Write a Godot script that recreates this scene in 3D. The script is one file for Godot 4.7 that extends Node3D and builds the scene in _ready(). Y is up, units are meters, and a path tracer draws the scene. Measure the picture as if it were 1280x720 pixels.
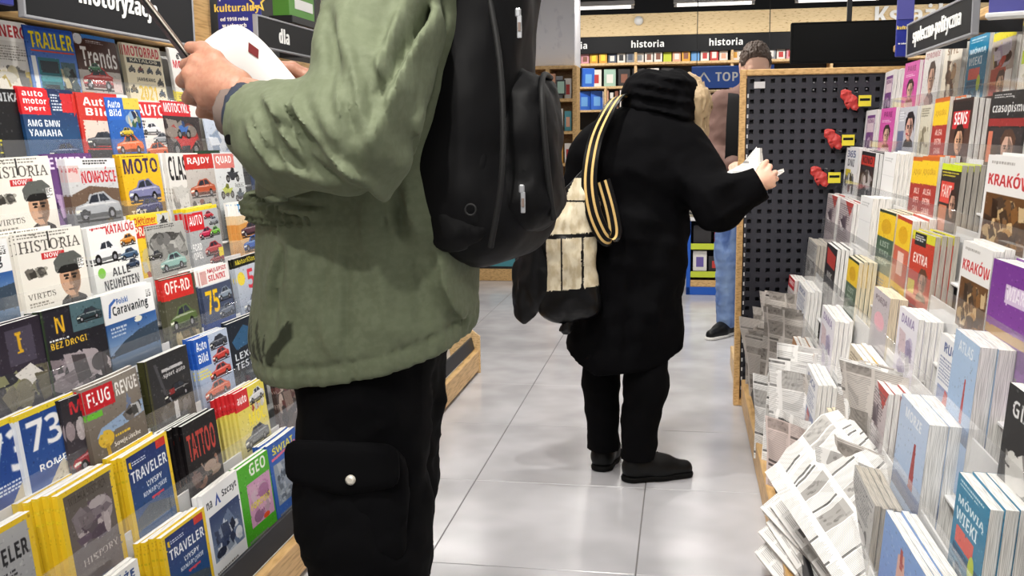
extends Node3D
# A newsstand aisle: two stepped magazine racks, three customers, book shelves behind.

var taken := {}
var M := {}
var rng := RandomNumberGenerator.new()

# ------------------------------------------------------------------ materials
func srgb(hex: String) -> Color:
	return Color.html(hex)

func mat(key: String, c: Color, rough := 0.7, metal := 0.0, spec := 0.5) -> StandardMaterial3D:
	var m := StandardMaterial3D.new()
	m.resource_name = key
	m.albedo_color = c
	m.roughness = rough
	m.metallic = metal
	m.metallic_specular = spec
	M[key] = m
	return m

func noise_tex(freq: float, size: int, colors: Array, offs: Array, type := FastNoiseLite.TYPE_SIMPLEX_SMOOTH, oct := 4, sd := 1, normal := false) -> NoiseTexture2D:
	var n := FastNoiseLite.new()
	n.noise_type = type
	n.frequency = freq
	n.fractal_octaves = oct
	n.seed = sd
	var t := NoiseTexture2D.new()
	t.width = size
	t.height = size
	t.seamless = true
	t.noise = n
	if normal:
		t.as_normal_map = true
		t.bump_strength = 4.0
	elif colors.size():
		var g := Gradient.new()
		g.offsets = PackedFloat32Array(offs)
		g.colors = PackedColorArray(colors)
		t.color_ramp = g
	return t

func triplanar(m: StandardMaterial3D, sc: Vector3, world := true) -> void:
	m.uv1_triplanar = true
	m.uv1_world_triplanar = world
	m.uv1_scale = sc

# ------------------------------------------------------------------ nodes
func numbered(n: String) -> String:
	var k: int = taken.get(n, 0)
	taken[n] = k + 1
	return n if k == 0 else "%s_%03d" % [n, k]

func tag(o: Node3D, label := "", category := "", group := "", kind := "") -> Node3D:
	if label: o.set_meta("label", label)
	if category: o.set_meta("category", category)
	if group: o.set_meta("group", group)
	if kind: o.set_meta("kind", kind)
	return o

func thing(called: String, label: String, category: String, at := Vector3.ZERO, turn := 0.0, group := "") -> Node3D:
	var o := Node3D.new()
	o.name = numbered(called)
	add_child(o)
	o.position = at
	o.rotation.y = turn
	tag(o, label, category, group)
	return o

func part(called: String, mesh: Mesh, m: Material, parent: Node, at := Vector3.ZERO, rot := Vector3.ZERO) -> MeshInstance3D:
	var o := MeshInstance3D.new()
	o.name = numbered(called) if parent == self else called
	o.mesh = mesh
	if m: o.material_override = m
	parent.add_child(o, true)
	o.position = at
	o.rotation = rot
	return o

func structure(called: String, label := "") -> Node3D:
	var o := Node3D.new()
	o.name = called
	add_child(o, true)
	tag(o, label, "", "", "structure")
	return o

# ------------------------------------------------------------------ shapes
func quad(st: SurfaceTool, a: Vector3, b: Vector3, c: Vector3, d: Vector3) -> void:
	# a b c d run clockwise seen from the front
	for v in [a, b, c, a, c, d]:
		st.add_vertex(v)

func begin() -> SurfaceTool:
	var st := SurfaceTool.new()
	st.begin(Mesh.PRIMITIVE_TRIANGLES)
	st.set_smooth_group(-1)
	return st

func done(st: SurfaceTool) -> ArrayMesh:
	st.generate_normals()
	return st.commit()

# box with chamfered edges, centred at c
func cbox(st: SurfaceTool, c: Vector3, s: Vector3, ch := 0.002, xf := Transform3D()) -> void:
	var h := s * 0.5
	ch = minf(ch, minf(h.x, minf(h.y, h.z)) * 0.9)
	var hs := [h.x, h.y, h.z]
	# faces
	for ax in 3:
		for sg in [-1.0, 1.0]:
			var u := (ax + 1) % 3
			var w := (ax + 2) % 3
			var pts := []
			for k in [[-1, -1], [1, -1], [1, 1], [-1, 1]]:
				var p := Vector3()
				p[ax] = sg * hs[ax]
				p[u] = k[0] * (hs[u] - ch)
				p[w] = k[1] * (hs[w] - ch)
				pts.append(xf * (c + p))
			if sg > 0: pts.reverse()
			quad(st, pts[0], pts[1], pts[2], pts[3])
	# edges
	for ax in 3:
		var u := (ax + 1) % 3
		var w := (ax + 2) % 3
		for su in [-1.0, 1.0]:
			for sw in [-1.0, 1.0]:
				var p := [Vector3(), Vector3(), Vector3(), Vector3()]
				for k in 4:
					var lo: bool = k == 0 or k == 3
					p[k][ax] = (-1.0 if lo else 1.0) * (hs[ax] - ch)
					p[k][u] = su * (hs[u] if k < 2 else hs[u] - ch)
					p[k][w] = sw * (hs[w] - ch if k < 2 else hs[w])
					p[k] = xf * (c + p[k])
				if su * sw > 0: quad(st, p[0], p[1], p[2], p[3])
				else: quad(st, p[3], p[2], p[1], p[0])
	# corners
	for sx in [-1.0, 1.0]:
		for sy in [-1.0, 1.0]:
			for sz in [-1.0, 1.0]:
				var a := Vector3(sx * h.x, sy * (h.y - ch), sz * (h.z - ch))
				var b := Vector3(sx * (h.x - ch), sy * h.y, sz * (h.z - ch))
				var d := Vector3(sx * (h.x - ch), sy * (h.y - ch), sz * h.z)
				var l := [a, b, d] if sx * sy * sz < 0 else [d, b, a]
				for v in l: st.add_vertex(xf * (c + v))

var box_cache := {}
func boxm(s: Vector3, ch := 0.002) -> ArrayMesh:
	var k := "%s %f" % [s, ch]
	if not box_cache.has(k):
		var st := begin()
		cbox(st, Vector3.ZERO, s, ch)
		box_cache[k] = done(st)
	return box_cache[k]

# tube along points
func tube(st: SurfaceTool, pts: Array, rads, n := 10, caps := true) -> void:
	var rings := []
	var up := Vector3(0.31, 0.9, 0.27).normalized()
	for i in pts.size():
		var d: Vector3 = (pts[mini(i + 1, pts.size() - 1)] - pts[maxi(i - 1, 0)]).normalized()
		var x := d.cross(up).normalized()
		if x.length() < 0.1: x = d.cross(Vector3.RIGHT).normalized()
		var y := x.cross(d).normalized()
		up = y
		var r: float = rads[i] if rads is Array else rads
		var ring := []
		for k in n:
			var a := TAU * k / n
			ring.append(pts[i] + x * cos(a) * r + y * sin(a) * r)
		rings.append(ring)
	st.set_smooth_group(1)
	for i in rings.size() - 1:
		for k in n:
			var k2 := (k + 1) % n
			quad(st, rings[i][k], rings[i][k2], rings[i + 1][k2], rings[i + 1][k])
	st.set_smooth_group(-1)
	if caps:
		for k in range(1, n - 1):
			for v in [rings[0][0], rings[0][k + 1], rings[0][k]]: st.add_vertex(v)
			var e: Array = rings[-1]
			for v in [e[0], e[k], e[k + 1]]: st.add_vertex(v)

# ribbon: flat band along points, sideways direction per point
func ribbon(st: SurfaceTool, pts: Array, sides: Array, w0: float, w1: float, th := 0.003) -> void:
	var n := pts.size()
	var P := []
	for i in n:
		var d: Vector3 = (pts[mini(i + 1, n - 1)] - pts[maxi(i - 1, 0)]).normalized()
		var s: Vector3 = sides[i] if sides.size() == n else sides[0]
		s = (s - d * s.dot(d)).normalized()
		var nn := d.cross(s).normalized()
		P.append([pts[i] + s * w0 + nn * th * .5, pts[i] + s * w1 + nn * th * .5, pts[i] + s * w1 - nn * th * .5, pts[i] + s * w0 - nn * th * .5])
	for i in n - 1:
		for k in 4:
			st.set_smooth_group(k + 1)
			var k2 := (k + 1) % 4
			quad(st, P[i][k], P[i + 1][k], P[i + 1][k2], P[i][k2])
	st.set_smooth_group(-1)
	quad(st, P[0][0], P[0][1], P[0][2], P[0][3])
	quad(st, P[n - 1][3], P[n - 1][2], P[n - 1][1], P[n - 1][0])

# smooth path through control points
func path(cp: Array, per := 6) -> Array:
	var out := []
	for i in cp.size() - 1:
		var a: Vector3 = cp[maxi(i - 1, 0)]
		var b: Vector3 = cp[i]
		var c: Vector3 = cp[i + 1]
		var d: Vector3 = cp[mini(i + 2, cp.size() - 1)]
		for k in per:
			out.append(b.cubic_interpolate(c, a, d, float(k) / per))
	out.append(cp[-1])
	return out

func text_mesh(s: String, size: float, depth := 0.002, serif := false) -> TextMesh:
	var t := TextMesh.new()
	var f := SystemFont.new()
	f.font_names = PackedStringArray(["Droid Serif" if serif else "Droid Sans"])
	f.font_weight = 700
	t.font = f
	t.text = s
	t.font_size = 48
	t.pixel_size = size / 48.0
	t.depth = depth
	t.curve_step = 1.0
	return t

# ------------------------------------------------------------------ bodies and soft things: blended tapered capsules, meshed as surface nets
class Prim:
	var turned := false
	var inv := Transform3D()
	var a := Vector3.ZERO
	var ab := Vector3.ZERO
	var il := 0.0
	var ra := 0.0
	var dr := 0.0
	var s := 1.0
	var k := 0.03
	func d(p: Vector3) -> float:
		if turned: p = inv * p
		p -= a
		var t := clampf(p.dot(ab) * il, 0.0, 1.0)
		return ((p - ab * t).length() - ra - dr * t) * s

func cap(a: Vector3, b: Vector3, ra: float, rb: float, k := 0.03) -> Prim:
	var q := Prim.new()
	q.a = a
	q.ab = b - a
	q.il = 1.0 / maxf((b - a).length_squared(), 1e-12)
	q.ra = ra
	q.dr = rb - ra
	q.k = k
	return q

# capsule squeezed by s (x, y, z) and turned, around point c; a and b are relative to c
func ecap(c: Vector3, a: Vector3, b: Vector3, ra: float, rb: float, s: Vector3, k := 0.03, rot := Basis()) -> Prim:
	var q := cap(a, b, ra, rb, k)
	q.turned = true
	q.inv = Transform3D(rot * Basis.from_scale(s), c).affine_inverse()
	q.s = minf(s.x, minf(s.y, s.z))
	return q

func field(list: Array[Prim], p: Vector3) -> float:
	var d := 1e3
	for q in list:
		var e := q.d(p)
		var h := q.k - absf(d - e)
		if h > 0.0: d = minf(d, e) - h * h / (4.0 * q.k)
		elif e < d: d = e
	return d

func cut_away(cuts: Array, p: Vector3, d: float) -> float:
	for q in cuts:
		if q.size() > 2 and p.distance_squared_to(q[2]) > q[3] * q[3]: continue
		d = maxf(d, q[0].dot(p) - q[1])
	return d

# opts: cuts = [[plane normal, plane d]] keeps n.p < d; dents = list of prims taken away; folds = [[a, b, width, height, z low, z high]] ridges over x and y; extra = Callable(p) -> float added
func net(given: Array, cell: float, opts := {}, split = null, nsplit := 1) -> Array:
	var cuts: Array = opts.get("cuts", [])
	var folds: Array = opts.get("folds", [])
	var dents: Array = opts.get("dents", [])
	var extra = opts.get("extra", null)
	var list: Array[Prim] = []
	list.assign(given)
	var lo := Vector3.ONE * 1e3
	var hi := -lo
	for q in list:
		var inv: Transform3D = q.inv.affine_inverse()
		for e in [[q.a, q.ra], [q.a + q.ab, q.ra + q.dr]]:
			var c: Vector3 = inv * e[0]
			var r: Vector3 = Vector3(absf(inv.basis.x.x) + absf(inv.basis.y.x) + absf(inv.basis.z.x), absf(inv.basis.x.y) + absf(inv.basis.y.y) + absf(inv.basis.z.y), absf(inv.basis.x.z) + absf(inv.basis.y.z) + absf(inv.basis.z.z)) * float(e[1])
			lo = lo.min(c - r)
			hi = hi.max(c + r)
	lo -= Vector3.ONE * (cell * 2 + 0.012)
	hi += Vector3.ONE * (cell * 2 + 0.012)
	if opts.has("lo"): lo = lo.max(opts.lo)
	if opts.has("hi"): hi = hi.min(opts.hi)
	const B := 4
	var nb := Vector3i(((hi - lo) / (cell * B)).ceil())
	var n := nb * B + Vector3i.ONE
	var vals := PackedFloat32Array()
	vals.resize(n.x * n.y * n.z)
	vals.fill(1e3)
	var half := cell * B * 0.5
	var slack := 0.032 if folds.size() else 0.014 if extra != null else 0.001
	var rad := half * 1.7321 + slack
	var active := []
	var sy := n.x
	var sz := n.x * n.y
	var wide := {}
	for bz in nb.z:
		for by in nb.y:
			for bx in nb.x:
				# skip whole groups of 4 x 4 x 4 blocks that lie clear of everything
				var wk := (bx >> 2) + (by >> 2) * 1000 + (bz >> 2) * 1000000
				if not wide.has(wk):
					var wc := lo + Vector3((bx >> 2) * 4 + 2, (by >> 2) * 4 + 2, (bz >> 2) * 4 + 2) * cell * B
					var dw := 1e3
					for q in list: dw = minf(dw, q.d(wc))
					wide[wk] = dw > half * 4.0 * 1.7321 + 0.03
				if wide[wk]: continue
				var c := lo + Vector3(bx, by, bz) * cell * B + Vector3.ONE * half
				var near: Array[Prim] = []
				var dmin := 1e3
				var ds := PackedFloat32Array()
				for q in list:
					var e := q.d(c)
					ds.append(e)
					dmin = minf(dmin, e)
				if dmin > rad + 0.014: continue
				for k in list.size():
					if ds[k] < dmin + rad * 2.0 + list[k].k: near.append(list[k])
				var dt := field(near, c)
				for q: Prim in dents: dt = maxf(dt, -q.d(c))
				for q in cuts:
					var e: float = q[0].dot(c) - q[1]
					if q.size() > 2 and c.distance_to(q[2]) > q[3] + rad: continue
					if q.size() > 2 and absf(e) > -rad: dt = minf(absf(dt), maxf(absf(e) - rad, 0.0))
					else: dt = maxf(dt, e)
				if absf(dt) > rad: continue
				var nf := []
				for f in folds:
					if c.z < f[4] - half or c.z > f[5] + half: continue
					var c2 := Vector2(c.x, c.y)
					var ab: Vector2 = f[1] - f[0]
					var t := clampf((c2 - f[0]).dot(ab) / ab.length_squared(), 0.0, 1.0)
					if (c2 - f[0] - ab * t).length() < rad + f[2] * 2.2: nf.append(f)
				active.append(Vector3i(bx, by, bz) * B)
				for k in B + 1:
					for j in B + 1:
						for i in B + 1:
							var x := bx * B + i
							var y := by * B + j
							var z := bz * B + k
							var at := x + y * sy + z * sz
							if vals[at] < 999.0: continue
							var p := lo + Vector3(x, y, z) * cell
							var d := field(near, p)
							for f in nf:
								var p2 := Vector2(p.x, p.y)
								var fa: Vector2 = f[0]
								var ab: Vector2 = f[1] - fa
								var t := clampf((p2 - fa).dot(ab) / ab.length_squared(), 0.0, 1.0)
								var e: float = (p2 - fa - ab * t).length_squared() / (f[2] * f[2])
								if e < 5.0: d -= f[3] * exp(-e) * sin((t * 0.8 + 0.1) * PI)
							if extra != null: d += extra.call(p)
							for q: Prim in dents: d = maxf(d, -q.d(p))
							if cuts.size(): d = cut_away(cuts, p, d)
							vals[at] = d
	var vert := PackedVector3Array()
	var vid := {}
	var corner := [0, 1, sy, sy + 1, sz, sz + 1, sz + sy, sz + sy + 1]
	var off := [Vector3(0, 0, 0), Vector3(1, 0, 0), Vector3(0, 1, 0), Vector3(1, 1, 0), Vector3(0, 0, 1), Vector3(1, 0, 1), Vector3(0, 1, 1), Vector3(1, 1, 1)]
	var edges := [[0, 1], [2, 3], [4, 5], [6, 7], [0, 2], [1, 3], [4, 6], [5, 7], [0, 4], [1, 5], [2, 6], [3, 7]]
	var cells := []
	for b in active:
		for k in B:
			for j in B:
				for i in B:
					var at: int = b.x + i + (b.y + j) * sy + (b.z + k) * sz
					var neg := 0
					for c in corner:
						if vals[at + c] < 0.0: neg += 1
					if neg == 0 or neg == 8: continue
					var sum := Vector3.ZERO
					var cnt := 0
					for e in edges:
						var va := vals[at + corner[e[0]]]
						var vb := vals[at + corner[e[1]]]
						if (va < 0.0) != (vb < 0.0):
							sum += off[e[0]].lerp(off[e[1]], clampf(va / (va - vb), 0.0, 1.0))
							cnt += 1
					vid[at] = vert.size()
					vert.append(lo + (Vector3(b.x + i, b.y + j, b.z + k) + sum / cnt) * cell)
					cells.append(at)
	var faces := PackedInt32Array()
	for at in cells:
		var v0 := vals[at]
		for ax in 3:
			var s: int = [1, sy, sz][ax]
			var v1 := vals[at + s]
			if (v0 < 0.0) == (v1 < 0.0): continue
			var u: int = [sy, sz, 1][ax]
			var w: int = [sz, 1, sy][ax]
			if not (vid.has(at - u) and vid.has(at - w) and vid.has(at - u - w)): continue
			var a: int = vid[at]
			var b2: int = vid[at - u]
			var c: int = vid[at - u - w]
			var d: int = vid[at - w]
			if v0 < 0.0: faces.append_array([a, c, b2, a, d, c])
			else: faces.append_array([a, b2, c, a, c, d])
	var norm := PackedVector3Array()
	norm.resize(vert.size())
	for f in range(0, faces.size(), 3):
		var nn := (vert[faces[f + 2]] - vert[faces[f]]).cross(vert[faces[f + 1]] - vert[faces[f]])
		for k in 3: norm[faces[f + k]] += nn
	for i in norm.size(): norm[i] = norm[i].normalized()
	var out := []
	for g in nsplit:
		var idx := faces
		if split != null:
			idx = PackedInt32Array()
			for f in range(0, faces.size(), 3):
				if split.call((vert[faces[f]] + vert[faces[f + 1]] + vert[faces[f + 2]]) / 3.0) == g:
					idx.append_array([faces[f], faces[f + 1], faces[f + 2]])
		var vv := vert
		var nv := norm
		if split != null:
			var re := {}
			vv = PackedVector3Array()
			nv = PackedVector3Array()
			for k in idx.size():
				var o := idx[k]
				if not re.has(o):
					re[o] = vv.size()
					vv.append(vert[o])
					nv.append(norm[o])
				idx[k] = re[o]
		var arr := []
		arr.resize(Mesh.ARRAY_MAX)
		arr[Mesh.ARRAY_VERTEX] = vv
		arr[Mesh.ARRAY_NORMAL] = nv
		arr[Mesh.ARRAY_INDEX] = idx
		if opts.has("color"):
			var cols := PackedColorArray()
			for v in vv: cols.append(opts.color.call(v))
			arr[Mesh.ARRAY_COLOR] = cols
		var m := ArrayMesh.new()
		if idx.size(): m.add_surface_from_arrays(Mesh.PRIMITIVE_TRIANGLES, arr)
		out.append(m)
	return out

# several meshes as the surfaces of one
func joined(list: Array) -> ArrayMesh:
	var st := SurfaceTool.new()
	for m in list:
		if m.get_surface_count(): st.append_from(m, 0, Transform3D())
	return st.commit()

# ------------------------------------------------------------------ printed covers
const CW := 160
const CH := 218
var atlas: Image
var atlas_n := 0
var cover_uv := {}
var glyphs := {}
var fonts := []

func glyph_image(s: String, f: int) -> Image:
	var key := s + str(f)
	if glyphs.has(key): return glyphs[key]
	if fonts.is_empty():
		for d in [["Droid Sans", 700], ["Droid Sans", 400], ["Droid Serif", 700], ["Droid Serif", 400]]:
			var sf := SystemFont.new()
			sf.font_names = PackedStringArray([d[0]])
			sf.font_weight = d[1]
			fonts.append(sf)
	var ts := TextServerManager.get_primary_interface()
	var rid: RID = fonts[f].get_rids()[0]
	var sz := Vector2i(48, 0)
	var boxes := []
	var pen := 0.0
	var top := 1e3
	var bot := -1e3
	for ch in s:
		var gi := ts.font_get_glyph_index(rid, 48, ch.unicode_at(0), 0)
		ts.font_render_glyph(rid, sz, gi)
		var r := ts.font_get_glyph_uv_rect(rid, sz, gi)
		var o := ts.font_get_glyph_offset(rid, sz, gi)
		if r.size.x > 0:
			boxes.append([r, pen + o.x, o.y, ts.font_get_glyph_texture_idx(rid, sz, gi)])
			top = minf(top, o.y)
			bot = maxf(bot, o.y + r.size.y)
		pen += ts.font_get_glyph_advance(rid, 48, gi).x
	var im := Image.create_empty(maxi(int(pen) + 4, 4), maxi(int(bot - top) + 1, 4), false, Image.FORMAT_RGBA8)
	for b in boxes:
		var src := ts.font_get_texture_image(rid, sz, b[3])
		if src.get_format() != Image.FORMAT_RGBA8: src.convert(Image.FORMAT_RGBA8)
		im.blend_rect(src, Rect2i(b[0]), Vector2i(int(b[1]) + 1, int(b[2] - top)))
	glyphs[key] = im
	return im

func px_text(im: Image, s: String, x: float, y: float, w: float, h: float, c: Color, f := 0) -> void:
	var g: Image = glyph_image(s, f).duplicate()
	g.resize(maxi(int(w), 2), maxi(int(h), 2), Image.INTERPOLATE_BILINEAR)
	var d := g.get_data()
	var r := int(c.r * 255)
	var gg := int(c.g * 255)
	var b := int(c.b * 255)
	for k in range(0, d.size(), 4):
		d[k] = r
		d[k + 1] = gg
		d[k + 2] = b
	var t := Image.create_from_data(g.get_width(), g.get_height(), false, Image.FORMAT_RGBA8, d)
	im.blend_rect(t, Rect2i(0, 0, t.get_width(), t.get_height()), Vector2i(int(x), int(y)))

func px_rect(im: Image, x: float, y: float, w: float, h: float, c: Color) -> void:
	im.fill_rect(Rect2i(roundi(x), roundi(y), maxi(roundi(x + w) - roundi(x), 1), maxi(roundi(y + h) - roundi(y), 1)), c)

func px_grad(im: Image, x: float, y: float, w: float, h: float, a: Color, b: Color) -> void:
	for k in int(h): px_rect(im, x, y + k, w, 1, a.lerp(b, k / h))

func px_oval(im: Image, x: float, y: float, w: float, h: float, c: Color) -> void:
	for k in int(maxf(h, 1)):
		var v := (k + 0.5) / h * 2.0 - 1.0
		var r := sqrt(maxf(1.0 - v * v, 0.0)) * w * 0.5
		px_rect(im, x + w * 0.5 - r, y + k, r * 2, 1, c)

func px_poly(im: Image, pts: Array, c: Color) -> void:
	var y0 := 1e4
	var y1 := -1e4
	for p in pts:
		y0 = minf(y0, p.y)
		y1 = maxf(y1, p.y)
	for y in range(int(y0), int(y1) + 1):
		var xs := []
		for i in pts.size():
			var a: Vector2 = pts[i]
			var b: Vector2 = pts[(i + 1) % pts.size()]
			var yy := y + 0.5
			if (a.y <= yy) != (b.y <= yy): xs.append(a.x + (yy - a.y) / (b.y - a.y) * (b.x - a.x))
		xs.sort()
		for k in range(0, xs.size() - 1, 2): px_rect(im, xs[k], y, xs[k + 1] - xs[k], 1, c)

func px_shape(im: Image, pts: Array, x: float, y: float, w: float, h: float, c: Color, flip := false) -> void:
	var out := []
	for k in range(0, pts.size(), 2):
		var u: float = pts[k] / 100.0
		out.append(Vector2(x + (1.0 - u if flip else u) * w, y + pts[k + 1] / 100.0 * h))
	px_poly(im, out, c)

func px_car(im: Image, x: float, y: float, w: float, h: float, c: Color, flip := false) -> void:
	px_shape(im, [2, 92, 98, 92, 96, 99, 4, 99], x, y, w, h, Color(0.12, 0.12, 0.13))
	px_shape(im, [0, 62, 4, 48, 26, 38, 36, 12, 66, 6, 84, 34, 97, 42, 100, 64, 98, 86, 3, 88], x, y, w, h, c, flip)
	px_shape(im, [31, 40, 39, 17, 52, 14, 53, 38], x, y, w, h, Color(0.16, 0.18, 0.22), flip)
	px_shape(im, [56, 37, 55, 14, 65, 12, 77, 35], x, y, w, h, Color(0.2, 0.22, 0.26), flip)
	px_shape(im, [5, 52, 26, 42, 82, 40, 96, 47, 80, 46, 28, 49], x, y, w, h, c.lightened(0.45), flip)
	px_shape(im, [1, 74, 99, 72, 98, 86, 3, 88], x, y, w, h, c.darkened(0.5), flip)
	px_shape(im, [2, 60, 14, 58, 15, 66, 3, 70], x, y, w, h, Color(0.95, 0.95, 0.9), flip)
	for u in [0.2, 0.78]:
		var q: float = 1.0 - u if flip else u
		px_oval(im, x + q * w - h * 0.2, y + h * 0.58, h * 0.4, h * 0.42, Color(0.06, 0.06, 0.07))
		px_oval(im, x + q * w - h * 0.1, y + h * 0.69, h * 0.2, h * 0.2, Color(0.6, 0.6, 0.63))

func px_bike(im: Image, x: float, y: float, w: float, h: float, c: Color, flip := false) -> void:
	for u in [0.2, 0.8]:
		px_oval(im, x + u * w - h * 0.26, y + h * 0.46, h * 0.52, h * 0.54, Color(0.08, 0.08, 0.08))
		px_oval(im, x + u * w - h * 0.14, y + h * 0.6, h * 0.28, h * 0.28, Color(0.5, 0.5, 0.5))
	px_shape(im, [18, 30, 40, 20, 60, 34, 92, 26, 78, 50, 62, 74, 36, 78, 28, 50], x, y, w, h, c, flip)
	px_shape(im, [34, 62, 64, 58, 58, 84, 38, 84], x, y, w, h, Color(0.2, 0.2, 0.22), flip)
	px_shape(im, [40, 20, 50, -4, 64, 2, 66, 30, 56, 34], x, y, w, h, c.darkened(0.4), flip)

func px_face(im: Image, x: float, y: float, w: float, h: float, skin: Color, hair: Color, capped := false) -> void:
	px_shape(im, [10, 100, 18, 84, 40, 74, 62, 74, 88, 84, 96, 100], x, y, w, h, hair.darkened(0.2))
	px_shape(im, [36, 60, 64, 60, 66, 84, 38, 84], x, y, w, h, skin.darkened(0.3))
	px_oval(im, x + w * 0.2, y + h * 0.14, w * 0.6, h * 0.66, skin)
	px_shape(im, [52, 18, 79, 40, 76, 62, 60, 79, 54, 70], x, y, w, h, skin.darkened(0.35))
	for u in [0.32, 0.54]:
		px_rect(im, x + w * u, y + h * 0.4, w * 0.15, h * 0.04, hair)
		px_oval(im, x + w * u + w * 0.02, y + h * 0.45, w * 0.11, h * 0.05, Color(0.1, 0.08, 0.07))
	px_shape(im, [46, 46, 52, 46, 57, 60, 44, 60], x, y, w, h, skin.darkened(0.22))
	px_rect(im, x + w * 0.4, y + h * 0.66, w * 0.22, h * 0.03, skin.darkened(0.5))
	if capped:
		px_shape(im, [12, 34, 10, 14, 30, 1, 72, 0, 92, 12, 90, 32, 70, 24, 30, 25], x, y, w, h, Color(0.36, 0.37, 0.36))
		px_shape(im, [14, 34, 30, 24, 70, 23, 88, 33, 70, 36, 30, 37], x, y, w, h, Color(0.1, 0.1, 0.1))
	else:
		px_shape(im, [14, 60, 12, 24, 30, 4, 66, 2, 88, 20, 88, 62, 80, 40, 66, 20, 36, 20, 22, 38], x, y, w, h, hair)

func px_clutter(im: Image, x: float, y: float, w: float, h: float, cols: Array, n: int, sz: float, sd: int) -> void:
	var r := RandomNumberGenerator.new()
	r.seed = sd
	for k in n:
		var a := sz * r.randf_range(0.4, 1.3)
		var b := sz * r.randf_range(0.3, 1.0)
		var c: Color = Color.html(cols[r.randi() % cols.size()])
		c = c.lightened(r.randf() * 0.15).darkened(r.randf() * 0.2)
		var px := x + r.randf() * maxf(w - a, 0)
		var py := y + r.randf() * maxf(h - b, 0)
		if k % 3 == 0: px_oval(im, px, py, a, b, c)
		elif k % 3 == 1: px_shape(im, [0, 30, 60, 0, 100, 60, 40, 100], px, py, a, b, c)
		else: px_shape(im, [0, 0, 80, 10, 100, 90, 20, 100], px, py, a, b, c)

func px_lines(im: Image, x: float, y: float, w: float, h: float, c: Color, n: int, sd := 3) -> void:
	var r := RandomNumberGenerator.new()
	r.seed = sd
	for k in n:
		var yy := y + h * k / n
		var px := x
		while px < x + w * r.randf_range(0.7, 1.0):
			var ww := r.randf_range(3, 9)
			px_rect(im, px, yy, ww, maxf(h / n * 0.5, 1.0), c)
			px += ww + 2.0

# the small irregular tones of a printed photograph
func speckle(im: Image, sd: int) -> void:
	var r := RandomNumberGenerator.new()
	r.seed = sd
	for k in 420:
		var x := r.randi() % CW
		var y := r.randi() % CH
		var c := im.get_pixel(x, y)
		if c.get_luminance() > 0.86: continue
		var f := r.randf_range(-0.2, 0.2)
		c = c.lightened(f) if f > 0 else c.darkened(-f)
		c.h = fposmod(c.h + r.randf_range(-0.008, 0.008), 1.0)
		px_rect(im, x, y, r.randf_range(1, 6), r.randf_range(1, 4), c)

# one cover: a list of drawing orders in per cent of the page
func cover(name: String, ops: Array) -> void:
	var im := Image.create_empty(CW, CH, false, Image.FORMAT_RGBA8)
	im.fill(Color.WHITE)
	var X := CW / 100.0
	# pictures and titles sit in the upper part of the page, small print below
	var low := 1.0 if name in ["back", "blueposter"] else 0.66
	var Y := CH / 100.0 * low
	for o in ops:
		match o[0]:
			"g": px_grad(im, 0, 0, CW, CH, srgb(o[1]), srgb(o[2]))
			"r": px_rect(im, o[1] * X, o[2] * Y, o[3] * X, o[4] * Y, srgb(o[5]))
			"gr": px_grad(im, o[1] * X, o[2] * Y, o[3] * X, o[4] * Y, srgb(o[5]), srgb(o[6]))
			"t": px_text(im, o[1], o[2] * X, o[3] * Y, o[4] * X, o[5] * Y, srgb(o[6]), o[7] if o.size() > 7 else 0)
			"o": px_oval(im, o[1] * X, o[2] * Y, o[3] * X, o[4] * Y, srgb(o[5]))
			"p": px_shape(im, o[1], 0, 0, CW, CH * low, srgb(o[2]))
			"car": px_car(im, o[1] * X, o[2] * Y, o[3] * X, o[4] * Y, srgb(o[5]), o.size() > 6)
			"bike": px_bike(im, o[1] * X, o[2] * Y, o[3] * X, o[4] * Y, srgb(o[5]), o.size() > 6)
			"face": px_face(im, o[1] * X, o[2] * Y, o[3] * X, o[4] * Y, srgb(o[5]), srgb(o[6]), o.size() > 7)
			"n": px_clutter(im, o[1] * X, o[2] * Y, o[3] * X, o[4] * Y, o[5], o[6], o[7] * X, o[8] if o.size() > 8 else 7)
			"l": px_lines(im, o[1] * X, o[2] * Y, o[3] * X, o[4] * Y, srgb(o[5]), o[6], int(o[1] + o[2]) + 1)
	if low < 1.0:
		px_lines(im, CW * 0.1, CH * 0.72, CW * 0.7, CH * 0.1, im.get_pixel(2, CH - 3).inverted().lerp(im.get_pixel(2, CH - 3), 0.4), 3)
		px_lines(im, CW * 0.1, CH * 0.86, CW * 0.5, CH * 0.06, im.get_pixel(2, CH - 3).inverted().lerp(im.get_pixel(2, CH - 3), 0.5), 2)
	speckle(im, name.hash())
	if atlas == null:
		atlas = Image.create_empty(2048, 2048, false, Image.FORMAT_RGBA8)
		atlas.fill(Color(0.8, 0.8, 0.8))
	var cx := atlas_n % 12
	var cy := atlas_n / 12
	atlas_n += 1
	atlas.blit_rect(im, Rect2i(0, 0, CW, CH), Vector2i(cx * 168 + 4, cy * 226 + 4))
	cover_uv[name] = Rect2((cx * 168 + 5) / 2048.0, (cy * 226 + 5) / 2048.0, (CW - 2) / 2048.0, (CH - 2) / 2048.0)

# ------------------------------------------------------------------ magazines, books and newspapers
# shape of the page at (u, v): how far it bows out; bend = top falling back, curl = sideways bow
func bow(u: float, v: float, w: float, h: float, bend: float, curl: float) -> float:
	return -bend * v * v + curl * (1.0 - 4.0 * (u - 0.5) * (u - 0.5)) * v

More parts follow.
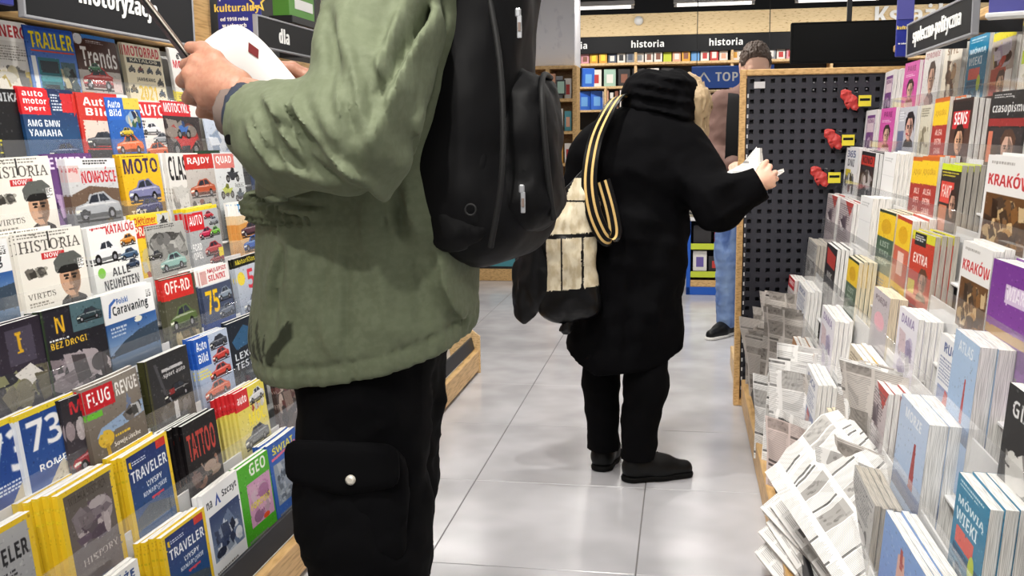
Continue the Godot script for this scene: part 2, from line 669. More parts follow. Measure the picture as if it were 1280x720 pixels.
# cover: front sheet, spine at local -x, back sheet.
func cover_mesh(w: float, h: float, t: float, uv: Rect2, bend: float, curl: float, back_uv: Rect2) -> ArrayMesh:
	var st := SurfaceTool.new()
	st.begin(Mesh.PRIMITIVE_TRIANGLES)
	var nu := 4
	var nv := 5
	for side in [1.0, -1.0]:
		st.set_smooth_group(1 if side > 0 else 2)
		for j in nv:
			for i in nu:
				var c := []
				for k in [[i, j + 1], [i + 1, j + 1], [i + 1, j], [i, j]]:
					var u: float = float(k[0]) / nu
					var v: float = float(k[1]) / nv
					c.append([Vector3((u - 0.5) * w, v * h, bow(u, v, w, h, bend, curl) + side * t * 0.5), Vector2(u, 1.0 - v)])
				var order := [0, 1, 2, 0, 2, 3] if side > 0 else [0, 2, 1, 0, 3, 2]
				for q in order:
					var r := uv if side > 0 else back_uv
					st.set_uv(r.position + Vector2(c[q][1].x, c[q][1].y) * r.size)
					st.add_vertex(c[q][0])
	# spine
	st.set_smooth_group(3)
	for j in nv:
		var v0 := float(j) / nv
		var v1 := float(j + 1) / nv
		var z0 := bow(0, v0, w, h, bend, curl)
		var z1 := bow(0, v1, w, h, bend, curl)
		var pts := [Vector3(-w / 2, v1 * h, z1 - t / 2), Vector3(-w / 2, v1 * h, z1 + t / 2), Vector3(-w / 2, v0 * h, z0 + t / 2), Vector3(-w / 2, v0 * h, z0 - t / 2)]
		var uvs := [Vector2(0, 1 - v1), Vector2(0.05, 1 - v1), Vector2(0.05, 1 - v0), Vector2(0, 1 - v0)]
		for q in [0, 1, 2, 0, 2, 3]:
			st.set_uv(uv.position + uvs[q] * uv.size)
			st.add_vertex(pts[q])
	st.generate_normals()
	return st.commit()

# page block between the covers: top, bottom and fore-edge, stepped in a little
func pages_mesh(w: float, h: float, t: float, bend: float, curl: float) -> ArrayMesh:
	var st := begin()
	var a := t * 0.5 - 0.0004
	var nu := 4
	var x0 := -w / 2 + 0.0006
	var x1 := w / 2 - 0.0004
	for i in nu:
		for e in [[0.0015, -1], [h - 0.0003, 1]]:
			var p := []
			for k in [[i, -a], [i, a], [i + 1, a], [i + 1, -a]]:
				var u: float = float(k[0]) / nu
				p.append(Vector3(lerpf(x0, x1, u), e[0], bow(u, e[0] / h, w, h, bend, curl) + k[1]))
			if e[1] > 0: quad(st, p[0], p[3], p[2], p[1])
			else: quad(st, p[0], p[1], p[2], p[3])
	var nv := 5
	for j in nv:
		var v0 := float(j) / nv
		var v1 := float(j + 1) / nv
		var z0 := bow(1, v0, w, h, bend, curl)
		var z1 := bow(1, v1, w, h, bend, curl)
		var y0 := lerpf(0.0015, h - 0.0003, v0)
		var y1 := lerpf(0.0015, h - 0.0003, v1)
		quad(st, Vector3(x1, y1, z1 + a), Vector3(x1, y1, z1 - a), Vector3(x1, y0, z0 - a), Vector3(x1, y0, z0 + a))
	return done(st)

var mag_cache := {}
func magazine(called: String, label: String, cat: String, group: String, xf: Transform3D, w: float, h: float, t: float, cov: String, bend := 0.0, curl := 0.0, pages := "paper") -> Node3D:
	var key := "%s %.3f %.3f %.4f %.3f %.3f %s" % [cov, w, h, t, bend, curl, pages]
	if not mag_cache.has(key):
		mag_cache[key] = [cover_mesh(w, h, t, cover_uv[cov], bend, curl, cover_uv["back"]), pages_mesh(w, h, t, bend, curl)]
	var o := Node3D.new()
	o.name = numbered(called)
	add_child(o)
	o.transform = xf
	tag(o, label, cat, group)
	part("cover", mag_cache[key][0], M.print, o)
	part("pages", mag_cache[key][1], M[pages], o)
	return o

# newspaper: folded leaves standing on their fold, fanned open
func newspaper(label: String, group: String, xf: Transform3D, w: float, h: float, n: int, fan: float, sd: int, ink: Array, called := "newspaper") -> Node3D:
	var r := RandomNumberGenerator.new()
	r.seed = sd
	var o := Node3D.new()
	o.name = numbered(called)
	add_child(o)
	o.transform = xf
	tag(o, label, "newspaper", group)
	for k in n:
		var a := (float(k) / maxf(n - 1, 1) - 0.5) * fan + r.randf_range(-0.03, 0.03)
		var hh := h * r.randf_range(0.86, 1.0)
		var ph := r.randf_range(0, TAU)
		var wav := r.randf_range(0.008, 0.02)
		if ink[0] == "news_photo": wav *= 2.0
		var shear := r.randf_range(-0.06, 0.06)
		var st := begin()
		st.set_smooth_group(1)
		var P := []
		var nu := 6
		var nv := 7
		for j in nv + 1:
			var row := []
			for i in nu + 1:
				var u := float(i) / nu - 0.5
				var v := float(j) / nv
				var z := sin(a) * v * hh + 0.02 * sin(a * 2.0) * v * v + wav * v * (sin(u * 5.0 + ph + v * 2.0) + 0.5 * sin(u * 13.0 - ph * 2.0 + v * 7.0)) + (k - n * 0.5) * 0.0035
				row.append(Vector3(u * w + shear * v * hh * 0.4, v * hh * cos(a), z))
			P.append(row)
		for s in [0.0006, -0.0006]:
			for j in nv:
				for i in nu:
					var off := Vector3(0, 0, s)
					if s > 0: quad(st, P[j + 1][i] + off, P[j + 1][i + 1] + off, P[j][i + 1] + off, P[j][i] + off)
					else: quad(st, P[j][i] + off, P[j][i + 1] + off, P[j + 1][i + 1] + off, P[j + 1][i] + off)
			st.set_smooth_group(2)
		part("leaf", done(st), M[ink[k % ink.size()]], o)
	return o

# row from the top, spine edge z, cover, width, height, thickness, how far it stands out, copies, fan, name, label
const LEFT := [
	[1, -2.150, "erg", 0.205, 0.285, 0.005, 0.000, 2, 0.000, "magazine", "grey and white magazine with red lettering, cut by the left edge of the top row"],
	[1, -2.329, "trailer", 0.205, 0.285, 0.006, 0.003, 2, 0.000, "magazine", "blue magazine with big yellow title over a teal lorry"],
	[1, -2.540, "trends", 0.210, 0.285, 0.006, 0.000, 2, 0.000, "magazine", "dark brown magazine with white title over a red sports car"],
	[1, -2.785, "motorrad", 0.215, 0.280, 0.007, 0.000, 2, 0.000, "magazine", "cream catalogue with red title and rows of small motorcycles, under the black sign"],
	[1, -3.062, "motorrad2", 0.210, 0.285, 0.006, 0.000, 2, 0.000, "magazine", "white and red motorcycle magazine with yellow strip, beside the reader's hand"],
	[1, -3.402, "moto3", 0.210, 0.280, 0.006, 0.000, 1, 0.000, "magazine", "white motor magazine behind the reader's wrist on the top row"],
	[2, -2.021, "dark1", 0.200, 0.280, 0.006, -0.008, 3, -0.010, "magazine", "black magazine cut by the left edge, second row from top"],
	[2, -2.190, "ams", 0.215, 0.285, 0.006, 0.005, 2, 0.000, "magazine", "navy magazine with red title square and white headline, second row from top"],
	[2, -2.407, "abild", 0.190, 0.280, 0.004, 0.006, 4, -0.012, "magazine", "red narrow magazine with white title, front of a fanned stack in the second row"],
	[2, -2.486, "asport", 0.200, 0.285, 0.005, -0.010, 1, 0.000, "magazine", "red topped dark car magazine peeping out behind a blue one"],
	[2, -2.542, "ablue", 0.170, 0.275, 0.005, 0.010, 2, 0.000, "magazine", "bright blue car magazine with orange car, second row from top"],
	[2, -2.687, "auto", 0.190, 0.270, 0.005, 0.006, 2, 0.000, "magazine", "white car magazine with red and white title and small red car, second row"],
	[2, -2.839, "motocykl", 0.215, 0.275, 0.006, 0.013, 2, 0.000, "magazine", "dark magazine with red banner and red motorcycle, second row"],
	[2, -3.120, "pale1", 0.200, 0.270, 0.005, 0.000, 1, 0.000, "magazine", "pale blue magazine below the reader's cuff"],
	[3, -1.948, "historia", 0.235, 0.285, 0.011, 0.003, 3, 0.000, "magazine", "cream history magazine with soldier in peaked cap, upper of two, at the left edge"],
	[3, -2.187, "purple1", 0.200, 0.290, 0.007, -0.013, 2, 0.000, "magazine", "purple and white magazine peeping out behind the silver car cover"],
	[3, -2.232, "nowosci", 0.220, 0.275, 0.011, 0.005, 2, 0.000, "magazine", "grey catalogue with red title over a silver saloon car"],
	[3, -2.485, "moto", 0.200, 0.280, 0.011, 0.003, 2, 0.000, "magazine", "yellow magazine with dark blue title and violet sports car"],
	[3, -2.717, "classic", 0.200, 0.280, 0.011, 0.005, 4, -0.012, "magazine", "white magazine with black condensed title, front of a fanned stack in the third row"],
	[3, -2.826, "redgrey", 0.190, 0.275, 0.007, 0.006, 1, 0.000, "magazine", "red and white car magazine in the third row, before a green one"],
	[3, -2.917, "green1", 0.170, 0.285, 0.007, 0.000, 1, 0.000, "magazine", "dark green and blue magazine in the third row"],
	[3, -3.013, "quad", 0.215, 0.275, 0.009, 0.005, 3, 0.004, "magazine", "white magazine with red label and quad bikes, under the reader's sleeve"],
	[4, -1.931, "historia", 0.235, 0.285, 0.011, 0.005, 5, -0.012, "magazine", "cream history magazine with soldier in peaked cap, lower of two, with stacked spines"],
	[4, -2.193, "katalog", 0.220, 0.275, 0.012, 0.006, 2, 0.000, "magazine", "white car catalogue with red title, white jeep and black headline"],
	[4, -2.415, "oldpraxis", 0.200, 0.285, 0.007, -0.006, 2, 0.000, "magazine", "yellow and red classic car magazine standing behind the grey street photo cover"],
	[4, -2.470, "vintage", 0.200, 0.255, 0.009, 0.003, 2, 0.000, "magazine", "grey street photograph cover with pale turquoise vintage car"],
	[4, -2.690, "azeit", 0.200, 0.285, 0.011, 0.005, 3, -0.006, "magazine", "red and yellow car magazine crowded with small colourful cars, fourth row"],
	[4, -3.016, "topgear", 0.200, 0.280, 0.011, 0.003, 3, -0.008, "magazine", "white magazine with sky blue title and blue racing car, beside the green jacket"],
	[5, -1.723, "night", 0.210, 0.280, 0.012, 0.000, 2, 0.000, "magazine", "dark violet magazine with one yellow letter, cut by the left edge"],
	[5, -1.895, "night2", 0.220, 0.285, 0.018, 0.005, 2, -0.004, "magazine", "thick black magazine with yellow letter above an old racing car"],
	[5, -2.125, "caravan", 0.220, 0.285, 0.012, 0.008, 3, 0.000, "magazine", "white magazine with black title above a blue coastal landscape"],
	[5, -2.405, "offroad", 0.180, 0.280, 0.009, 0.000, 2, 0.000, "magazine", "red titled magazine with green jeep in the fifth row"],
	[5, -2.608, "seven5", 0.190, 0.280, 0.009, 0.005, 5, -0.007, "magazine", "white magazine with red headline and huge yellow number 75"],
	[5, -2.844, "klassik", 0.200, 0.285, 0.009, 0.003, 2, 0.000, "magazine", "pale magazine with black title strip and large red number, beside the green jacket"],
	[6, -1.574, "seven3", 0.200, 0.280, 0.009, -0.005, 2, -0.012, "magazine", "blue magazine with huge white numeral, cut by the left edge, sixth row"],
	[6, -1.695, "seven3b", 0.200, 0.280, 0.009, 0.003, 2, -0.012, "magazine", "blue and white magazine with lettered spine and white numeral, sixth row"],
	[6, -1.827, "redcar", 0.200, 0.275, 0.007, 0.011, 4, -0.012, "magazine", "dark red car magazine, front of a fan of four in the sixth row"],
	[6, -1.891, "flug", 0.215, 0.285, 0.009, 0.026, 2, 0.000, "magazine", "aviation magazine with red and white title, blue jet and yellow flower"],
	[6, -2.165, "darkbook", 0.215, 0.280, 0.020, 0.006, 1, 0.000, "magazine", "thick charcoal magazine with dark car and white lines"],
	[6, -2.422, "ablue2", 0.200, 0.280, 0.009, 0.003, 3, -0.005, "magazine", "blue and white car magazine with three red cars, sixth row"],
	[6, -2.626, "dark2", 0.200, 0.285, 0.009, 0.000, 2, 0.000, "magazine", "dark navy car magazine with white headline, next to the green hem"],
	[7, -1.418, "grey_er", 0.200, 0.285, 0.012, 0.005, 2, 0.000, "magazine", "yellow framed grey magazine with black lettering, at the bottom left corner"],
	[7, -1.695, "history", 0.200, 0.285, 0.013, 0.008, 5, -0.012, "magazine", "yellow framed magazine with dusky violet picture, front of a thick stack"],
	[7, -1.938, "traveler", 0.200, 0.285, 0.012, 0.002, 4, -0.010, "magazine", "yellow framed dark blue travel magazine, upper of two"],
	[7, -2.198, "loom", 0.180, 0.275, 0.009, 0.003, 5, -0.014, "magazine", "black magazine with red condensed letters, front of a fanned stack"],
	[7, -2.501, "yellowmix", 0.190, 0.280, 0.007, 0.003, 6, -0.012, "magazine", "yellow and white car magazine, front of a fan of spines near the dark trousers"],
	[7, -2.763, "redstrip", 0.190, 0.285, 0.007, 0.002, 2, 0.000, "magazine", "dark magazine with red title touching the dark trousers"],
	[8, -1.654, "whitemag", 0.200, 0.255, 0.012, 0.000, 2, 0.000, "magazine", "white edged magazine at the bottom of the photograph, bottom row"],
	[8, -1.943, "traveler", 0.200, 0.260, 0.012, 0.005, 4, -0.012, "magazine", "yellow framed dark blue travel magazine, lower of two in the bottom row"],
	[8, -2.145, "szczyt", 0.200, 0.285, 0.012, 0.003, 2, -0.006, "magazine", "white magazine with blue mountain peak logo and icy face, bottom row"],
	[8, -2.339, "geo", 0.190, 0.280, 0.011, 0.003, 2, 0.000, "magazine", "bright green magazine with pink picture, bottom row"],
	[8, -2.538, "bluegrey", 0.200, 0.285, 0.009, 0.005, 4, -0.006, "magazine", "blue magazine with yellow title over a grey forest, bottom row by the trousers"],
]
const RIGHT := [
	[1, -4.410, "purple_w", 0.201, 0.275, 0.013, 0.004, 4, 0.005, "magazine", "purple and white magazine near the pegboard, top right row"],
	[1, -4.048, "pink_w", 0.237, 0.285, 0.013, 0.000, 4, 0.005, "magazine", "bright pink magazine, top right row"],
	[1, -3.750, "skin1", 0.234, 0.305, 0.013, -0.004, 4, 0.005, "magazine", "tall pale magazine with figure, front of a grey fan in the top right row"],
	[1, -3.475, "skin2", 0.219, 0.300, 0.013, -0.002, 4, 0.005, "magazine", "cream and brown magazine in clear sleeve, top right row"],
	[1, -3.170, "teal_mag", 0.196, 0.300, 0.013, 0.002, 4, 0.005, "magazine", "teal blue magazine with white lettering, top right row"],
	[1, -2.938, "yellowred", 0.217, 0.290, 0.013, 0.004, 4, 0.005, "magazine", "red picture magazine with yellow top strip, top right row"],
	[1, -2.674, "limewhite", 0.242, 0.270, 0.013, 0.004, 4, 0.005, "magazine", "lime and white magazine at the right edge of the top row"],
	[2, -4.410, "purple_w", 0.266, 0.280, 0.013, 0.004, 4, 0.005, "magazine", "purple and white magazine, second right row"],
	[2, -4.064, "pink_w", 0.265, 0.280, 0.013, 0.004, 4, 0.005, "magazine", "bright pink magazine with figure, second right row"],
	[2, -3.731, "bluewoman", 0.258, 0.275, 0.013, 0.002, 4, 0.005, "magazine", "grey blue magazine with dark haired woman, second right row"],
	[2, -3.416, "beige1", 0.150, 0.275, 0.013, 0.000, 4, 0.005, "magazine", "beige magazine in front of dark spines, second right row"],
	[2, -3.229, "yellow_red", 0.176, 0.290, 0.013, 0.004, 4, 0.005, "magazine", "yellow topped red magazine with white headlines, second right row"],
	[2, -3.019, "sens", 0.213, 0.280, 0.013, 0.004, 4, 0.005, "magazine", "magazine with red title block and woman, second right row"],
	[2, -2.668, "czas", 0.300, 0.285, 0.013, 0.004, 4, 0.004, "magazine", "dark magazine with white title, red strip and portrait, second right row"],
	[3, -4.410, "white_blue", 0.299, 0.290, 0.013, 0.004, 4, 0.005, "magazine", "white magazine with bluish lettering, third right row"],
	[3, -4.056, "redblack", 0.296, 0.280, 0.013, 0.002, 4, 0.005, "magazine", "black magazine with red band, third right row"],
	[3, -3.600, "plainwhite", 0.197, 0.285, 0.013, 0.004, 4, 0.005, "magazine", "plain white booklet, front of a fanned stack in the third right row"],
	[3, -3.161, "yellow_red", 0.200, 0.280, 0.013, 0.000, 4, 0.000, "magazine", "narrow yellow topped red magazine beside its twin, third right row"],
	[3, -3.029, "yellow_red", 0.191, 0.285, 0.013, 0.004, 4, 0.000, "magazine", "wide yellow topped red magazine with white headlines, third right row"],
	[3, -2.812, "lime_tab", 0.194, 0.270, 0.013, 0.002, 4, 0.005, "magazine", "dark tabloid magazine with lime strip, front of dark spines, third right row"],
	[3, -2.401, "krakow", 0.300, 0.300, 0.013, 0.004, 4, 0.004, "magazine", "white city magazine with red title over warm interior, upper of two"],
	[4, -4.410, "pinknews", 0.300, 0.260, 0.013, 0.002, 4, 0.005, "magazine", "pinkish grey weekly paper, fourth right row"],
	[4, -4.037, "pinknews", 0.300, 0.260, 0.013, 0.004, 4, 0.005, "magazine", "pinkish grey weekly with red corner, fourth right row"],
	[4, -3.590, "plainwhite", 0.209, 0.300, 0.020, 0.004, 3, 0.000, "book", "tall plain white book, fourth right row"],
	[4, -3.233, "yellow_green", 0.226, 0.280, 0.020, 0.004, 3, 0.004, "book", "yellow topped dark green book, fourth right row"],
	[4, -2.985, "yellow_red2", 0.193, 0.280, 0.020, 0.004, 3, 0.004, "book", "yellow topped red book, fourth right row"],
	[4, -2.764, "lime_red", 0.230, 0.260, 0.013, 0.004, 4, 0.005, "magazine", "red magazine with lime and black strip, front of black spines, fourth right row"],
	[4, -2.295, "krakow", 0.223, 0.280, 0.020, 0.004, 2, 0.000, "magazine", "white city magazine with red title over warm interior, lower of two"],
	[4, -2.062, "purple_m", 0.300, 0.270, 0.020, 0.004, 3, 0.000, "magazine", "glossy violet magazine at the right edge, fourth row"],
	[5, -4.410, "greynews", 0.300, 0.230, 0.013, 0.002, 4, 0.005, "magazine", "grey magazine with photograph, fifth right row"],
	[5, -3.845, "reddark", 0.257, 0.270, 0.013, 0.004, 4, 0.005, "book", "black paperback with red picture, fifth right row"],
	[5, -3.348, "yellow_green", 0.196, 0.280, 0.013, 0.004, 4, 0.005, "book", "yellow topped green book standing before its twins, fifth right row"],
	[5, -2.880, "pinkgrey", 0.218, 0.250, 0.022, 0.004, 2, 0.004, "book", "thick grey paperback block with pink cover, fifth right row"],
	[5, -2.163, "white_news", 0.200, 0.260, 0.013, 0.000, 4, 0.005, "magazine", "white magazine with blue lettering, fifth right row"],
	[5, -2.050, "paleblue", 0.174, 0.290, 0.030, 0.004, 2, 0.005, "book", "thick pale blue book, upper of two, fifth right row"],
	[5, -1.697, "whiteblack", 0.218, 0.270, 0.020, 0.004, 3, 0.004, "book", "black and white book at the right edge, fifth right row"],
	[6, -4.410, "redwhite", 0.193, 0.230, 0.013, 0.004, 4, 0.005, "magazine", "red and white puzzle magazine near the pegboard, sixth right row"],
	[6, -4.100, "white_news", 0.300, 0.250, 0.013, 0.002, 4, 0.005, "magazine", "white newspaper supplement with blue columns, sixth right row"],
	[6, -3.392, "whitelilac", 0.300, 0.270, 0.013, 0.004, 4, 0.005, "magazine", "white and lilac magazine, sixth right row"],
	[6, -2.809, "yellowbeige", 0.245, 0.260, 0.013, 0.004, 4, 0.005, "magazine", "beige magazine with yellow strip, sixth right row"],
	[6, -2.151, "paleblue2", 0.226, 0.290, 0.035, 0.004, 2, 0.004, "book", "thick pale blue book with red tower, lower of two, sixth right row"],
	[6, -1.712, "teal_mag", 0.179, 0.270, 0.020, 0.000, 3, 0.005, "book", "brown and blue book behind clear plastic, sixth right row"],
	[5, -2.555, "whitelilac", 0.189, 0.250, 0.013, 0.000, 4, 0.005, "magazine", "white and lilac magazine behind clear plastic, fifth right row"],
	[6, -2.520, "pinknews", 0.217, 0.250, 0.013, 0.000, 4, 0.005, "magazine", "pinkish grey weekly with red corner, sixth right row"],
	[7, -4.410, "greynews", 0.200, 0.270, 0.013, 0.004, 4, 0.005, "magazine", "grey crumpled weekly in the seventh row by the pegboard"],
	[7, -4.232, "redwhite", 0.300, 0.270, 0.013, 0.004, 4, 0.005, "magazine", "red and white puzzle magazine, seventh right row"],
	[7, -3.603, "orange_w", 0.296, 0.280, 0.013, 0.004, 4, 0.005, "magazine", "orange brown magazine among newspapers, seventh right row"],
	[7, -3.177, "white_news", 0.300, 0.280, 0.013, 0.004, 4, 0.005, "magazine", "white newspaper supplement with blue columns, seventh right row"],
	[7, -2.274, "greynews", 0.251, 0.250, 0.013, 0.000, 4, 0.005, "magazine", "grey magazine beside the comics, seventh right row"],
	[8, -1.381, "bluehand", 0.298, 0.270, 0.013, 0.000, 4, 0.004, "magazine", "blue magazine with pale hand in the bottom right corner, bottom row"],
	[7, -2.727, "comic", 0.300, 0.260, 0.013, 0.004, 4, 0.005, "magazine", "grey paper comic, front of a fan, seventh right row"],
	[7, -1.894, "bluehand", 0.300, 0.290, 0.013, 0.004, 4, 0.004, "magazine", "blue magazine with pale hand, seventh right row"],
	[7, -1.561, "whitebook", 0.279, 0.240, 0.030, 0.000, 2, 0.004, "book", "white paperback with cream pages at the bottom right, seventh row"],
]
const MAN_FOLDS := [[Vector2(-0.517, 1.382), Vector2(-0.480, 1.260), 0.0100, -0.0190, -1.46, -1.20], [Vector2(-0.493, 1.384), Vector2(-0.460, 1.291), 0.0140, 0.0190, -1.46, -1.20], [Vector2(-0.485, 1.297), Vector2(-0.456, 1.216), 0.0130, 0.0190, -1.46, -1.20], [Vector2(-0.445, 1.312), Vector2(-0.412, 1.179), 0.0160, 0.0152, -1.46, -1.20], [Vector2(-0.550, 1.257), Vector2(-0.484, 1.166), 0.0080, 0.0190, -1.46, -1.20], [Vector2(-0.542, 1.237), Vector2(-0.475, 1.152), 0.0080, -0.0190, -1.46, -1.20], [Vector2(-0.484, 1.165), Vector2(-0.448, 1.132), 0.0100, 0.0152, -1.46, -1.20], [Vector2(-0.606, 1.265), Vector2(-0.572, 1.226), 0.0070, 0.0171, -1.46, -1.20], [Vector2(-0.588, 1.262), Vector2(-0.560, 1.219), 0.0070, 0.0171, -1.46, -1.20], [Vector2(-0.574, 1.262), Vector2(-0.545, 1.226), 0.0060, 0.0152, -1.46, -1.20], [Vector2(-0.597, 1.251), Vector2(-0.567, 1.217), 0.0050, -0.0152, -1.46, -1.20], [Vector2(-0.582, 1.239), Vector2(-0.540, 1.176), 0.0090, 0.0171, -1.46, -1.20], [Vector2(-0.567, 1.226), Vector2(-0.530, 1.185), 0.0060, -0.0152, -1.46, -1.20], [Vector2(-0.630, 1.227), Vector2(-0.596, 1.175), 0.0060, 0.0133, -1.46, -1.20], [Vector2(-0.621, 1.210), Vector2(-0.580, 1.144), 0.0060, 0.0114, -1.46, -1.20], [Vector2(-0.400, 1.365), Vector2(-0.392, 1.224), 0.0120, 0.0133, -1.46, -1.20], [Vector2(-0.384, 1.321), Vector2(-0.396, 1.179), 0.0080, -0.0114, -1.46, -1.20], [Vector2(-0.597, 1.164), Vector2(-0.490, 1.123), 0.0120, 0.0133, -1.46, -1.20], [Vector2(-0.426, 1.257), Vector2(-0.394, 1.168), 0.0120, -0.0133, -1.46, -1.20], [Vector2(-0.458, 1.345), Vector2(-0.391, 1.267), 0.0120, 0.0114, -1.46, -1.20], [Vector2(-0.514, 1.259), Vector2(-0.464, 1.180), 0.0120, 0.0114, -1.46, -1.20], [Vector2(-0.504, 1.368), Vector2(-0.470, 1.269), 0.0050, -0.0114, -1.46, -1.20], [Vector2(-0.474, 1.280), Vector2(-0.449, 1.204), 0.0050, -0.0114, -1.46, -1.20], [Vector2(-0.463, 1.324), Vector2(-0.437, 1.224), 0.0060, 0.0114, -1.46, -1.20], [Vector2(-0.437, 1.285), Vector2(-0.419, 1.185), 0.0050, -0.0114, -1.46, -1.20], [Vector2(-0.424, 1.322), Vector2(-0.401, 1.235), 0.0060, 0.0114, -1.46, -1.20], [Vector2(-0.568, 1.251), Vector2(-0.521, 1.189), 0.0050, -0.0133, -1.46, -1.20], [Vector2(-0.553, 1.257), Vector2(-0.506, 1.194), 0.0050, 0.0114, -1.46, -1.20], [Vector2(-0.617, 1.238), Vector2(-0.586, 1.190), 0.0050, 0.0133, -1.46, -1.20], [Vector2(-0.608, 1.227), Vector2(-0.570, 1.169), 0.0050, -0.0114, -1.46, -1.20], [Vector2(-0.595, 1.204), Vector2(-0.547, 1.149), 0.0060, 0.0114, -1.46, -1.20], [Vector2(-0.531, 1.180), Vector2(-0.478, 1.137), 0.0060, -0.0114, -1.46, -1.20], [Vector2(-0.506, 1.191), Vector2(-0.458, 1.144), 0.0060, 0.0114, -1.46, -1.20], [Vector2(-0.403, 1.404), Vector2(-0.419, 1.274), 0.0100, 0.0228, -1.75, -1.30], [Vector2(-0.384, 1.404), Vector2(-0.409, 1.266), 0.0080, -0.0228, -1.75, -1.30], [Vector2(-0.364, 1.391), Vector2(-0.399, 1.266), 0.0120, 0.0228, -1.75, -1.30], [Vector2(-0.383, 1.288), Vector2(-0.433, 1.176), 0.0140, 0.0190, -1.75, -1.30], [Vector2(-0.443, 1.132), Vector2(-0.424, 1.022), 0.0120, 0.0190, -1.75, -1.30], [Vector2(-0.461, 1.125), Vector2(-0.455, 1.035), 0.0100, -0.0171, -1.75, -1.30], [Vector2(-0.424, 1.119), Vector2(-0.375, 0.931), 0.0160, 0.0171, -1.75, -1.30], [Vector2(-0.667, 1.084), Vector2(-0.655, 1.034), 0.0080, 0.0152, -1.75, -1.30], [Vector2(-0.665, 1.034), Vector2(-0.694, 0.937), 0.0120, 0.0152, -1.75, -1.30], [Vector2(-0.639, 1.074), Vector2(-0.641, 0.920), 0.0140, 0.0171, -1.75, -1.30], [Vector2(-0.656, 1.021), Vector2(-0.679, 0.899), 0.0100, -0.0152, -1.75, -1.30], [Vector2(-0.593, 0.927), Vector2(-0.555, 0.833), 0.0160, 0.0114, -1.75, -1.30], [Vector2(-0.427, 0.996), Vector2(-0.343, 0.866), 0.0180, 0.0133, -1.75, -1.30], [Vector2(-0.373, 1.035), Vector2(-0.325, 0.906), 0.0140, 0.0133, -1.75, -1.30], [Vector2(-0.511, 0.902), Vector2(-0.403, 0.864), 0.0200, 0.0095, -1.75, -1.30], [Vector2(-0.682, 1.113), Vector2(-0.586, 1.100), 0.0080, 0.0171, -1.75, -1.30], [Vector2(-0.683, 1.089), Vector2(-0.580, 1.082), 0.0080, 0.0171, -1.75, -1.30], [Vector2(-0.683, 1.101), Vector2(-0.579, 1.091), 0.0050, -0.0152, -1.75, -1.30], [Vector2(-0.542, 1.040), Vector2(-0.545, 0.812), 0.0060, -0.0095, -1.75, -1.30], [Vector2(-0.616, 1.034), Vector2(-0.632, 0.927), 0.0080, 0.0095, -1.75, -1.30], [Vector2(-0.575, 1.021), Vector2(-0.593, 0.873), 0.0080, -0.0076, -1.75, -1.30], [Vector2(-0.493, 1.035), Vector2(-0.478, 0.903), 0.0100, 0.0095, -1.75, -1.30], [Vector2(-0.453, 1.009), Vector2(-0.420, 0.850), 0.0080, -0.0095, -1.75, -1.30], [Vector2(-0.400, 0.996), Vector2(-0.368, 0.878), 0.0070, 0.0114, -1.75, -1.30], [Vector2(-0.667, 0.994), Vector2(-0.663, 0.872), 0.0060, 0.0114, -1.75, -1.30], [Vector2(-0.511, 1.100), Vector2(-0.505, 0.995), 0.0080, 0.0114, -1.75, -1.30], [Vector2(-0.484, 1.106), Vector2(-0.474, 1.009), 0.0070, -0.0114, -1.75, -1.30]]

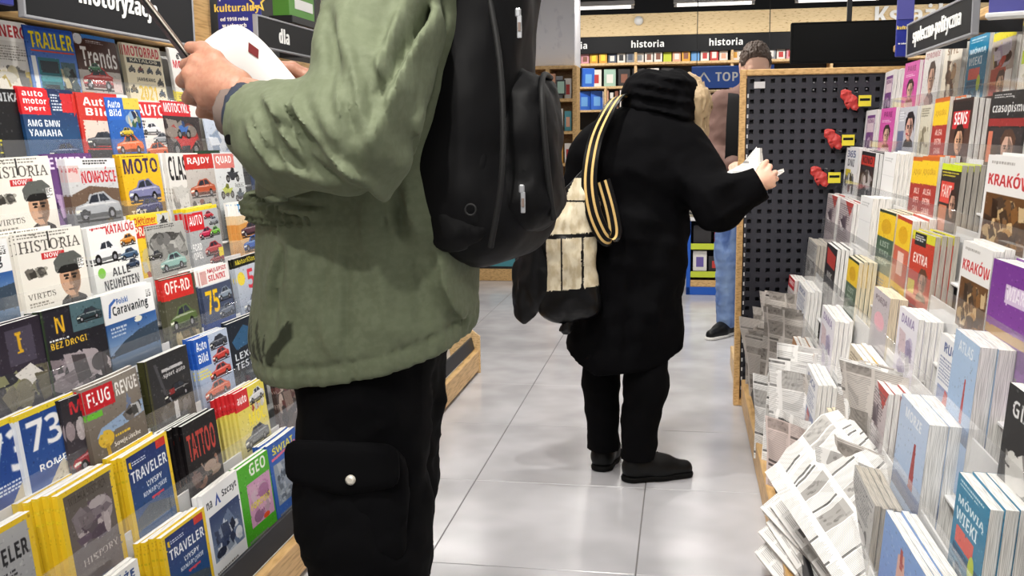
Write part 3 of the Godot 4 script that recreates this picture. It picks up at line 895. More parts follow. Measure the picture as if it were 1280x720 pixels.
func draw_covers() -> void:
	cover("back", [["g", "d8dadc", "c9ccd2"], ["n", 8, 10, 84, 60, ["8fa3b8", "c8b89a", "e8e8e8", "6a7078"], 30, 30], ["l", 10, 78, 80, 14, "555555", 6]])
	cover("erg", [["g", "e4e2de", "c4c0ba"], ["r", 0, 0, 100, 26, "f1efec"], ["t", "ENERG", 30, 5, 66, 17, "b8232c"], ["r", 4, 4, 20, 20, "3a3a3c"], ["l", 6, 32, 88, 20, "8a8680", 6], ["n", 0, 55, 100, 45, ["8b8378", "d6cba8", "5b5a58", "e7e2d5", "c0a84a"], 34, 30, 4]])
	cover("trailer", [["g", "2456b8", "a9c7e4"], ["r", 0, 0, 100, 5, "1f48a0"], ["t", "TRAILER", 8, 7, 90, 24, "fbe21a"], ["r", 8, 32, 88, 2, "d5402a"], ["r", 6, 40, 9, 58, "e8ecec"], ["r", 18, 42, 44, 48, "1d6a74"], ["r", 22, 46, 36, 16, "1a2a34"], ["r", 20, 66, 40, 8, "2a8c96"], ["r", 24, 78, 30, 10, "10262c"], ["r", 64, 46, 30, 44, "3c5a63"], ["n", 60, 48, 38, 46, ["243a40", "c9c19a", "6b7f7a", "101a1d"], 22, 20, 9], ["r", 0, 90, 100, 10, "26333a"], ["l", 8, 93, 70, 5, "dddddd", 2]])
	cover("trends", [["g", "3a221c", "c6bfb8"], ["r", 18, 0, 82, 6, "3f7cc4"], ["r", 0, 6, 100, 46, "4a2a22"], ["t", "Trends", 10, 16, 88, 33, "f7f6f4"], ["l", 26, 9, 50, 5, "dddddd", 2], ["o", 0, 0, 19, 16, "d8d8da"], ["r", 0, 52, 100, 48, "b9b4af"], ["car", 6, 44, 74, 38, "c23a3a"], ["car", 22, 40, 30, 16, "3f7a55"], ["r", 76, 62, 22, 20, "e3cfca"], ["r", 0, 84, 26, 16, "d77f42"], ["l", 30, 86, 66, 10, "f5f5f5", 3]])
	cover("motorrad", [["g", "efe6cd", "f1e4bf"], ["t", "MOTORRAD", 2, 4, 94, 18, "c8202c"], ["r", 6, 23, 90, 8, "17181a"], ["t", "KATALOG", 12, 24, 76, 6, "f3ead2"], ["bike", 6, 35, 18, 12, "555555"], ["bike", 28, 35, 18, 12, "6a2d2d"], ["bike", 52, 35, 18, 12, "39455a"], ["bike", 76, 35, 18, 12, "555555"], ["t", "JAHRGANG", 24, 54, 50, 8, "33302a"], ["bike", 76, 52, 20, 14, "444444"], ["t", "2021", 24, 66, 52, 26, "e9c542"], ["bike", 2, 66, 20, 14, "7a6a50"], ["bike", 76, 70, 20, 14, "40526a"], ["l", 6, 94, 80, 4, "6a6252", 2]])
	cover("motorrad2", [["g", "ece9e6", "d9d5cf"], ["bike", 10, 2, 60, 16, "3a3a3c"], ["t", "MOTORRAD", 4, 20, 92, 14, "c8202c"], ["bike", 8, 38, 84, 34, "5c4a44"], ["r", 0, 74, 100, 16, "f0dc28"], ["l", 6, 77, 80, 10, "5a4a10", 3], ["r", 0, 90, 100, 10, "2b2b2e"]])
	cover("moto3", [["g", "f2f2f2", "c9cdd2"], ["t", "MOTOR", 6, 4, 86, 18, "2b2b30"], ["bike", 10, 34, 80, 46, "b03030"], ["l", 8, 84, 80, 12, "444444", 4]])
	cover("dark1", [["g", "141416", "26262a"], ["t", "TECHNIKA", 6, 5, 88, 13, "b8bcc0"], ["r", 0, 48, 40, 40, "1e1e20"], ["l", 8, 54, 40, 30, "c8c020", 6], ["r", 90, 0, 10, 100, "7a1a1e"]])
	cover("ams", [["g", "1c2c52", "2f70a0"], ["r", 0, 0, 52, 34, "d0232b"], ["t", "auto", 5, 3, 40, 9, "ffffff"], ["t", "motor", 5, 13, 44, 9, "ffffff"], ["t", "sport", 5, 23, 40, 9, "ffffff"], ["r", 74, 4, 24, 26, "c5272d"], ["l", 56, 6, 16, 24, "cfd6e2", 6], ["t", "AMG BMW", 6, 41, 60, 10, "f2f5f8"], ["t", "YAMAHA", 6, 53, 60, 10, "f2f5f8"], ["car", 34, 68, 62, 26, "243a66"], ["r", 0, 92, 100, 8, "17305a"]])
	cover("abild", [["g", "c8352e", "b22a26"], ["t", "Auto", 14, 6, 72, 13, "ffffff"], ["t", "Bild", 14, 20, 72, 13, "ffffff"], ["r", 8, 38, 84, 30, "d9c8be"], ["car", 10, 52, 80, 26, "3a3d44"], ["r", 8, 80, 84, 16, "2a2a2e"]])
	cover("asport", [["g", "2b2c30", "4a4b52"], ["r", 0, 0, 70, 24, "c92a2e"], ["t", "sport", 6, 4, 58, 15, "ffffff"], ["r", 70, 0, 30, 18, "efe6e4"], ["n", 0, 30, 100, 70, ["1d1f24", "64666c", "b8a47a", "d8d8da"], 26, 34, 3]])
	cover("ablue", [["g", "2f66b8", "23509c"], ["r", 0, 0, 46, 34, "2a62c2"], ["t", "Auto", 6, 5, 36, 12, "ffffff"], ["t", "Bild", 6, 18, 36, 12, "ffffff"], ["r", 48, 0, 52, 18, "d8c24a"], ["n", 48, 18, 52, 30, ["335a40", "88a8c8", "d8d0b0", "1a2a50"], 14, 20, 2], ["car", 10, 54, 82, 34, "d8662e"], ["car", 26, 44, 40, 16, "c8b030"], ["l", 8, 91, 80, 6, "e0e8f4", 2]])
	cover("auto", [["g", "e9e3df", "d6cfca"], ["r", 2, 2, 96, 26, "cf2c30"], ["t", "AUTO", 6, 6, 88, 20, "ffffff"], ["car", 12, 34, 56, 22, "d8dadd"], ["car", 40, 50, 54, 22, "8c9096"], ["car", 4, 66, 86, 28, "c85a2c"], ["l", 6, 32, 20, 30, "333333", 6]])
	cover("motocykl", [["g", "2a2426", "50403e"], ["r", 0, 0, 78, 26, "c9202b"], ["t", "MOTOCYKL", 4, 4, 72, 18, "ffffff"], ["r", 78, 0, 22, 26, "e2dedd"], ["n", 0, 30, 100, 66, ["3a2c2a", "6a3a34", "a8322e", "1a1618", "8a8078"], 26, 30, 5], ["bike", 6, 48, 90, 46, "c02a2a"], ["bike", 30, 34, 40, 30, "3f6ab0"]])
	cover("pale1", [["g", "c9d3e4", "aab6c8"], ["t", "ŻAGLE", 6, 5, 86, 16, "f4f6fa"], ["n", 0, 40, 100, 60, ["8fa0b8", "dfe6f0", "70809a"], 18, 40, 3]])
	cover("historia", [["g", "efece5", "e8e3d8"], ["l", 4, 3, 92, 6, "77736a", 2], ["r", 46, 2, 3, 20, "2a2a2a"], ["t", "HISTORIA", 3, 11, 94, 15, "4a4540", 3], ["r", 34, 27, 34, 8, "c62a2c"], ["t", "NOWY", 37, 28, 28, 6, "ffffff"], ["face", 44, 30, 54, 68, "c99f82", "241f1c", 1], ["n", 6, 42, 34, 14, ["6a665e", "3a3733", "aaa69a"], 16, 12, 6], ["t", "VIRTUS", 5, 72, 42, 8, "4a463e", 3], ["l", 6, 83, 36, 6, "8a857a", 2], ["r", 86, 40, 9, 12, "fdfdfa"], ["l", 87, 41, 7, 10, "222222", 6]])
	cover("purple1", [["g", "5c3a72", "8a6a9c"], ["t", "EKSTRA", 6, 5, 86, 16, "e9d8ee"], ["n", 0, 30, 100, 70, ["b89ac4", "3a2450", "e0cfe6"], 16, 36, 3]])
	cover("nowosci", [["g", "d3d4d6", "a9abae"], ["r", 0, 0, 100, 13, "e8e8ea"], ["l", 34, 3, 46, 7, "333333", 2], ["r", 2, 10, 22, 22, "d8c2c0"], ["t", "auto", 4, 12, 18, 8, "c02028"], ["t", "NOWOŚCI", 25, 12, 72, 24, "c3202b"], ["r", 0, 70, 100, 30, "7b7d80"], ["p", [0, 50, 40, 38, 100, 44, 100, 70, 0, 74], "6a5648"], ["car", 4, 44, 94, 44, "aeb2b8"], ["r", 14, 72, 20, 6, "2a2c30"], ["l", 6, 93, 70, 4, "eeeeee", 2]])
	cover("moto", [["g", "f2c32a", "d99a22"], ["t", "MOTO", 3, 6, 94, 24, "2a1f52"], ["l", 6, 2, 70, 3, "6a4a10", 1], ["car", 8, 34, 84, 38, "7d7fa8"], ["r", 0, 74, 100, 26, "8d6f3a"], ["car", 20, 62, 70, 30, "33386a"], ["t", "TEST", 8, 82, 40, 12, "f6eccf"]])
	cover("classic", [["g", "e6e4e0", "cfccc6"], ["t", "CLASSIC", 4, 5, 92, 42, "17171a"], ["n", 0, 50, 100, 50, ["8a8680", "c9c2b8", "3a3836", "e7e4de"], 20, 34, 7]])
	cover("redgrey", [["g", "cfc9c4", "8d8882"], ["r", 0, 0, 100, 26, "c4302c"], ["t", "RAJDY", 8, 6, 80, 15, "ffffff"], ["car", 6, 40, 88, 34, "b8583a"], ["n", 0, 76, 100, 24, ["5a5652", "d8d4cc", "8a4a3a"], 14, 20, 8]])
	cover("green1", [["g", "24402c", "2f5a8a"], ["t", "4x4", 20, 6, 60, 18, "d8e8c8"], ["n", 0, 34, 100, 60, ["2a5a34", "4a86b8", "12241a", "8ab0c8"], 24, 30, 5]])
	cover("quad", [["g", "dfe2e4", "c3c8c8"], ["r", 6, 2, 64, 26, "d87a74"], ["t", "QUAD", 10, 6, 54, 17, "ffffff"], ["bike", 30, 28, 56, 26, "3a3c42"], ["bike", 8, 56, 50, 26, "b8c24a"], ["bike", 56, 66, 40, 24, "55606a"], ["l", 62, 56, 32, 8, "555555", 3]])
	cover("katalog", [["g", "f0f1f0", "e2e4e2"], ["l", 6, 2, 30, 5, "c03038", 1], ["t", "KATALOG", 36, 2, 62, 13, "c4222b"], ["car", 2, 18, 58, 34, "e9ebee"], ["car", 62, 16, 34, 18, "d08428"], ["car", 58, 36, 38, 18, "3c5878"], ["car", 66, 52, 30, 15, "2f3f58"], ["o", 8, 56, 15, 14, "7fc04a"], ["t", "ALLE", 36, 60, 40, 12, "222228"], ["t", "NEUHEITEN", 16, 75, 76, 14, "222228"], ["l", 10, 92, 70, 5, "555555", 2]])
	cover("oldpraxis", [["g", "f1d23a", "d8ae2c"], ["t", "Oldtimer", 6, 3, 56, 12, "b8341e"], ["r", 0, 15, 62, 18, "cf3a2c"], ["t", "PRAXIS", 4, 17, 56, 14, "fff6e0"], ["r", 64, 2, 34, 28, "c8cac8"], ["bike", 66, 6, 30, 20, "3a3a3a"], ["n", 0, 36, 100, 62, ["d8c27a", "b84a3a", "e8e0c8"], 16, 30, 4]])
	cover("vintage", [["g", "b4b4b0", "8c8c88"], ["l", 4, 3, 90, 6, "3a3a3a", 2], ["n", 0, 14, 100, 50, ["6a6a68", "9a9a96", "4a4a48", "c0c0bc"], 34, 28, 11], ["r", 0, 62, 100, 38, "a7a59e"], ["car", 20, 48, 70, 32, "8fbcb4"], ["car", 0, 40, 30, 16, "4a4a48"]])
	cover("azeit", [["g", "b9bcbe", "8a8e92"], ["r", 0, 0, 100, 6, "efd832"], ["r", 2, 8, 48, 28, "d2262e"], ["t", "AUTO", 5, 12, 42, 17, "ffffff"], ["car", 52, 8, 30, 14, "c02a3a"], ["car", 66, 18, 32, 14, "9a9ea4"], ["car", 30, 32, 46, 20, "c22a50"], ["car", 66, 34, 32, 16, "6ab03a"], ["t", "FORD", 4, 56, 30, 12, "f4f4f4"], ["t", "OPEL", 4, 69, 30, 12, "f4f4f4"], ["car", 40, 56, 56, 24, "b02a30"], ["car", 50, 76, 48, 20, "8a2028"], ["r", 84, 70, 16, 14, "efd832"]])
	cover("topgear", [["g", "e9d8b8", "c98a4a"], ["r", 0, 0, 100, 24, "f4f2ee"], ["t", "TopGear", 4, 4, 92, 20, "1f8ad0"], ["p", [0, 40, 100, 30, 100, 60, 0, 66], "d89a52"], ["car", 6, 34, 84, 30, "5a3a44"], ["car", 8, 58, 88, 32, "1f62c0"], ["l", 6, 92, 70, 5, "ffffff", 2]])
	cover("night", [["g", "2a2430", "46404e"], ["r", 30, 8, 40, 40, "4a4454"], ["t", "I", 42, 12, 14, 26, "d8a82a"], ["n", 0, 50, 100, 50, ["e4e0dc", "6a6450", "20202a", "8a8a60"], 22, 36, 6]])
	cover("night2", [["g", "1a1a20", "3a3740"], ["r", 46, 0, 54, 34, "4f6a72"], ["car", 54, 8, 44, 18, "2a3a40"], ["r", 4, 4, 40, 32, "24222c"], ["t", "N", 18, 10, 20, 22, "e2b12c"], ["t", "BEZ DROGI", 8, 40, 60, 9, "e8bd3a"], ["l", 8, 36, 40, 4, "efefef", 1], ["n", 0, 54, 100, 46, ["6a5f66", "2a262a", "9a8c94", "40383c", "c0b4ba"], 30, 34, 9], ["r", 0, 0, 4, 100, "2a3a24"]])
	cover("caravan", [["g", "f4f5f6", "eef0f2"], ["t", "Polski", 26, 9, 24, 9, "2f5aa8"], ["t", "Caravaning", 16, 17, 72, 17, "22262c"], ["p", [8, 30, 12, 14, 24, 8, 26, 11, 15, 17, 12, 31], "3f6ab8"], ["gr", 0, 38, 100, 40, "2f5a9c", "9ab4d4"], ["o", 54, 38, 16, 8, "f4f0e0"], ["p", [0, 78, 30, 64, 60, 56, 100, 52, 100, 84, 0, 84], "38485a"], ["gr", 0, 80, 100, 20, "6a86a8", "3a4a5c"], ["l", 8, 44, 34, 14, "c8d6ea", 3], ["r", 84, 8, 10, 12, "ffffff"], ["l", 85, 9, 8, 10, "222222", 5]])
	cover("offroad", [["g", "4a4a3a", "6a6a54"], ["r", 0, 2, 92, 30, "cf2f2a"], ["t", "OFF-RD", 6, 6, 80, 19, "fff4ee"], ["car", 8, 40, 84, 40, "5c7040"], ["n", 0, 80, 100, 20, ["8a7a5a", "3a3a2a", "c0b088"], 14, 20, 2]])
	cover("seven5", [["g", "e9ecf0", "b9c2cc"], ["r", 0, 0, 100, 26, "f3f0ee"], ["t", "NAJLEPSZE", 26, 3, 68, 9, "b8343a"], ["t", "SILNIKI", 26, 13, 60, 10, "c4242c"], ["r", 4, 4, 18, 20, "d8a8a4"], ["r", 0, 28, 100, 72, "46506a"], ["t", "75", 8, 34, 46, 40, "f2c41e"], ["car", 48, 34, 50, 24, "8a98a8"], ["car", 44, 60, 54, 24, "6a7484"], ["r", 0, 84, 100, 16, "2c4a90"]])
	cover("klassik", [["g", "cfd6e0", "8b98b0"], ["r", 0, 0, 100, 16, "1c1e1a"], ["t", "MotorKlassik", 4, 3, 92, 10, "d8c83a"], ["t", "50", 36, 22, 58, 36, "d83a4a"], ["o", 4, 24, 26, 22, "efd84a"], ["car", 10, 60, 84, 34, "a9b4c4"]])
	cover("seven3", [["g", "1f3f88", "2f5aa8"], ["r", 0, 0, 100, 7, "e8cf3a"], ["t", "73", 6, 12, 88, 50, "f2f3f6"], ["l", 10, 66, 70, 12, "d8e2f2", 3], ["p", [30, 100, 60, 72, 90, 100], "d2c8b0"]])
	cover("seven3b", [["g", "24468c", "3c64a8"], ["r", 0, 0, 6, 100, "dfe3ea"], ["r", 0, 0, 100, 7, "e6cc36"], ["t", "73", 12, 12, 60, 36, "f2f3f6"], ["t", "ROMEO", 22, 62, 60, 9, "ffffff"], ["p", [20, 100, 60, 66, 96, 100], "cfc8b6"], ["o", 46, 86, 14, 10, "2a2a30"]])
	cover("redcar", [["g", "2c2a30", "5a5058"], ["t", "MOTO", 10, 6, 80, 16, "c83038"], ["car", 4, 56, 92, 36, "a82a34"], ["n", 0, 26, 100, 28, ["8a7a80", "3a3438", "c8bcc0"], 16, 28, 2]])
	cover("flug", [["g", "8d857c", "4a3f34"], ["r", 2, 4, 48, 26, "c1202a"], ["t", "FLUG", 6, 8, 40, 18, "ffffff"], ["t", "REVUE", 52, 8, 46, 18, "efece8"], ["r", 2, 31, 24, 7, "6ab83a"], ["p", [20, 52, 70, 44, 100, 40, 100, 56, 60, 60, 10, 62], "8fa6c4"], ["p", [66, 44, 72, 24, 78, 42], "6a7690"], ["n", 56, 40, 44, 20, ["d8d8da", "6a6460", "3a3836"], 12, 16, 3], ["o", 12, 56, 26, 20, "d8b23a"], ["p", [22, 72, 28, 72, 30, 92, 24, 92], "b89430"], ["t", "Sowjetische", 36, 74, 50, 9, "efeae0"], ["t", "Jet-Legenden", 36, 85, 54, 9, "efeae0"], ["l", 40, 67, 30, 5, "d8b83a", 1]])
	cover("darkbook", [["g", "2c2c2e", "3c3c3e"], ["p", [18, 10, 24, 10, 40, 60, 34, 60], "4e4e52"], ["r", 34, 20, 50, 4, "c9c9cb"], ["t", "sport auto", 36, 27, 54, 9, "e4e4e6"], ["car", 30, 42, 66, 26, "1c1c20"], ["r", 44, 50, 12, 8, "8c2a2c"], ["n", 10, 68, 84, 24, ["4a4a4c", "2a2a2c", "6a6a6e"], 14, 24, 4], ["r", 50, 68, 10, 24, "d4d4d6"], ["r", 0, 0, 5, 100, "4a4a28"]])
	cover("ablue2", [["g", "b9c6dc", "8fa2c4"], ["r", 0, 0, 40, 44, "2458b4"], ["t", "Auto", 5, 6, 30, 15, "ffffff"], ["t", "Bild", 5, 23, 30, 15, "ffffff"], ["car", 42, 4, 54, 22, "3a3f4a"], ["car", 44, 24, 52, 22, "c23a34"], ["car", 30, 46, 64, 24, "cf4a3c"], ["car", 8, 68, 76, 28, "d85a34"], ["l", 4, 48, 26, 14, "f2e23a", 3]])
	cover("dark2", [["g", "1c2430", "12161e"], ["p", [10, 30, 50, 10, 96, 26, 90, 40, 20, 44], "2f5a80"], ["t", "LEXUS", 10, 50, 80, 12, "dfe5ec"], ["t", "TEST", 10, 64, 60, 12, "dfe5ec"], ["n", 0, 78, 100, 22, ["3a4650", "0c0e12"], 10, 24, 2]])
	cover("grey_er", [["g", "e6c02a", "dbb424"], ["gr", 8, 6, 84, 138, "a9aaac", "85868a"], ["t", "TRAVELER", 12, 22, 78, 18, "1c1c20"], ["l", 16, 46, 60, 12, "333338", 3]])
	cover("history", [["g", "ecc92e", "e0bb28"], ["gr", 9, 6, 82, 138, "5c5650", "77696c"], ["t", "WIELKA HISTORIA", 16, 10, 68, 10, "3a342e", 3], ["o", 22, 28, 60, 30, "9a8e92"], ["n", 12, 24, 76, 48, ["8a7e84", "6a5e66", "b0a4a8", "5a4a5a", "c4b8ba"], 34, 24, 12], ["t", "HISTORY", 22, 82, 66, 9, "d8cfc8", 3]])
	cover("traveler", [["g", "ecc92e", "e0bb28"], ["gr", 8, 5, 85, 139, "22326a", "2f6a9c"], ["r", 72, 5, 21, 10, "c8342c"], ["r", 12, 12, 4, 7, "e6c02a"], ["l", 18, 13, 36, 6, "d8def0", 2], ["t", "TRAVELER", 12, 24, 80, 15, "f4f6fa"], ["t", "WYSPY", 40, 45, 36, 8, "eef2f8"], ["t", "KANARYJSKIE", 30, 56, 54, 8, "dfe6f2"], ["r", 46, 66, 28, 3, "c84a5a"], ["p", [8, 95, 8, 82, 40, 72, 93, 84, 93, 95], "4a5560"]])
	cover("loom", [["g", "181618", "2a2426"], ["t", "TATTOO", 8, 16, 84, 40, "c4453a"], ["n", 0, 62, 100, 36, ["6a4a40", "a87a64", "2a1e1c", "c8a890"], 18, 30, 3]])
	cover("yellowmix", [["g", "e4d24a", "d8d4c0"], ["r", 0, 0, 40, 30, "cf2f34"], ["t", "auto", 6, 8, 30, 14, "ffffff"], ["car", 42, 6, 54, 24, "d8dadc"], ["t", "MOC", 30, 40, 62, 22, "f4e03a"], ["car", 10, 60, 84, 34, "5a6068"], ["n", 40, 28, 60, 14, ["b83a30", "e8e4d8"], 8, 14, 3]])
	cover("redstrip", [["g", "3a2e2c", "6a5a54"], ["r", 0, 4, 100, 18, "c02f2f"], ["t", "moto", 8, 6, 70, 13, "ffffff"], ["n", 0, 24, 100, 76, ["8a7468", "2a2220", "b8a498", "5a2a26"], 30, 30, 6]])
	cover("whitemag", [["g", "f4f4f2", "dcdcd8"], ["t", "PODRÓŻE", 6, 5, 88, 15, "2a4a8a"], ["gr", 8, 28, 84, 64, "8aa4c4", "5a6a50"]])
	cover("szczyt", [["g", "f3f4f6", "e6e9ee"], ["t", "na", 8, 14, 18, 11, "3a3f48"], ["p", [30, 26, 38, 10, 46, 26, 42, 26, 38, 17, 34, 26], "24479c"], ["t", "Szczyt", 50, 12, 44, 13, "2a2f38"], ["gr", 10, 34, 84, 62, "2a3c68", "8a9cb4"], ["p", [20, 96, 36, 60, 46, 48, 58, 70, 70, 96], "cfd8e6"], ["p", [46, 48, 60, 40, 80, 66, 90, 96, 70, 96], "6a7c9c"], ["n", 14, 50, 76, 46, ["dfe6f0", "3a4a70", "9aaac4", "1c2644"], 24, 22, 9]])
	cover("geo", [["g", "4fae2a", "45a024"], ["t", "GEO", 34, 4, 58, 20, "f4faf0"], ["r", 22, 30, 74, 64, "c998ba"], ["n", 24, 34, 70, 58, ["b87aa8", "e0bcd2", "8a5a80", "d8a8c4"], 22, 28, 5], ["t", "HORYZONT", 26, 60, 66, 11, "e0d23a"], ["o", 60, 86, 20, 8, "d8502a"]])
	cover("bluegrey", [["g", "2f5cae", "3a66b4"], ["t", "ŚWIAT", 12, 6, 76, 15, "e8dc4a"], ["p", [8, 24, 92, 18, 92, 22, 8, 28], "d86a8a"], ["r", 10, 34, 82, 62, "8b96a6"], ["n", 10, 34, 82, 62, ["6a7686", "a9b4c2", "4a5666", "c4ccd6"], 60, 12, 8]])
	# right rack
	cover("purple_w", [["g", "f0eef0", "e4e0e6"], ["r", 18, 12, 70, 86, "7d4a8c"], ["r", 22, 18, 62, 30, "e9d3df"], ["n", 24, 50, 58, 44, ["a878b4", "5a2e6a", "d8c0de"], 12, 26, 2], ["t", "NOWA", 26, 20, 54, 10, "6a2a6a"]])
	cover("pink_w", [["g", "d75fae", "cf4fa2"], ["t", "PANI", 20, 8, 60, 12, "8a2a6a"], ["face", 22, 32, 60, 50, "e0b8a4", "3a2a28"], ["r", 24, 78, 56, 20, "d8c4c0"], ["l", 14, 24, 60, 6, "f6dfee", 2]])
	cover("skin1", [["g", "dcdad8", "c8c4c2"], ["t", "ZDROWIE", 8, 5, 84, 10, "a86a70"], ["face", 24, 18, 56, 70, "c9a08c", "4a3a36"], ["n", 20, 74, 60, 24, ["8a6a64", "b89890", "5a4448"], 10, 26, 3]])
	cover("skin2", [["g", "e6e0d4", "cdbfa8"], ["t", "STYL", 16, 5, 64, 12, "8a6a4a"], ["n", 20, 24, 62, 70, ["c8a078", "8a6040", "e2d0b8", "5a4030"], 26, 28, 5]])
	cover("teal_mag", [["g", "2784ac", "1f6a90"], ["l", 10, 4, 80, 8, "d8ecf4", 2], ["t", "MÓWIĄ", 8, 16, 84, 13, "e8f4fa"], ["t", "WIEKI", 8, 30, 70, 13, "e8f4fa"], ["r", 14, 46, 56, 16, "d8584c"], ["r", 10, 64, 80, 10, "1a4e70"], ["o", 60, 56, 18, 24, "b8c83a"], ["n", 10, 76, 80, 22, ["17486a", "5aa0c0", "e0e8ea"], 14, 24, 4]])
	cover("yellowred", [["g", "c8bfb6", "8a6a58"], ["r", 4, 0, 92, 12, "ecdf30"], ["n", 6, 14, 88, 40, ["c8402c", "d8ccd4", "4a2a1e", "e8d23a", "b8a4b8"], 18, 34, 3], ["r", 10, 50, 60, 40, "a8432e"], ["face", 30, 52, 50, 46, "d0a88c", "4a2a1e"], ["r", 70, 54, 26, 44, "e6e2dc"]])
	cover("limewhite", [["g", "e6e4de", "cfcabc"], ["r", 0, 26, 100, 18, "bcd04a"], ["t", "OGRÓD", 8, 6, 80, 15, "4a5a2a"], ["n", 0, 46, 100, 50, ["6a6a58", "d8d0b8", "3a3a30", "f0ece0"], 24, 30, 5]])
	cover("bluewoman", [["g", "c8c9d0", "a4a8b6"], ["face", 34, 8, 64, 66, "d8a898", "241e22"], ["r", 4, 44, 34, 52, "6a7494"], ["o", 50, 48, 12, 4, "b82a34"], ["l", 6, 8, 30, 20, "f4f4f8", 4]])
	cover("beige1", [["g", "d8d2c0", "bcb49c"], ["l", 8, 6, 80, 16, "6a6450", 4], ["n", 6, 30, 88, 64, ["a89c80", "e4dcc4", "7a705a"], 18, 30, 2]])
	cover("yellow_red", [["g", "efc92e", "e8bd24"], ["r", 0, 0, 100, 7, "c8662a"], ["r", 0, 42, 100, 58, "a83a32"], ["t", "ANGORA", 12, 20, 76, 9, "c8962a"], ["t", "ALFA", 26, 48, 48, 10, "e8c8c0"], ["t", "BETA", 26, 62, 48, 10, "e8c8c0"], ["t", "GAMA", 26, 76, 48, 10, "e8c8c0"], ["r", 0, 94, 100, 6, "ecd040"]])
	cover("yellow_red2", [["g", "efc92e", "e8bd24"], ["r", 0, 0, 100, 6, "b8402c"], ["r", 0, 46, 100, 54, "c4604a"], ["o", 20, 14, 60, 26, "dca818"], ["r", 30, 52, 40, 34, "e8c4b8"]])
	cover("yellow_green", [["g", "efc92e", "e4b920"], ["r", 0, 0, 100, 5, "2a3a2c"], ["r", 0, 44, 100, 56, "46604e"], ["o", 20, 14, 60, 24, "d8a81c"], ["t", "LIST", 20, 50, 60, 10, "a8b8a8"], ["t", "ESEJ", 20, 64, 60, 10, "a8b8a8"], ["t", "ROK", 20, 78, 60, 10, "a8b8a8"]])
	cover("sens", [["g", "3a2420", "7a5a4a"], ["r", 4, 4, 92, 14, "221a1a"], ["r", 10, 18, 78, 26, "c42a30"], ["t", "SENS", 16, 20, 66, 20, "ffffff"], ["face", 18, 36, 62, 56, "d8a888", "2a1a16"], ["r", 20, 88, 60, 12, "c85a3a"]])
	cover("czas", [["g", "2a2a2c", "1e1e20"], ["t", "czasopismo", 6, 14, 90, 18, "e9e9e9"], ["r", 0, 34, 100, 10, "a03030"], ["r", 6, 46, 88, 50, "3a3436"], ["face", 34, 46, 50, 52, "d8b09c", "5a4034"], ["r", 4, 50, 12, 40, "d87a60"], ["l", 8, 4, 60, 6, "cccccc", 2]])
	cover("white_blue", [["g", "f2f3f5", "e2e4ea"], ["t", "365", 12, 6, 70, 16, "4a5a8a"], ["t", "DNI", 20, 24, 56, 16, "2a2f40"], ["r", 12, 46, 40, 22, "d8c43a"], ["n", 10, 48, 80, 48, ["8a5a5a", "3a4a7a", "c8c8d0", "2a2a30"], 18, 26, 2]])
	cover("redblack", [["g", "2a282a", "3c3a3c"], ["r", 4, 8, 92, 20, "c83a2e"], ["t", "KINO", 12, 11, 74, 14, "2a1a1a"], ["n", 4, 32, 92, 64, ["8a8688", "4a484a", "c0bcbe", "1a181a"], 26, 30, 4]])
	cover("plainwhite", [["g", "f4f4f4", "ecebea"], ["l", 14, 10, 60, 8, "c8c8c8", 2], ["r", 0, 40, 100, 1, "d4d4d6"]])
	cover("lime_tab", [["g", "2e2a28", "3a3432"], ["r", 0, 0, 100, 10, "cfe02a"], ["l", 6, 12, 80, 8, "d8c83a", 2], ["r", 6, 26, 66, 30, "d84a40"], ["t", "FAKT", 12, 30, 52, 20, "f4d8d0"], ["face", 50, 34, 44, 50, "d0a088", "3a2420"], ["r", 8, 60, 40, 38, "c87a5a"]])
	cover("krakow", [["g", "f3f2f0", "efeeec"], ["t", "KRAKÓW", 5, 17, 92, 17, "cf2a30"], ["l", 10, 7, 60, 5, "b8b4b0", 1], ["r", 6, 42, 92, 56, "6a4626"], ["n", 6, 42, 92, 56, ["c8924a", "8a5a2a", "3a2414", "e2c08a", "5a3a20"], 44, 22, 4]])
	cover("pinknews", [["g", "cfc4c6", "b4a6aa"], ["p", [40, 0, 100, 0, 80, 30], "c04a44"], ["l", 6, 10, 84, 80, "6a5c62", 18], ["n", 10, 30, 60, 40, ["8a7a84", "e4dadc", "5a4a58"], 12, 30, 3]])
	cover("purple_m", [["g", "7a3a98", "8c4aa6"], ["r", 30, 22, 46, 20, "d8c4e2"], ["t", "WIARA", 32, 24, 42, 15, "f6eefa"], ["r", 0, 70, 100, 10, "b8904a"], ["p", [0, 80, 100, 80, 100, 100, 0, 100], "6a2a86"]])
	cover("lime_red", [["g", "c8402e", "b8382a"], ["r", 0, 0, 100, 14, "d8d43a"], ["r", 14, 3, 50, 18, "26282a"], ["l", 16, 6, 46, 10, "d8d8d8", 3], ["t", "EXTRA", 14, 32, 66, 16, "f2e4de"], ["face", 40, 50, 50, 48, "c89a84", "5a3a2a"], ["r", 4, 74, 30, 20, "d8c84a"]])
	cover("greynews", [["g", "b9b8b6", "9a9896"], ["l", 6, 6, 88, 40, "55545a", 10], ["n", 6, 48, 88, 48, ["6a6866", "d0cecc", "3a383a"], 16, 34, 3]])
	cover("reddark", [["g", "26242a", "1e1c20"], ["p", [10, 8, 92, 16, 90, 44, 16, 40], "b83a34"], ["t", "NOC", 26, 54, 50, 14, "c8c4c0"]])
	cover("pinkgrey", [["g", "c4bcc0", "a8a2a6"], ["o", 20, 34, 60, 30, "e0a8b4"], ["t", "POEZJA", 14, 10, 72, 12, "6a5a64"]])
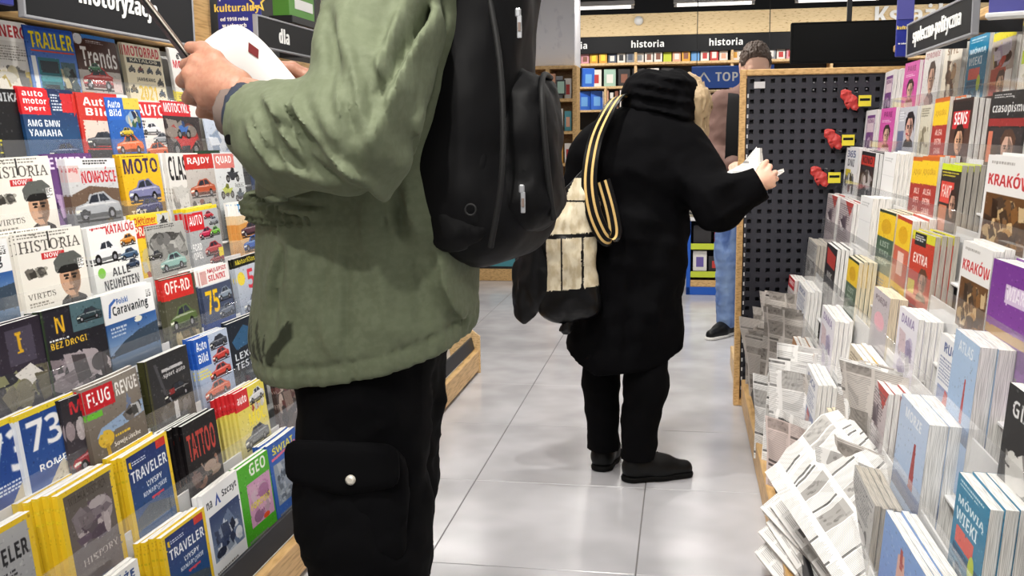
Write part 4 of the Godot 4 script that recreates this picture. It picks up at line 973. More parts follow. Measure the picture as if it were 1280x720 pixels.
	cover("white_news", [["g", "f0f1f4", "e0e2e8"], ["t", "RUCH", 16, 8, 66, 13, "4a5a90"], ["l", 8, 26, 84, 30, "8a94b4", 8], ["r", 10, 60, 80, 34, "8f9cc0"], ["p", [40, 60, 60, 66, 50, 94, 30, 90], "c04a40"]])
	cover("paleblue", [["g", "b4cce8", "8fb0da"], ["t", "ATLAS", 20, 8, 60, 12, "e8f0fa"], ["p", [56, 90, 60, 40, 64, 40, 68, 90], "b83a3a"], ["gr", 0, 84, 100, 16, "7a96c0", "4a5a78"]])
	cover("paleblue2", [["g", "c4d4ec", "9ab8de"], ["t", "MORZE", 20, 8, 60, 12, "f0f5fc"], ["p", [56, 90, 62, 34, 68, 34, 74, 90], "a83434"], ["gr", 0, 82, 100, 18, "6a86b8", "4a5a80"]])
	cover("whiteblack", [["g", "2a2a2c", "1c1c1e"], ["t", "GLOSY", 12, 12, 76, 16, "e8e8e8"], ["n", 0, 50, 100, 50, ["e2e0dc", "8a8884", "4a4846"], 20, 36, 4]])
	cover("redwhite", [["g", "d8d4d6", "c8bcc0"], ["r", 0, 0, 100, 30, "c4303a"], ["t", "TANGO", 10, 8, 80, 14, "ffffff"], ["l", 8, 40, 84, 50, "7a6a70", 10]])
	cover("whitelilac", [["g", "efedf4", "d8d2e4"], ["t", "DAMA", 14, 8, 70, 14, "8a7aa8"], ["n", 8, 30, 84, 64, ["c8c0da", "f2f0f8", "a89cc4", "e0c8d0"], 16, 34, 5]])
	cover("yellowbeige", [["g", "d8ccb4", "c0b090"], ["r", 66, 0, 34, 100, "dcb52e"], ["l", 8, 10, 50, 60, "6a5c44", 12], ["n", 6, 70, 56, 26, ["8a7654", "e4d8bc"], 8, 24, 3]])
	cover("orange_w", [["g", "c88a4a", "a8642a"], ["t", "WINO", 16, 8, 66, 13, "f0e0c8"], ["n", 8, 30, 84, 64, ["7a3a1e", "e0b07a", "4a2414"], 16, 34, 4]])
	cover("comic", [["g", "cfc8bc", "b8b0a2"], ["l", 8, 6, 84, 30, "6a645a", 8], ["n", 8, 40, 84, 54, ["8a8478", "3a3832", "d8d2c4", "9a5a4a"], 24, 26, 6]])
	cover("bluehand", [["g", "7fa4dc", "4a6ec0"], ["p", [40, 20, 54, 14, 60, 40, 72, 38, 74, 60, 56, 80, 40, 70], "d8a898"], ["p", [44, 12, 50, 12, 52, 30, 46, 30], "a83c34"], ["gr", 0, 70, 100, 30, "5a7cc8", "3a56a4"], ["n", 10, 60, 80, 36, ["8aaae4", "c4d4f2", "3a5ab0"], 14, 30, 4]])
	cover("whitebook", [["g", "e8e4da", "d4cebe"], ["p", [20, 30, 44, 20, 52, 96, 24, 96], "c8342e"], ["t", "PROZA", 16, 6, 68, 12, "3a3a3a"], ["r", 54, 60, 40, 30, "e0c42e"]])
	# book spines and small packs
	cover("blueposter", [["g", "efe23a", "e6d830"], ["r", 8, 6, 60, 6, "4a7a3a"], ["t", "BELLE", 10, 16, 60, 10, "c8642a"], ["t", "EPOKA", 10, 30, 70, 10, "4a4a3a"], ["t", "CAFE", 10, 44, 60, 10, "b84a2a"], ["t", "KINO", 10, 58, 56, 10, "4a4a3a"], ["t", "RETRO", 10, 72, 66, 10, "c8642a"]])
	var im := ImageTexture.create_from_image(atlas)
	var m := mat("print", Color(0.97, 0.97, 0.97), 0.36, 0.0, 0.32)
	m.albedo_texture = im
	m.texture_repeat = false

# ------------------------------------------------------------------ the shop
func camera_and_light() -> void:
	var cam := Camera3D.new()
	cam.name = "camera"
	cam.fov = rad_to_deg(2.0 * atan(360.0 / 1250.0))
	cam.near = 0.05
	add_child(cam)
	cam.position = Vector3(0, 1.2, 0)
	cam.basis = Basis(Vector3.UP, deg_to_rad(9.795)) * Basis(Vector3.RIGHT, deg_to_rad(-8.66)) * Basis(Vector3.BACK, -0.012)
	cam.current = true
	var we := WorldEnvironment.new()
	we.name = "surroundings"
	var e := Environment.new()
	e.background_mode = Environment.BG_COLOR
	e.background_color = Color(0.0, 0.0, 0.0)
	e.tonemap_mode = Environment.TONE_MAPPER_LINEAR
	e.tonemap_exposure = EXPOSURE
	e.sdfgi_enabled = true
	e.ssao_enabled = true
	e.ssil_enabled = true
	we.environment = e
	add_child(we)

const EXPOSURE := 0.74
const TUBE_ENERGY := 0.95
const SPOT_ENERGY := 3.2
const TUBE_ROWS := [-10.5, -8.3, -6.2, -4.3, -2.5, -0.7, 1.2]
const TUBE_XS := [-2.1, -0.92, 0.27, 1.45, 2.65]

func tube_lights() -> void:
	var housing := begin()
	cbox(housing, Vector3(0, 0.035, 0), Vector3(0.8, 0.05, 0.075), 0.006)
	var hm := done(housing)
	var st := begin()
	tube(st, [Vector3(-0.37, 0, 0), Vector3(0.37, 0, 0)], 0.019, 12)
	var tm := done(st)
	var caps := begin()
	tube(caps, [Vector3(-0.015, 0, 0), Vector3(0.015, 0, 0)], 0.021, 12)
	var cm := done(caps)
	var rod := begin()
	tube(rod, [Vector3(0, 0.06, 0), Vector3(0, 0.42, 0)], 0.004, 6)
	var rm := done(rod)
	for zi in TUBE_ROWS.size():
		for xi in TUBE_XS.size():
			var z: float = TUBE_ROWS[zi]
			var far := zi == 0
			var o := thing("tube_light", "white fluorescent tube fitting, number %s from the left in the far ceiling row" % ["one", "two", "three", "four", "five"][xi] if far else "white fluorescent tube fitting hanging above the aisle, nearer than the far ceiling row", "lamp", Vector3(TUBE_XS[xi], 2.48, z), 0.0, "ceiling tube lights")
			part("housing", hm, M.lamp_white, o)
			part("tube", tm, M.tube_glow, o)
			for s in [-1, 1]:
				part("end_cap", cm, M.lamp_white, o, Vector3(s * 0.38, 0, 0))
				part("suspension", rm, M.dark_metal, o, Vector3(s * 0.3, 0, 0))
			var l := AreaLight3D.new()
			l.name = "tube_lamp_light"
			l.area_size = Vector2(0.74, 0.06)
			l.light_energy = TUBE_ENERGY * (1.5 if zi < 2 else 1.0)
			l.light_color = Color(1.0, 0.985, 0.96)
			l.shadow_enabled = true
			l.area_range = 14.0
			o.add_child(l, true)
			l.position = Vector3(0, -0.024, 0)
			l.rotation.x = -PI / 2
			if zi == 0:
				# the bare tube also lights the wall behind it
				var b: AreaLight3D = l.duplicate()
				b.name = "tube_lamp_wall_light"
				o.add_child(b, true)
				b.position = Vector3(0, -0.012, -0.024)
				b.rotation.x = -PI / 9
				b.light_energy = TUBE_ENERGY * 0.8

# track spotlights under the ceiling, turned on to the racks
func track_lights() -> void:
	var o := thing("track_rail", "black ceiling track carrying spotlights above the aisle", "rail", Vector3(-0.42, 2.62, -2.4))
	part("rail", boxm(Vector3(0.035, 0.03, 7.6), 0.003), M.dark_metal, o)
	for z in [-3.0, 0.0, 3.0]: part("suspension", boxm(Vector3(0.008, 0.28, 0.008), 0.001), M.dark_metal, o, Vector3(0, 0.15, z))
	var body_st := begin()
	tube(body_st, [Vector3(0, 0, 0.09), Vector3(0, 0, -0.05), Vector3(0, 0, -0.06)], [0.036, 0.04, 0.04], 18)
	var bm := done(body_st)
	var lens_st := begin()
	tube(lens_st, [Vector3(0, 0, -0.0605), Vector3(0, 0, -0.063)], 0.033, 18)
	var lm := done(lens_st)
	var k := 0
	for q in [[Vector3(-0.42, 2.5, 0.3), Vector3(-1.2, 0.9, -1.6)], [Vector3(-0.42, 2.5, -0.75), Vector3(-0.75, 1.1, -1.7)], [Vector3(-0.42, 2.5, -1.6), Vector3(0.6, 0.9, -2.4)], [Vector3(-0.42, 2.5, -2.6), Vector3(-1.4, 1.0, -3.0)], [Vector3(-0.42, 2.5, -3.1), Vector3(0.6, 0.8, -3.7)], [Vector3(-0.42, 2.5, -4.6), Vector3(-0.3, 0.4, -5.4)], [Vector3(-0.42, 2.5, -5.9), Vector3(0.3, 0.6, -6.8)]]:
		var t := thing("spotlight", "black track spotlight on the ceiling rail above the aisle, out of the picture", "lamp", q[0], 0.0, "track spotlights above the aisle")
		part("arm", boxm(Vector3(0.014, 0.11, 0.014), 0.002), M.dark_metal, t, Vector3(0, 0.05, 0))
		var h := part("lamp_head", bm, M.dark_metal, t)
		h.basis = Basis.looking_at((q[1] - q[0]).normalized(), Vector3.UP)
		part("lamp_lens", lm, M.tube_glow, h)
		var l := SpotLight3D.new()
		l.name = "spot_lamp_light"
		l.light_energy = SPOT_ENERGY
		l.light_color = Color(1.0, 0.98, 0.95)
		l.light_size = 0.033
		l.spot_angle = 48.0
		l.spot_angle_attenuation = 0.8
		l.spot_range = 14.0
		l.spot_attenuation = 2.0
		l.shadow_enabled = true
		h.add_child(l, true)
		l.position = Vector3(0, 0, -0.075)
		k += 1

func make_materials() -> void:
	var m := mat("tile", srgb("c9c9ce"), 0.22, 0.0, 0.5)
	m.albedo_texture = noise_tex(0.012, 512, [Color(0.9, 0.9, 0.9), Color(1, 1, 1)], [0.2, 0.8], FastNoiseLite.TYPE_SIMPLEX_SMOOTH, 3, 4)
	m.roughness_texture = noise_tex(0.02, 256, [Color(0.75, 0.75, 0.75), Color(1, 1, 1)], [0.3, 0.7], FastNoiseLite.TYPE_SIMPLEX_SMOOTH, 4, 8)
	triplanar(m, Vector3(0.42, 0.42, 0.42))
	mat("grout", srgb("6f6e6e"), 0.9)
	for w in [["wood", "dcb57c"], ["wood_pale", "e2c292"], ["wood_dark", "b98f57"]]:
		m = mat(w[0], srgb(w[1]), 0.45)
		var t := noise_tex(0.02, 512, [Color(0.84, 0.8, 0.74), Color(0.97, 0.96, 0.94), Color(1, 1, 1)], [0.2, 0.5, 0.8], FastNoiseLite.TYPE_SIMPLEX_SMOOTH, 5, 3)
		m.albedo_texture = t
		triplanar(m, Vector3(3.0, 9.0, 0.7))
	m = mat("chipwood", srgb("ecd2a4"), 0.6)
	m.albedo_texture = noise_tex(0.03, 512, [Color(0.75, 0.68, 0.58), Color(0.97, 0.96, 0.94), Color(1, 1, 1)], [0.14, 0.26, 0.8], FastNoiseLite.TYPE_SIMPLEX_SMOOTH, 5, 11)
	triplanar(m, Vector3(0.9, 4.0, 0.9))
	mat("dark_metal", srgb("26272b"), 0.45, 0.3)
	mat("peg_black", srgb("2c2d36"), 0.5)
	mat("sign_black", srgb("18191c"), 0.5, 0.0, 0.3)
	mat("sign_white", srgb("f4f4f2"), 0.5)
	mat("sign_blue", srgb("1f2a86"), 0.4)
	mat("sign_violet", srgb("4a4a92"), 0.4)
	mat("sign_yellow", srgb("f0d060"), 0.5)
	mat("banner_blue", srgb("1b57b8"), 0.4)
	mat("silver", srgb("b4b6ba"), 0.35, 0.6)
	mat("white_metal", srgb("dcdcdc"), 0.4)
	mat("grey_metal", srgb("8e8f94"), 0.45)
	mat("ceiling_black", srgb("1b1c1f"), 0.9)
	mat("wall_white", srgb("dedee0"), 0.8)
	mat("wall_grey", srgb("8c8a88"), 0.85)
	mat("lamp_white", srgb("e6e6e4"), 0.4)
	m = mat("tube_glow", srgb("ffffff"), 0.4)
	m.emission_enabled = true
	m.emission = Color(1.0, 0.985, 0.95)
	m.emission_energy_multiplier = 2.2
	for q in [["paper", "f0eeea"], ["cream_paper", "e2d8be"], ["grey_paper", "bcb5aa"]]:
		m = mat(q[0], srgb(q[1]), 0.85)
		# fine lines of the page edges, across the thickness of the block
		m.albedo_texture = noise_tex(0.12, 256, [Color(0.84, 0.84, 0.84), Color(1, 1, 1)], [0.3, 0.55], FastNoiseLite.TYPE_SIMPLEX, 1, 5)
		triplanar(m, Vector3(0.4, 0.4, 16.0), false)
	for q in [["news_white", "f1f0ee", 0.5], ["news_grey", "cdc7c1", 0.62], ["news_photo", "cdc7c1", 0.55], ["news_pink", "d9c9c4", 0.6]]:
		m = mat(q[0], srgb(q[1]), 0.9)
		m.albedo_texture = print_tex(int(q[2] * 100), 0.14 if q[0] == "news_photo" else 0.035)
		triplanar(m, Vector3(2.3, 2.3, 2.3), false)
		m.backlight_enabled = true
		m.backlight = Color(0.12, 0.12, 0.11)
	mat("white_page", srgb("efeeec"), 0.6)
	m = mat("acrylic", Color(0.97, 0.98, 1.0, 0.035), 0.06, 0.0, 0.36)
	m.transparency = BaseMaterial3D.TRANSPARENCY_ALPHA
	mat("screen_black", srgb("050506"), 0.25, 0.0, 0.3)
	m = mat("marble", srgb("f0eff4"), 0.5)
	m.albedo_texture = noise_tex(0.02, 512, [Color(0.95, 0.95, 0.96), Color(1, 1, 1), Color(1, 1, 1)], [0.2, 0.32, 0.8], FastNoiseLite.TYPE_SIMPLEX_SMOOTH, 4, 21)
	triplanar(m, Vector3(0.8, 0.5, 0.8))

# columns of printed lines for newspaper leaves
func print_tex(sd: int, pictures := 0.035) -> ImageTexture:
	var im := Image.create_empty(512, 512, false, Image.FORMAT_RGBA8)
	im.fill(Color(1, 1, 1))
	var r := RandomNumberGenerator.new()
	r.seed = sd
	for c in 5:
		var x := c * 102.4 + 6
		var y := 8.0
		while y < 500:
			if r.randf() < pictures:
				var hh := r.randf_range(30, 70)
				px_rect(im, x, y, 90, hh, Color(0.66, 0.65, 0.64).lightened(r.randf() * 0.3))
				for k in 14: px_oval(im, x + r.randf() * 70, y + r.randf() * (hh - 14), r.randf_range(8, 20), r.randf_range(6, 13), Color(0.5, 0.49, 0.48).lightened(r.randf() * 0.4))
				y += hh + 6
			elif r.randf() < 0.03:
				px_rect(im, x, y, r.randf_range(50, 88), 9, Color(0.35, 0.35, 0.35))
				y += 16
			else:
				px_rect(im, x, y, r.randf_range(78, 90), 2, Color(0.72, 0.72, 0.72))
				y += 5
	return ImageTexture.create_from_image(im)

func room() -> void:
	var fl := structure("floor")
	part("grout_bed", boxm(Vector3(9.0, 0.1, 16.0), 0.001), M.grout, fl, Vector3(0.5, -0.0525, -5.2))
	# tile joints at x = -0.117 + k 0.594 and z = -4.003 + k 0.69
	var tm := boxm(Vector3(0.5905, 0.012, 0.6865), 0.0012)
	for i in range(-6, 8):
		for j in range(-10, 10):
			part("tile", tm, M.tile, fl, Vector3(-0.117 + (i + 0.5) * 0.594, -0.006, -4.003 + (j + 0.5) * 0.69))
	var ce := structure("ceiling")
	part("panel", boxm(Vector3(9.0, 0.1, 16.0), 0.001), M.ceiling_black, ce, Vector3(0.5, 2.95, -5.2))
	for w in [["wall_back", Vector3(9.0, 3.1, 0.12), Vector3(0.5, 1.4, -12.3), "ceiling_black"], ["wall_front", Vector3(9.0, 3.1, 0.12), Vector3(0.5, 1.4, 2.8), "wall_white"], ["wall_left", Vector3(0.12, 3.1, 16.0), Vector3(-4.0, 1.4, -5.2), "wall_white"], ["wall_right", Vector3(0.12, 3.1, 16.0), Vector3(5.0, 1.4, -5.2), "wall_white"]]:
		var o := part(w[0], boxm(w[1], 0.001), M[w[3]], self, w[2])
		tag(o, "", "", "", "structure")

const LEAN := 6.0
const LEAN_RIGHT := 4.0
func slot(left: bool, row: int) -> Array:
	# base of the front face of a row, [x, y, outward direction]
	var k := 8 - row
	if left: return [-1.14 - 0.071 * k + 0.03, 0.062 + 0.163 * k, 1.0]
	return [0.32 + 0.071 * k - 0.02, 0.041 + 0.16 * k, -1.0]

func rack(left: bool, label: String) -> void:
	var s := 1.0 if left else -1.0
	var tip := deg_to_rad(LEAN if left else LEAN_RIGHT)
	var z0 := -0.2 if left else -0.6   # near end
	var z1 := -4.9 if left else -4.43
	var zc := (z0 + z1) / 2
	var ln := z0 - z1
	var fx := -1.02 if left else 0.262
	var o := thing("magazine_rack", label, "rack", Vector3(fx, 0, zc))
	var board := boxm(Vector3(0.03, 0.105, ln), 0.004)
	part("base_board", board, M.wood, o, Vector3(-s * 0.015, 0.068, 0))
	part("plinth", boxm(Vector3(0.02, 0.06, ln - 0.02), 0.002), M.dark_metal, o, Vector3(-s * 0.06, 0.03, 0))
	part("price_rail", boxm(Vector3(0.012, 0.062, ln - 0.01), 0.002), M.dark_metal, o, Vector3(-s * 0.035, 0.155, 0), Vector3(0, 0, s * 0.25))
	for r in range(1, 9):
		var b := slot(left, r)
		var x: float = b[0] - fx
		var y: float = b[1]
		# shelf the magazines stand on, and the sloping back behind them
		part("shelf", boxm(Vector3(0.085, 0.006, ln - 0.01), 0.001), M.white_metal, o, Vector3(x - s * 0.022, y - 0.004, 0))
		part("back_panel", boxm(Vector3(0.004, 0.29, ln - 0.012), 0.001), M.white_metal, o, Vector3(x - s * 0.074, y + 0.14, 0), Vector3(0, 0, s * tip))
		var n := 5 if r < 8 else 0
		for k in n:
			var seg := (ln - 0.02) / n
			part("acrylic_lip", boxm(Vector3(0.0025, 0.165, seg - 0.004), 0.0008), M.acrylic, o, Vector3(x + s * 0.004, y + 0.082, -ln / 2 + 0.01 + seg * (k + 0.5)), Vector3(0, 0, s * tip))
	# end panels, stepped with the tiers
	for e in [z0 + 0.008, z1 - 0.008]:
		if not left and e < -2.0: continue
		var st := begin()
		var prof := [Vector2(-0.004, 0.0), Vector2(-0.004, 0.19)]
		for r in range(8, 0, -1):
			var b := slot(left, r)
			var x: float = (b[0] - fx) * -s
			prof.append(Vector2(x - 0.0, b[1] + 0.2))
		prof.append(Vector2(0.72, 1.5))
		prof.append(Vector2(0.72, 0.0))
		for sd in [-1, 1]:
			var c := Vector2(0.7, 0.02)
			for i in prof.size() - 1:
				var tri := [Vector3(-s * c.x, c.y, sd * 0.008), Vector3(-s * prof[i].x, prof[i].y, sd * 0.008), Vector3(-s * prof[i + 1].x, prof[i + 1].y, sd * 0.008)]
				if (sd > 0) != left: tri.reverse()
				for v in tri: st.add_vertex(v)
		for i in prof.size():
			var p: Vector2 = prof[i]
			var q: Vector2 = prof[(i + 1) % prof.size()]
			quad(st, Vector3(-s * p.x, p.y, -0.008), Vector3(-s * p.x, p.y, 0.008), Vector3(-s * q.x, q.y, 0.008), Vector3(-s * q.x, q.y, -0.008))
		part("end_panel", done(st), M.wood_pale, o, Vector3(0, 0.0, e - zc))
	# wooden head rail above the top row, and the back behind it
	var top := 1.515 if left else 1.535
	var bx := -s * (0.71 if left else 0.66)
	part("top_rail", boxm(Vector3(0.16, 0.028, ln), 0.004), M.wood, o, Vector3(bx, top, 0))
	part("back_board", boxm(Vector3(0.02, 1.5, ln), 0.002), M.wood, o, Vector3(bx - s * 0.07, 0.75, 0))
	if left:
		part("header_board", boxm(Vector3(0.02, 0.5, 1.28), 0.002), M.wood, o, Vector3(bx - s * 0.06, 1.77, -3.02 - zc))
		part("dark_gap_sheet", boxm(Vector3(0.02, 1.2, ln), 0.002), M.dark_metal, o, Vector3(bx - s * 0.1, 1.6, 0))  # dark sheet added to stand in for the darkness above the rail

func put_mags(left: bool, table: Array) -> void:
	var s := 1.0 if left else -1.0
	var lean := Basis(Vector3.UP, s * PI / 2) * Basis(Vector3.RIGHT, -deg_to_rad(LEAN if left else LEAN_RIGHT))
	var side := "left" if left else "right"
	var words := ["", "top", "second", "third", "fourth", "fifth", "sixth", "seventh", "bottom"]
	for a in table:
		var b := slot(left, a[0])
		var w: float = a[3]
		var h: float = a[4]
		var t: float = a[5]
		var z0: float = a[1]
		var bend: float = rng.randf_range(0.0, 0.006) if t < 0.011 else 0.0
		var curl: float = rng.randf_range(-0.002, 0.005) if t < 0.011 else 0.0
		var roll := rng.randf_range(-0.014, 0.014)
		var yaw := rng.randf_range(-0.02, 0.02)
		for j in a[7]:
			# copies stand behind the front one, shifted along the row by the fan
			var along: float = absf(a[8]) * j * (1.0 if left else 1.0)
			if left: along = -a[8] * j
			var zc: float = z0 - w / 2 + along if left else z0 + w / 2 + along
			var f: float = a[6] - j * t - t / 2
			var jit := rng.randf_range(-0.004, 0.004) if j else 0.0
			var basis := lean * Basis(Vector3.BACK, roll + (rng.randf_range(-0.008, 0.008) if j else 0.0)) * Basis(Vector3.UP, yaw)
			var p := Vector3(b[0], b[1] + jit + 0.004, zc) + Vector3(s, 0, 0) * f
			var lab: String = a[10]
			if j:
				var head := lab.split(",")[0].split(" ")
				lab = "%s copy behind the %s" % [["", "first", "second", "third", "fourth", "fifth", "sixth", "seventh", "eighth"][j], " ".join(head.slice(0, 8))]
				if not ("row" in lab): lab += ", %s row" % words[a[0]]
			var pages := "paper"
			if a[2] in ["comic", "yellow_green", "pinkgrey", "whitebook"]: pages = "cream_paper"
			elif a[2] in ["greynews", "lime_tab", "lime_red"]: pages = "grey_paper"
			var o := magazine(a[9], lab, "book" if a[9] == "book" else "magazine", "copies: " + a[10] if a[7] > 1 else "", Transform3D(basis, p), w, h, t - 0.0004, a[2], bend, curl, pages)
			if a[7] == 1 and o.has_meta("group"): o.remove_meta("group")

func fill_rows() -> void:
	# the stretch of the left rack that the man hides, and the near ends of both racks beside the camera
	var spots := [[], [], []]
	for r in range(1, 9):
		for k in 7: spots[0].append([true, r, -3.42 - 0.22 * k + (0.24 if r > 4 else 0.0)])
		var near := -9.0
		for a in LEFT:
			if a[0] == r: near = maxf(near, a[1])
		while near + 0.22 < -0.25:
			near += 0.222
			spots[1].append([true, r, near - 0.1])
		near = -1.2
		for a in RIGHT:
			if a[0] == r: near = maxf(near, a[1] + a[3])
		while near + 0.22 < -0.65:
			near += 0.222
			spots[2].append([false, r, near - 0.1])
	var names := ["motocykl", "seven5", "caravan", "nowosci", "azeit", "trends", "flug", "geo", "auto", "vintage", "szczyt", "katalog", "moto", "bluegrey"]
	var labels := ["rows of magazines in the far stretch of the left rack beyond the man", "rows of magazines at the near end of the left rack beside the viewer", "rows of magazines at the near end of the right rack beside the viewer"]
	for g in 3:
		var cs := SurfaceTool.new()
		var ps := SurfaceTool.new()
		var n := 0
		for q in spots[g]:
			var b := slot(q[0], q[1])
			var lean := Basis(Vector3.UP, PI / 2 * b[2]) * Basis(Vector3.RIGHT, -deg_to_rad(LEAN if q[0] else LEAN_RIGHT))
			var xf := Transform3D(lean, Vector3(b[0] - 0.006 * b[2], b[1] + 0.004, q[2]))
			cs.append_from(cover_mesh(0.21, 0.28, 0.012, cover_uv[names[(q[1] * 5 + n * 3) % 14]], 0.002, 0.002, cover_uv["back"]), 0, xf)
			ps.append_from(pages_mesh(0.21, 0.28, 0.012, 0.002, 0.002), 0, xf)
			n += 1
		var o := thing("magazine_rows", labels[g], "magazines")
		tag(o, "", "", "", "stuff")
		part("covers", cs.commit(), M.print, o)
		part("pages", ps.commit(), M.paper, o)

# ------------------------------------------------------------------ people
# head in its own frame: x to its left, y up, z out of the face
func head_prims(c: Vector3, b: Basis) -> Array:
	var at := func(x, y, z): return c + b * Vector3(x, y, z)
	return [
		ecap(at.call(0, 0.035, -0.005), Vector3.ZERO, Vector3(0, 0.001, 0), 0.1, 0.1, Vector3(0.8, 1.0, 0.98), 0.02, b),
		cap(at.call(0, -0.03, 0.03), at.call(0, -0.085, 0.055), 0.058, 0.03, 0.03),
		cap(at.call(-0.03, -0.04, 0.02), at.call(0.03, -0.04, 0.02), 0.05, 0.05, 0.03),
		cap(at.call(0, 0.015, 0.085), at.call(0, -0.028, 0.108), 0.009, 0.014, 0.012),
		cap(at.call(-0.035, 0.034, 0.078), at.call(0.035, 0.034, 0.078), 0.014, 0.014, 0.014),
		cap(at.call(-0.018, -0.06, 0.079), at.call(0.018, -0.06, 0.079), 0.008, 0.008, 0.008),
		cap(at.call(0.078, 0.02, -0.012), at.call(0.076, -0.022, -0.006), 0.014, 0.01, 0.008),
		cap(at.call(-0.078, 0.02, -0.012), at.call(-0.076, -0.022, -0.006), 0.014, 0.01, 0.008),
		cap(at.call(0, -0.03, -0.02), at.call(0, -0.13, -0.03), 0.06, 0.058, 0.03)]

func eye_dents(c: Vector3, b: Basis) -> Array:
	return [cap(c + b * Vector3(0.031, 0.012, 0.102), c + b * Vector3(0.033, 0.012, 0.102), 0.014, 0.014), cap(c + b * Vector3(-0.031, 0.012, 0.102), c + b * Vector3(-0.033, 0.012, 0.102), 0.014, 0.014)]

# whole body under the clothes, from joints; one mesh
func body(j: Dictionary, hands: Array) -> ArrayMesh:
	var l := [
		cap(j.pelvis, j.chest, 0.11, 0.12, 0.05), cap(j.chest, j.neck, 0.1, 0.058, 0.04), cap(j.shoulder_l, j.shoulder_r, 0.055, 0.055, 0.05)]
	for s in ["_l", "_r"]:
		l.append(cap(j["shoulder" + s], j["elbow" + s], 0.048, 0.04))
		l.append(cap(j["elbow" + s], j["wrist" + s], 0.04, 0.029))
		l.append(cap(j.pelvis.lerp(j["hip" + s], 0.9), j["knee" + s], 0.085, 0.055))
		l.append(cap(j["knee" + s], j["ankle" + s], 0.05, 0.03))
		l.append(cap(j["ankle" + s], j["ankle" + s].lerp(j["toe" + s], 0.6), 0.03, 0.018))
	var out := [net(l, 0.014)[0]]
	out.append(net(head_prims(j.head, j.look), 0.006, {"dents": eye_dents(j.head, j.look)})[0])
	for h in hands: out.append(net(h, 0.0032)[0])
	return joined(out)

# hand: palm from wrist to the knuckle row, four fingers and a thumb given as chains of points
func hand(wrist: Vector3, knuckles: Array, chains: Array, thumb: Array, s := 1.0) -> Array:
	var l := []
	for k in 4:
		l.append(cap(wrist.lerp(knuckles[1].lerp(knuckles[2], 0.5), 0.06) + (knuckles[k] - knuckles[1].lerp(knuckles[2], 0.5)) * 0.5, knuckles[k], 0.0165 * s, 0.0115 * s, 0.014))
	l.append(cap(wrist, wrist.lerp(knuckles[1], 0.3), 0.027 * s, 0.024 * s, 0.02))
	for k in 4:
		var pts: Array = [knuckles[k]] + chains[k]
		var r := [0.0108, 0.0098, 0.0088, 0.0078]
		var f: float = [1.0, 1.03, 0.98, 0.86][k] * s
		for i in pts.size() - 1: l.append(cap(pts[i], pts[i + 1], r[mini(i, 3)] * f, r[mini(i + 1, 3)] * f, 0.003))
	for i in thumb.size() - 1: l.append(cap(thumb[i], thumb[i + 1], [0.0175, 0.0125, 0.0108, 0.009][mini(i, 3)] * s, [0.0125, 0.0108, 0.009, 0.008][mini(i, 3)] * s, 0.006 if i else 0.012))
	return l

func shoe(o: Node3D, heel: Vector3, toe: Vector3, upper: Material, sole: Material, h := 0.085) -> void:
	var d := (toe - heel)
	d.y = 0
	var ln := d.length()
	var b := Basis.looking_at(d.normalized(), Vector3.UP)
	var at := func(x, y, z): return heel * Vector3(1, 0, 1) + b * Vector3(x, y, -z * ln)
	var l := [
		cap(at.call(0, 0.04, 0.14), at.call(0, 0.036, 0.5), 0.036, 0.038, 0.03), cap(at.call(0, 0.036, 0.5), at.call(0.004, 0.03, 0.86), 0.04, 0.03, 0.03),
		cap(at.call(0, 0.055, 0.16), at.call(0, h, 0.2), 0.037, 0.036, 0.03), cap(at.call(0, 0.07, 0.3), at.call(0, 0.05, 0.6), 0.034, 0.028, 0.03)]
	var s := part("shoe", net(l, 0.006, {"cuts": [[Vector3.DOWN, -0.014]]})[0], upper, o)
	var q := [cap(at.call(0, 0.012, 0.13), at.call(0, 0.012, 0.5), 0.041, 0.04, 0.02), cap(at.call(0, 0.012, 0.5), at.call(0.004, 0.012, 0.85), 0.044, 0.036, 0.02)]
	part("sole", net(q, 0.006, {"cuts": [[Vector3.DOWN, -0.001], [Vector3.UP, 0.02]]})[0], sole, s)
	var st := begin()
	for k in 4:
		var z: float = 0.4 + 0.07 * k
		var y: float = 0.103 - 0.009 * k
		tube(st, [at.call(-0.02, y - 0.012, z), at.call(0, y + 0.002, z + 0.01), at.call(0.02, y - 0.012, z + 0.02)], 0.0022, 6)
	part("lace", done(st), sole, s)

func hair_mesh(c: Vector3, b: Basis, drop := 0.0) -> ArrayMesh:
	var at := func(x, y, z): return c + b * Vector3(x, y, z)
	var l := [ecap(at.call(0, 0.048, -0.014), Vector3.ZERO, Vector3(0, 0.001, 0), 0.106, 0.106, Vector3(0.82, 1.0, 0.98), 0.02, b), cap(at.call(0, 0.0, -0.06), at.call(0, -0.05 - drop, -0.055), 0.055, 0.045, 0.03)]
	var n := FastNoiseLite.new()
	n.frequency = 45.0
	var inv := Transform3D(b, c).affine_inverse()
	var f := func(p: Vector3) -> float:
		var q: Vector3 = inv * p
		return n.get_noise_3d(q.x * 2.0, q.y * 0.7, q.z) * 0.014
	# the hairline is cut away above the forehead and the ears
	return net(l, 0.006, {"extra": f, "dents": [cap(at.call(-0.03, 0.036, 0.115), at.call(0.03, 0.036, 0.115), 0.078, 0.078), cap(at.call(0.085, -0.02, 0.03), at.call(0.085, -0.08, 0.03), 0.045, 0.06), cap(at.call(-0.085, -0.02, 0.03), at.call(-0.085, -0.08, 0.03), 0.045, 0.06)]})[0]

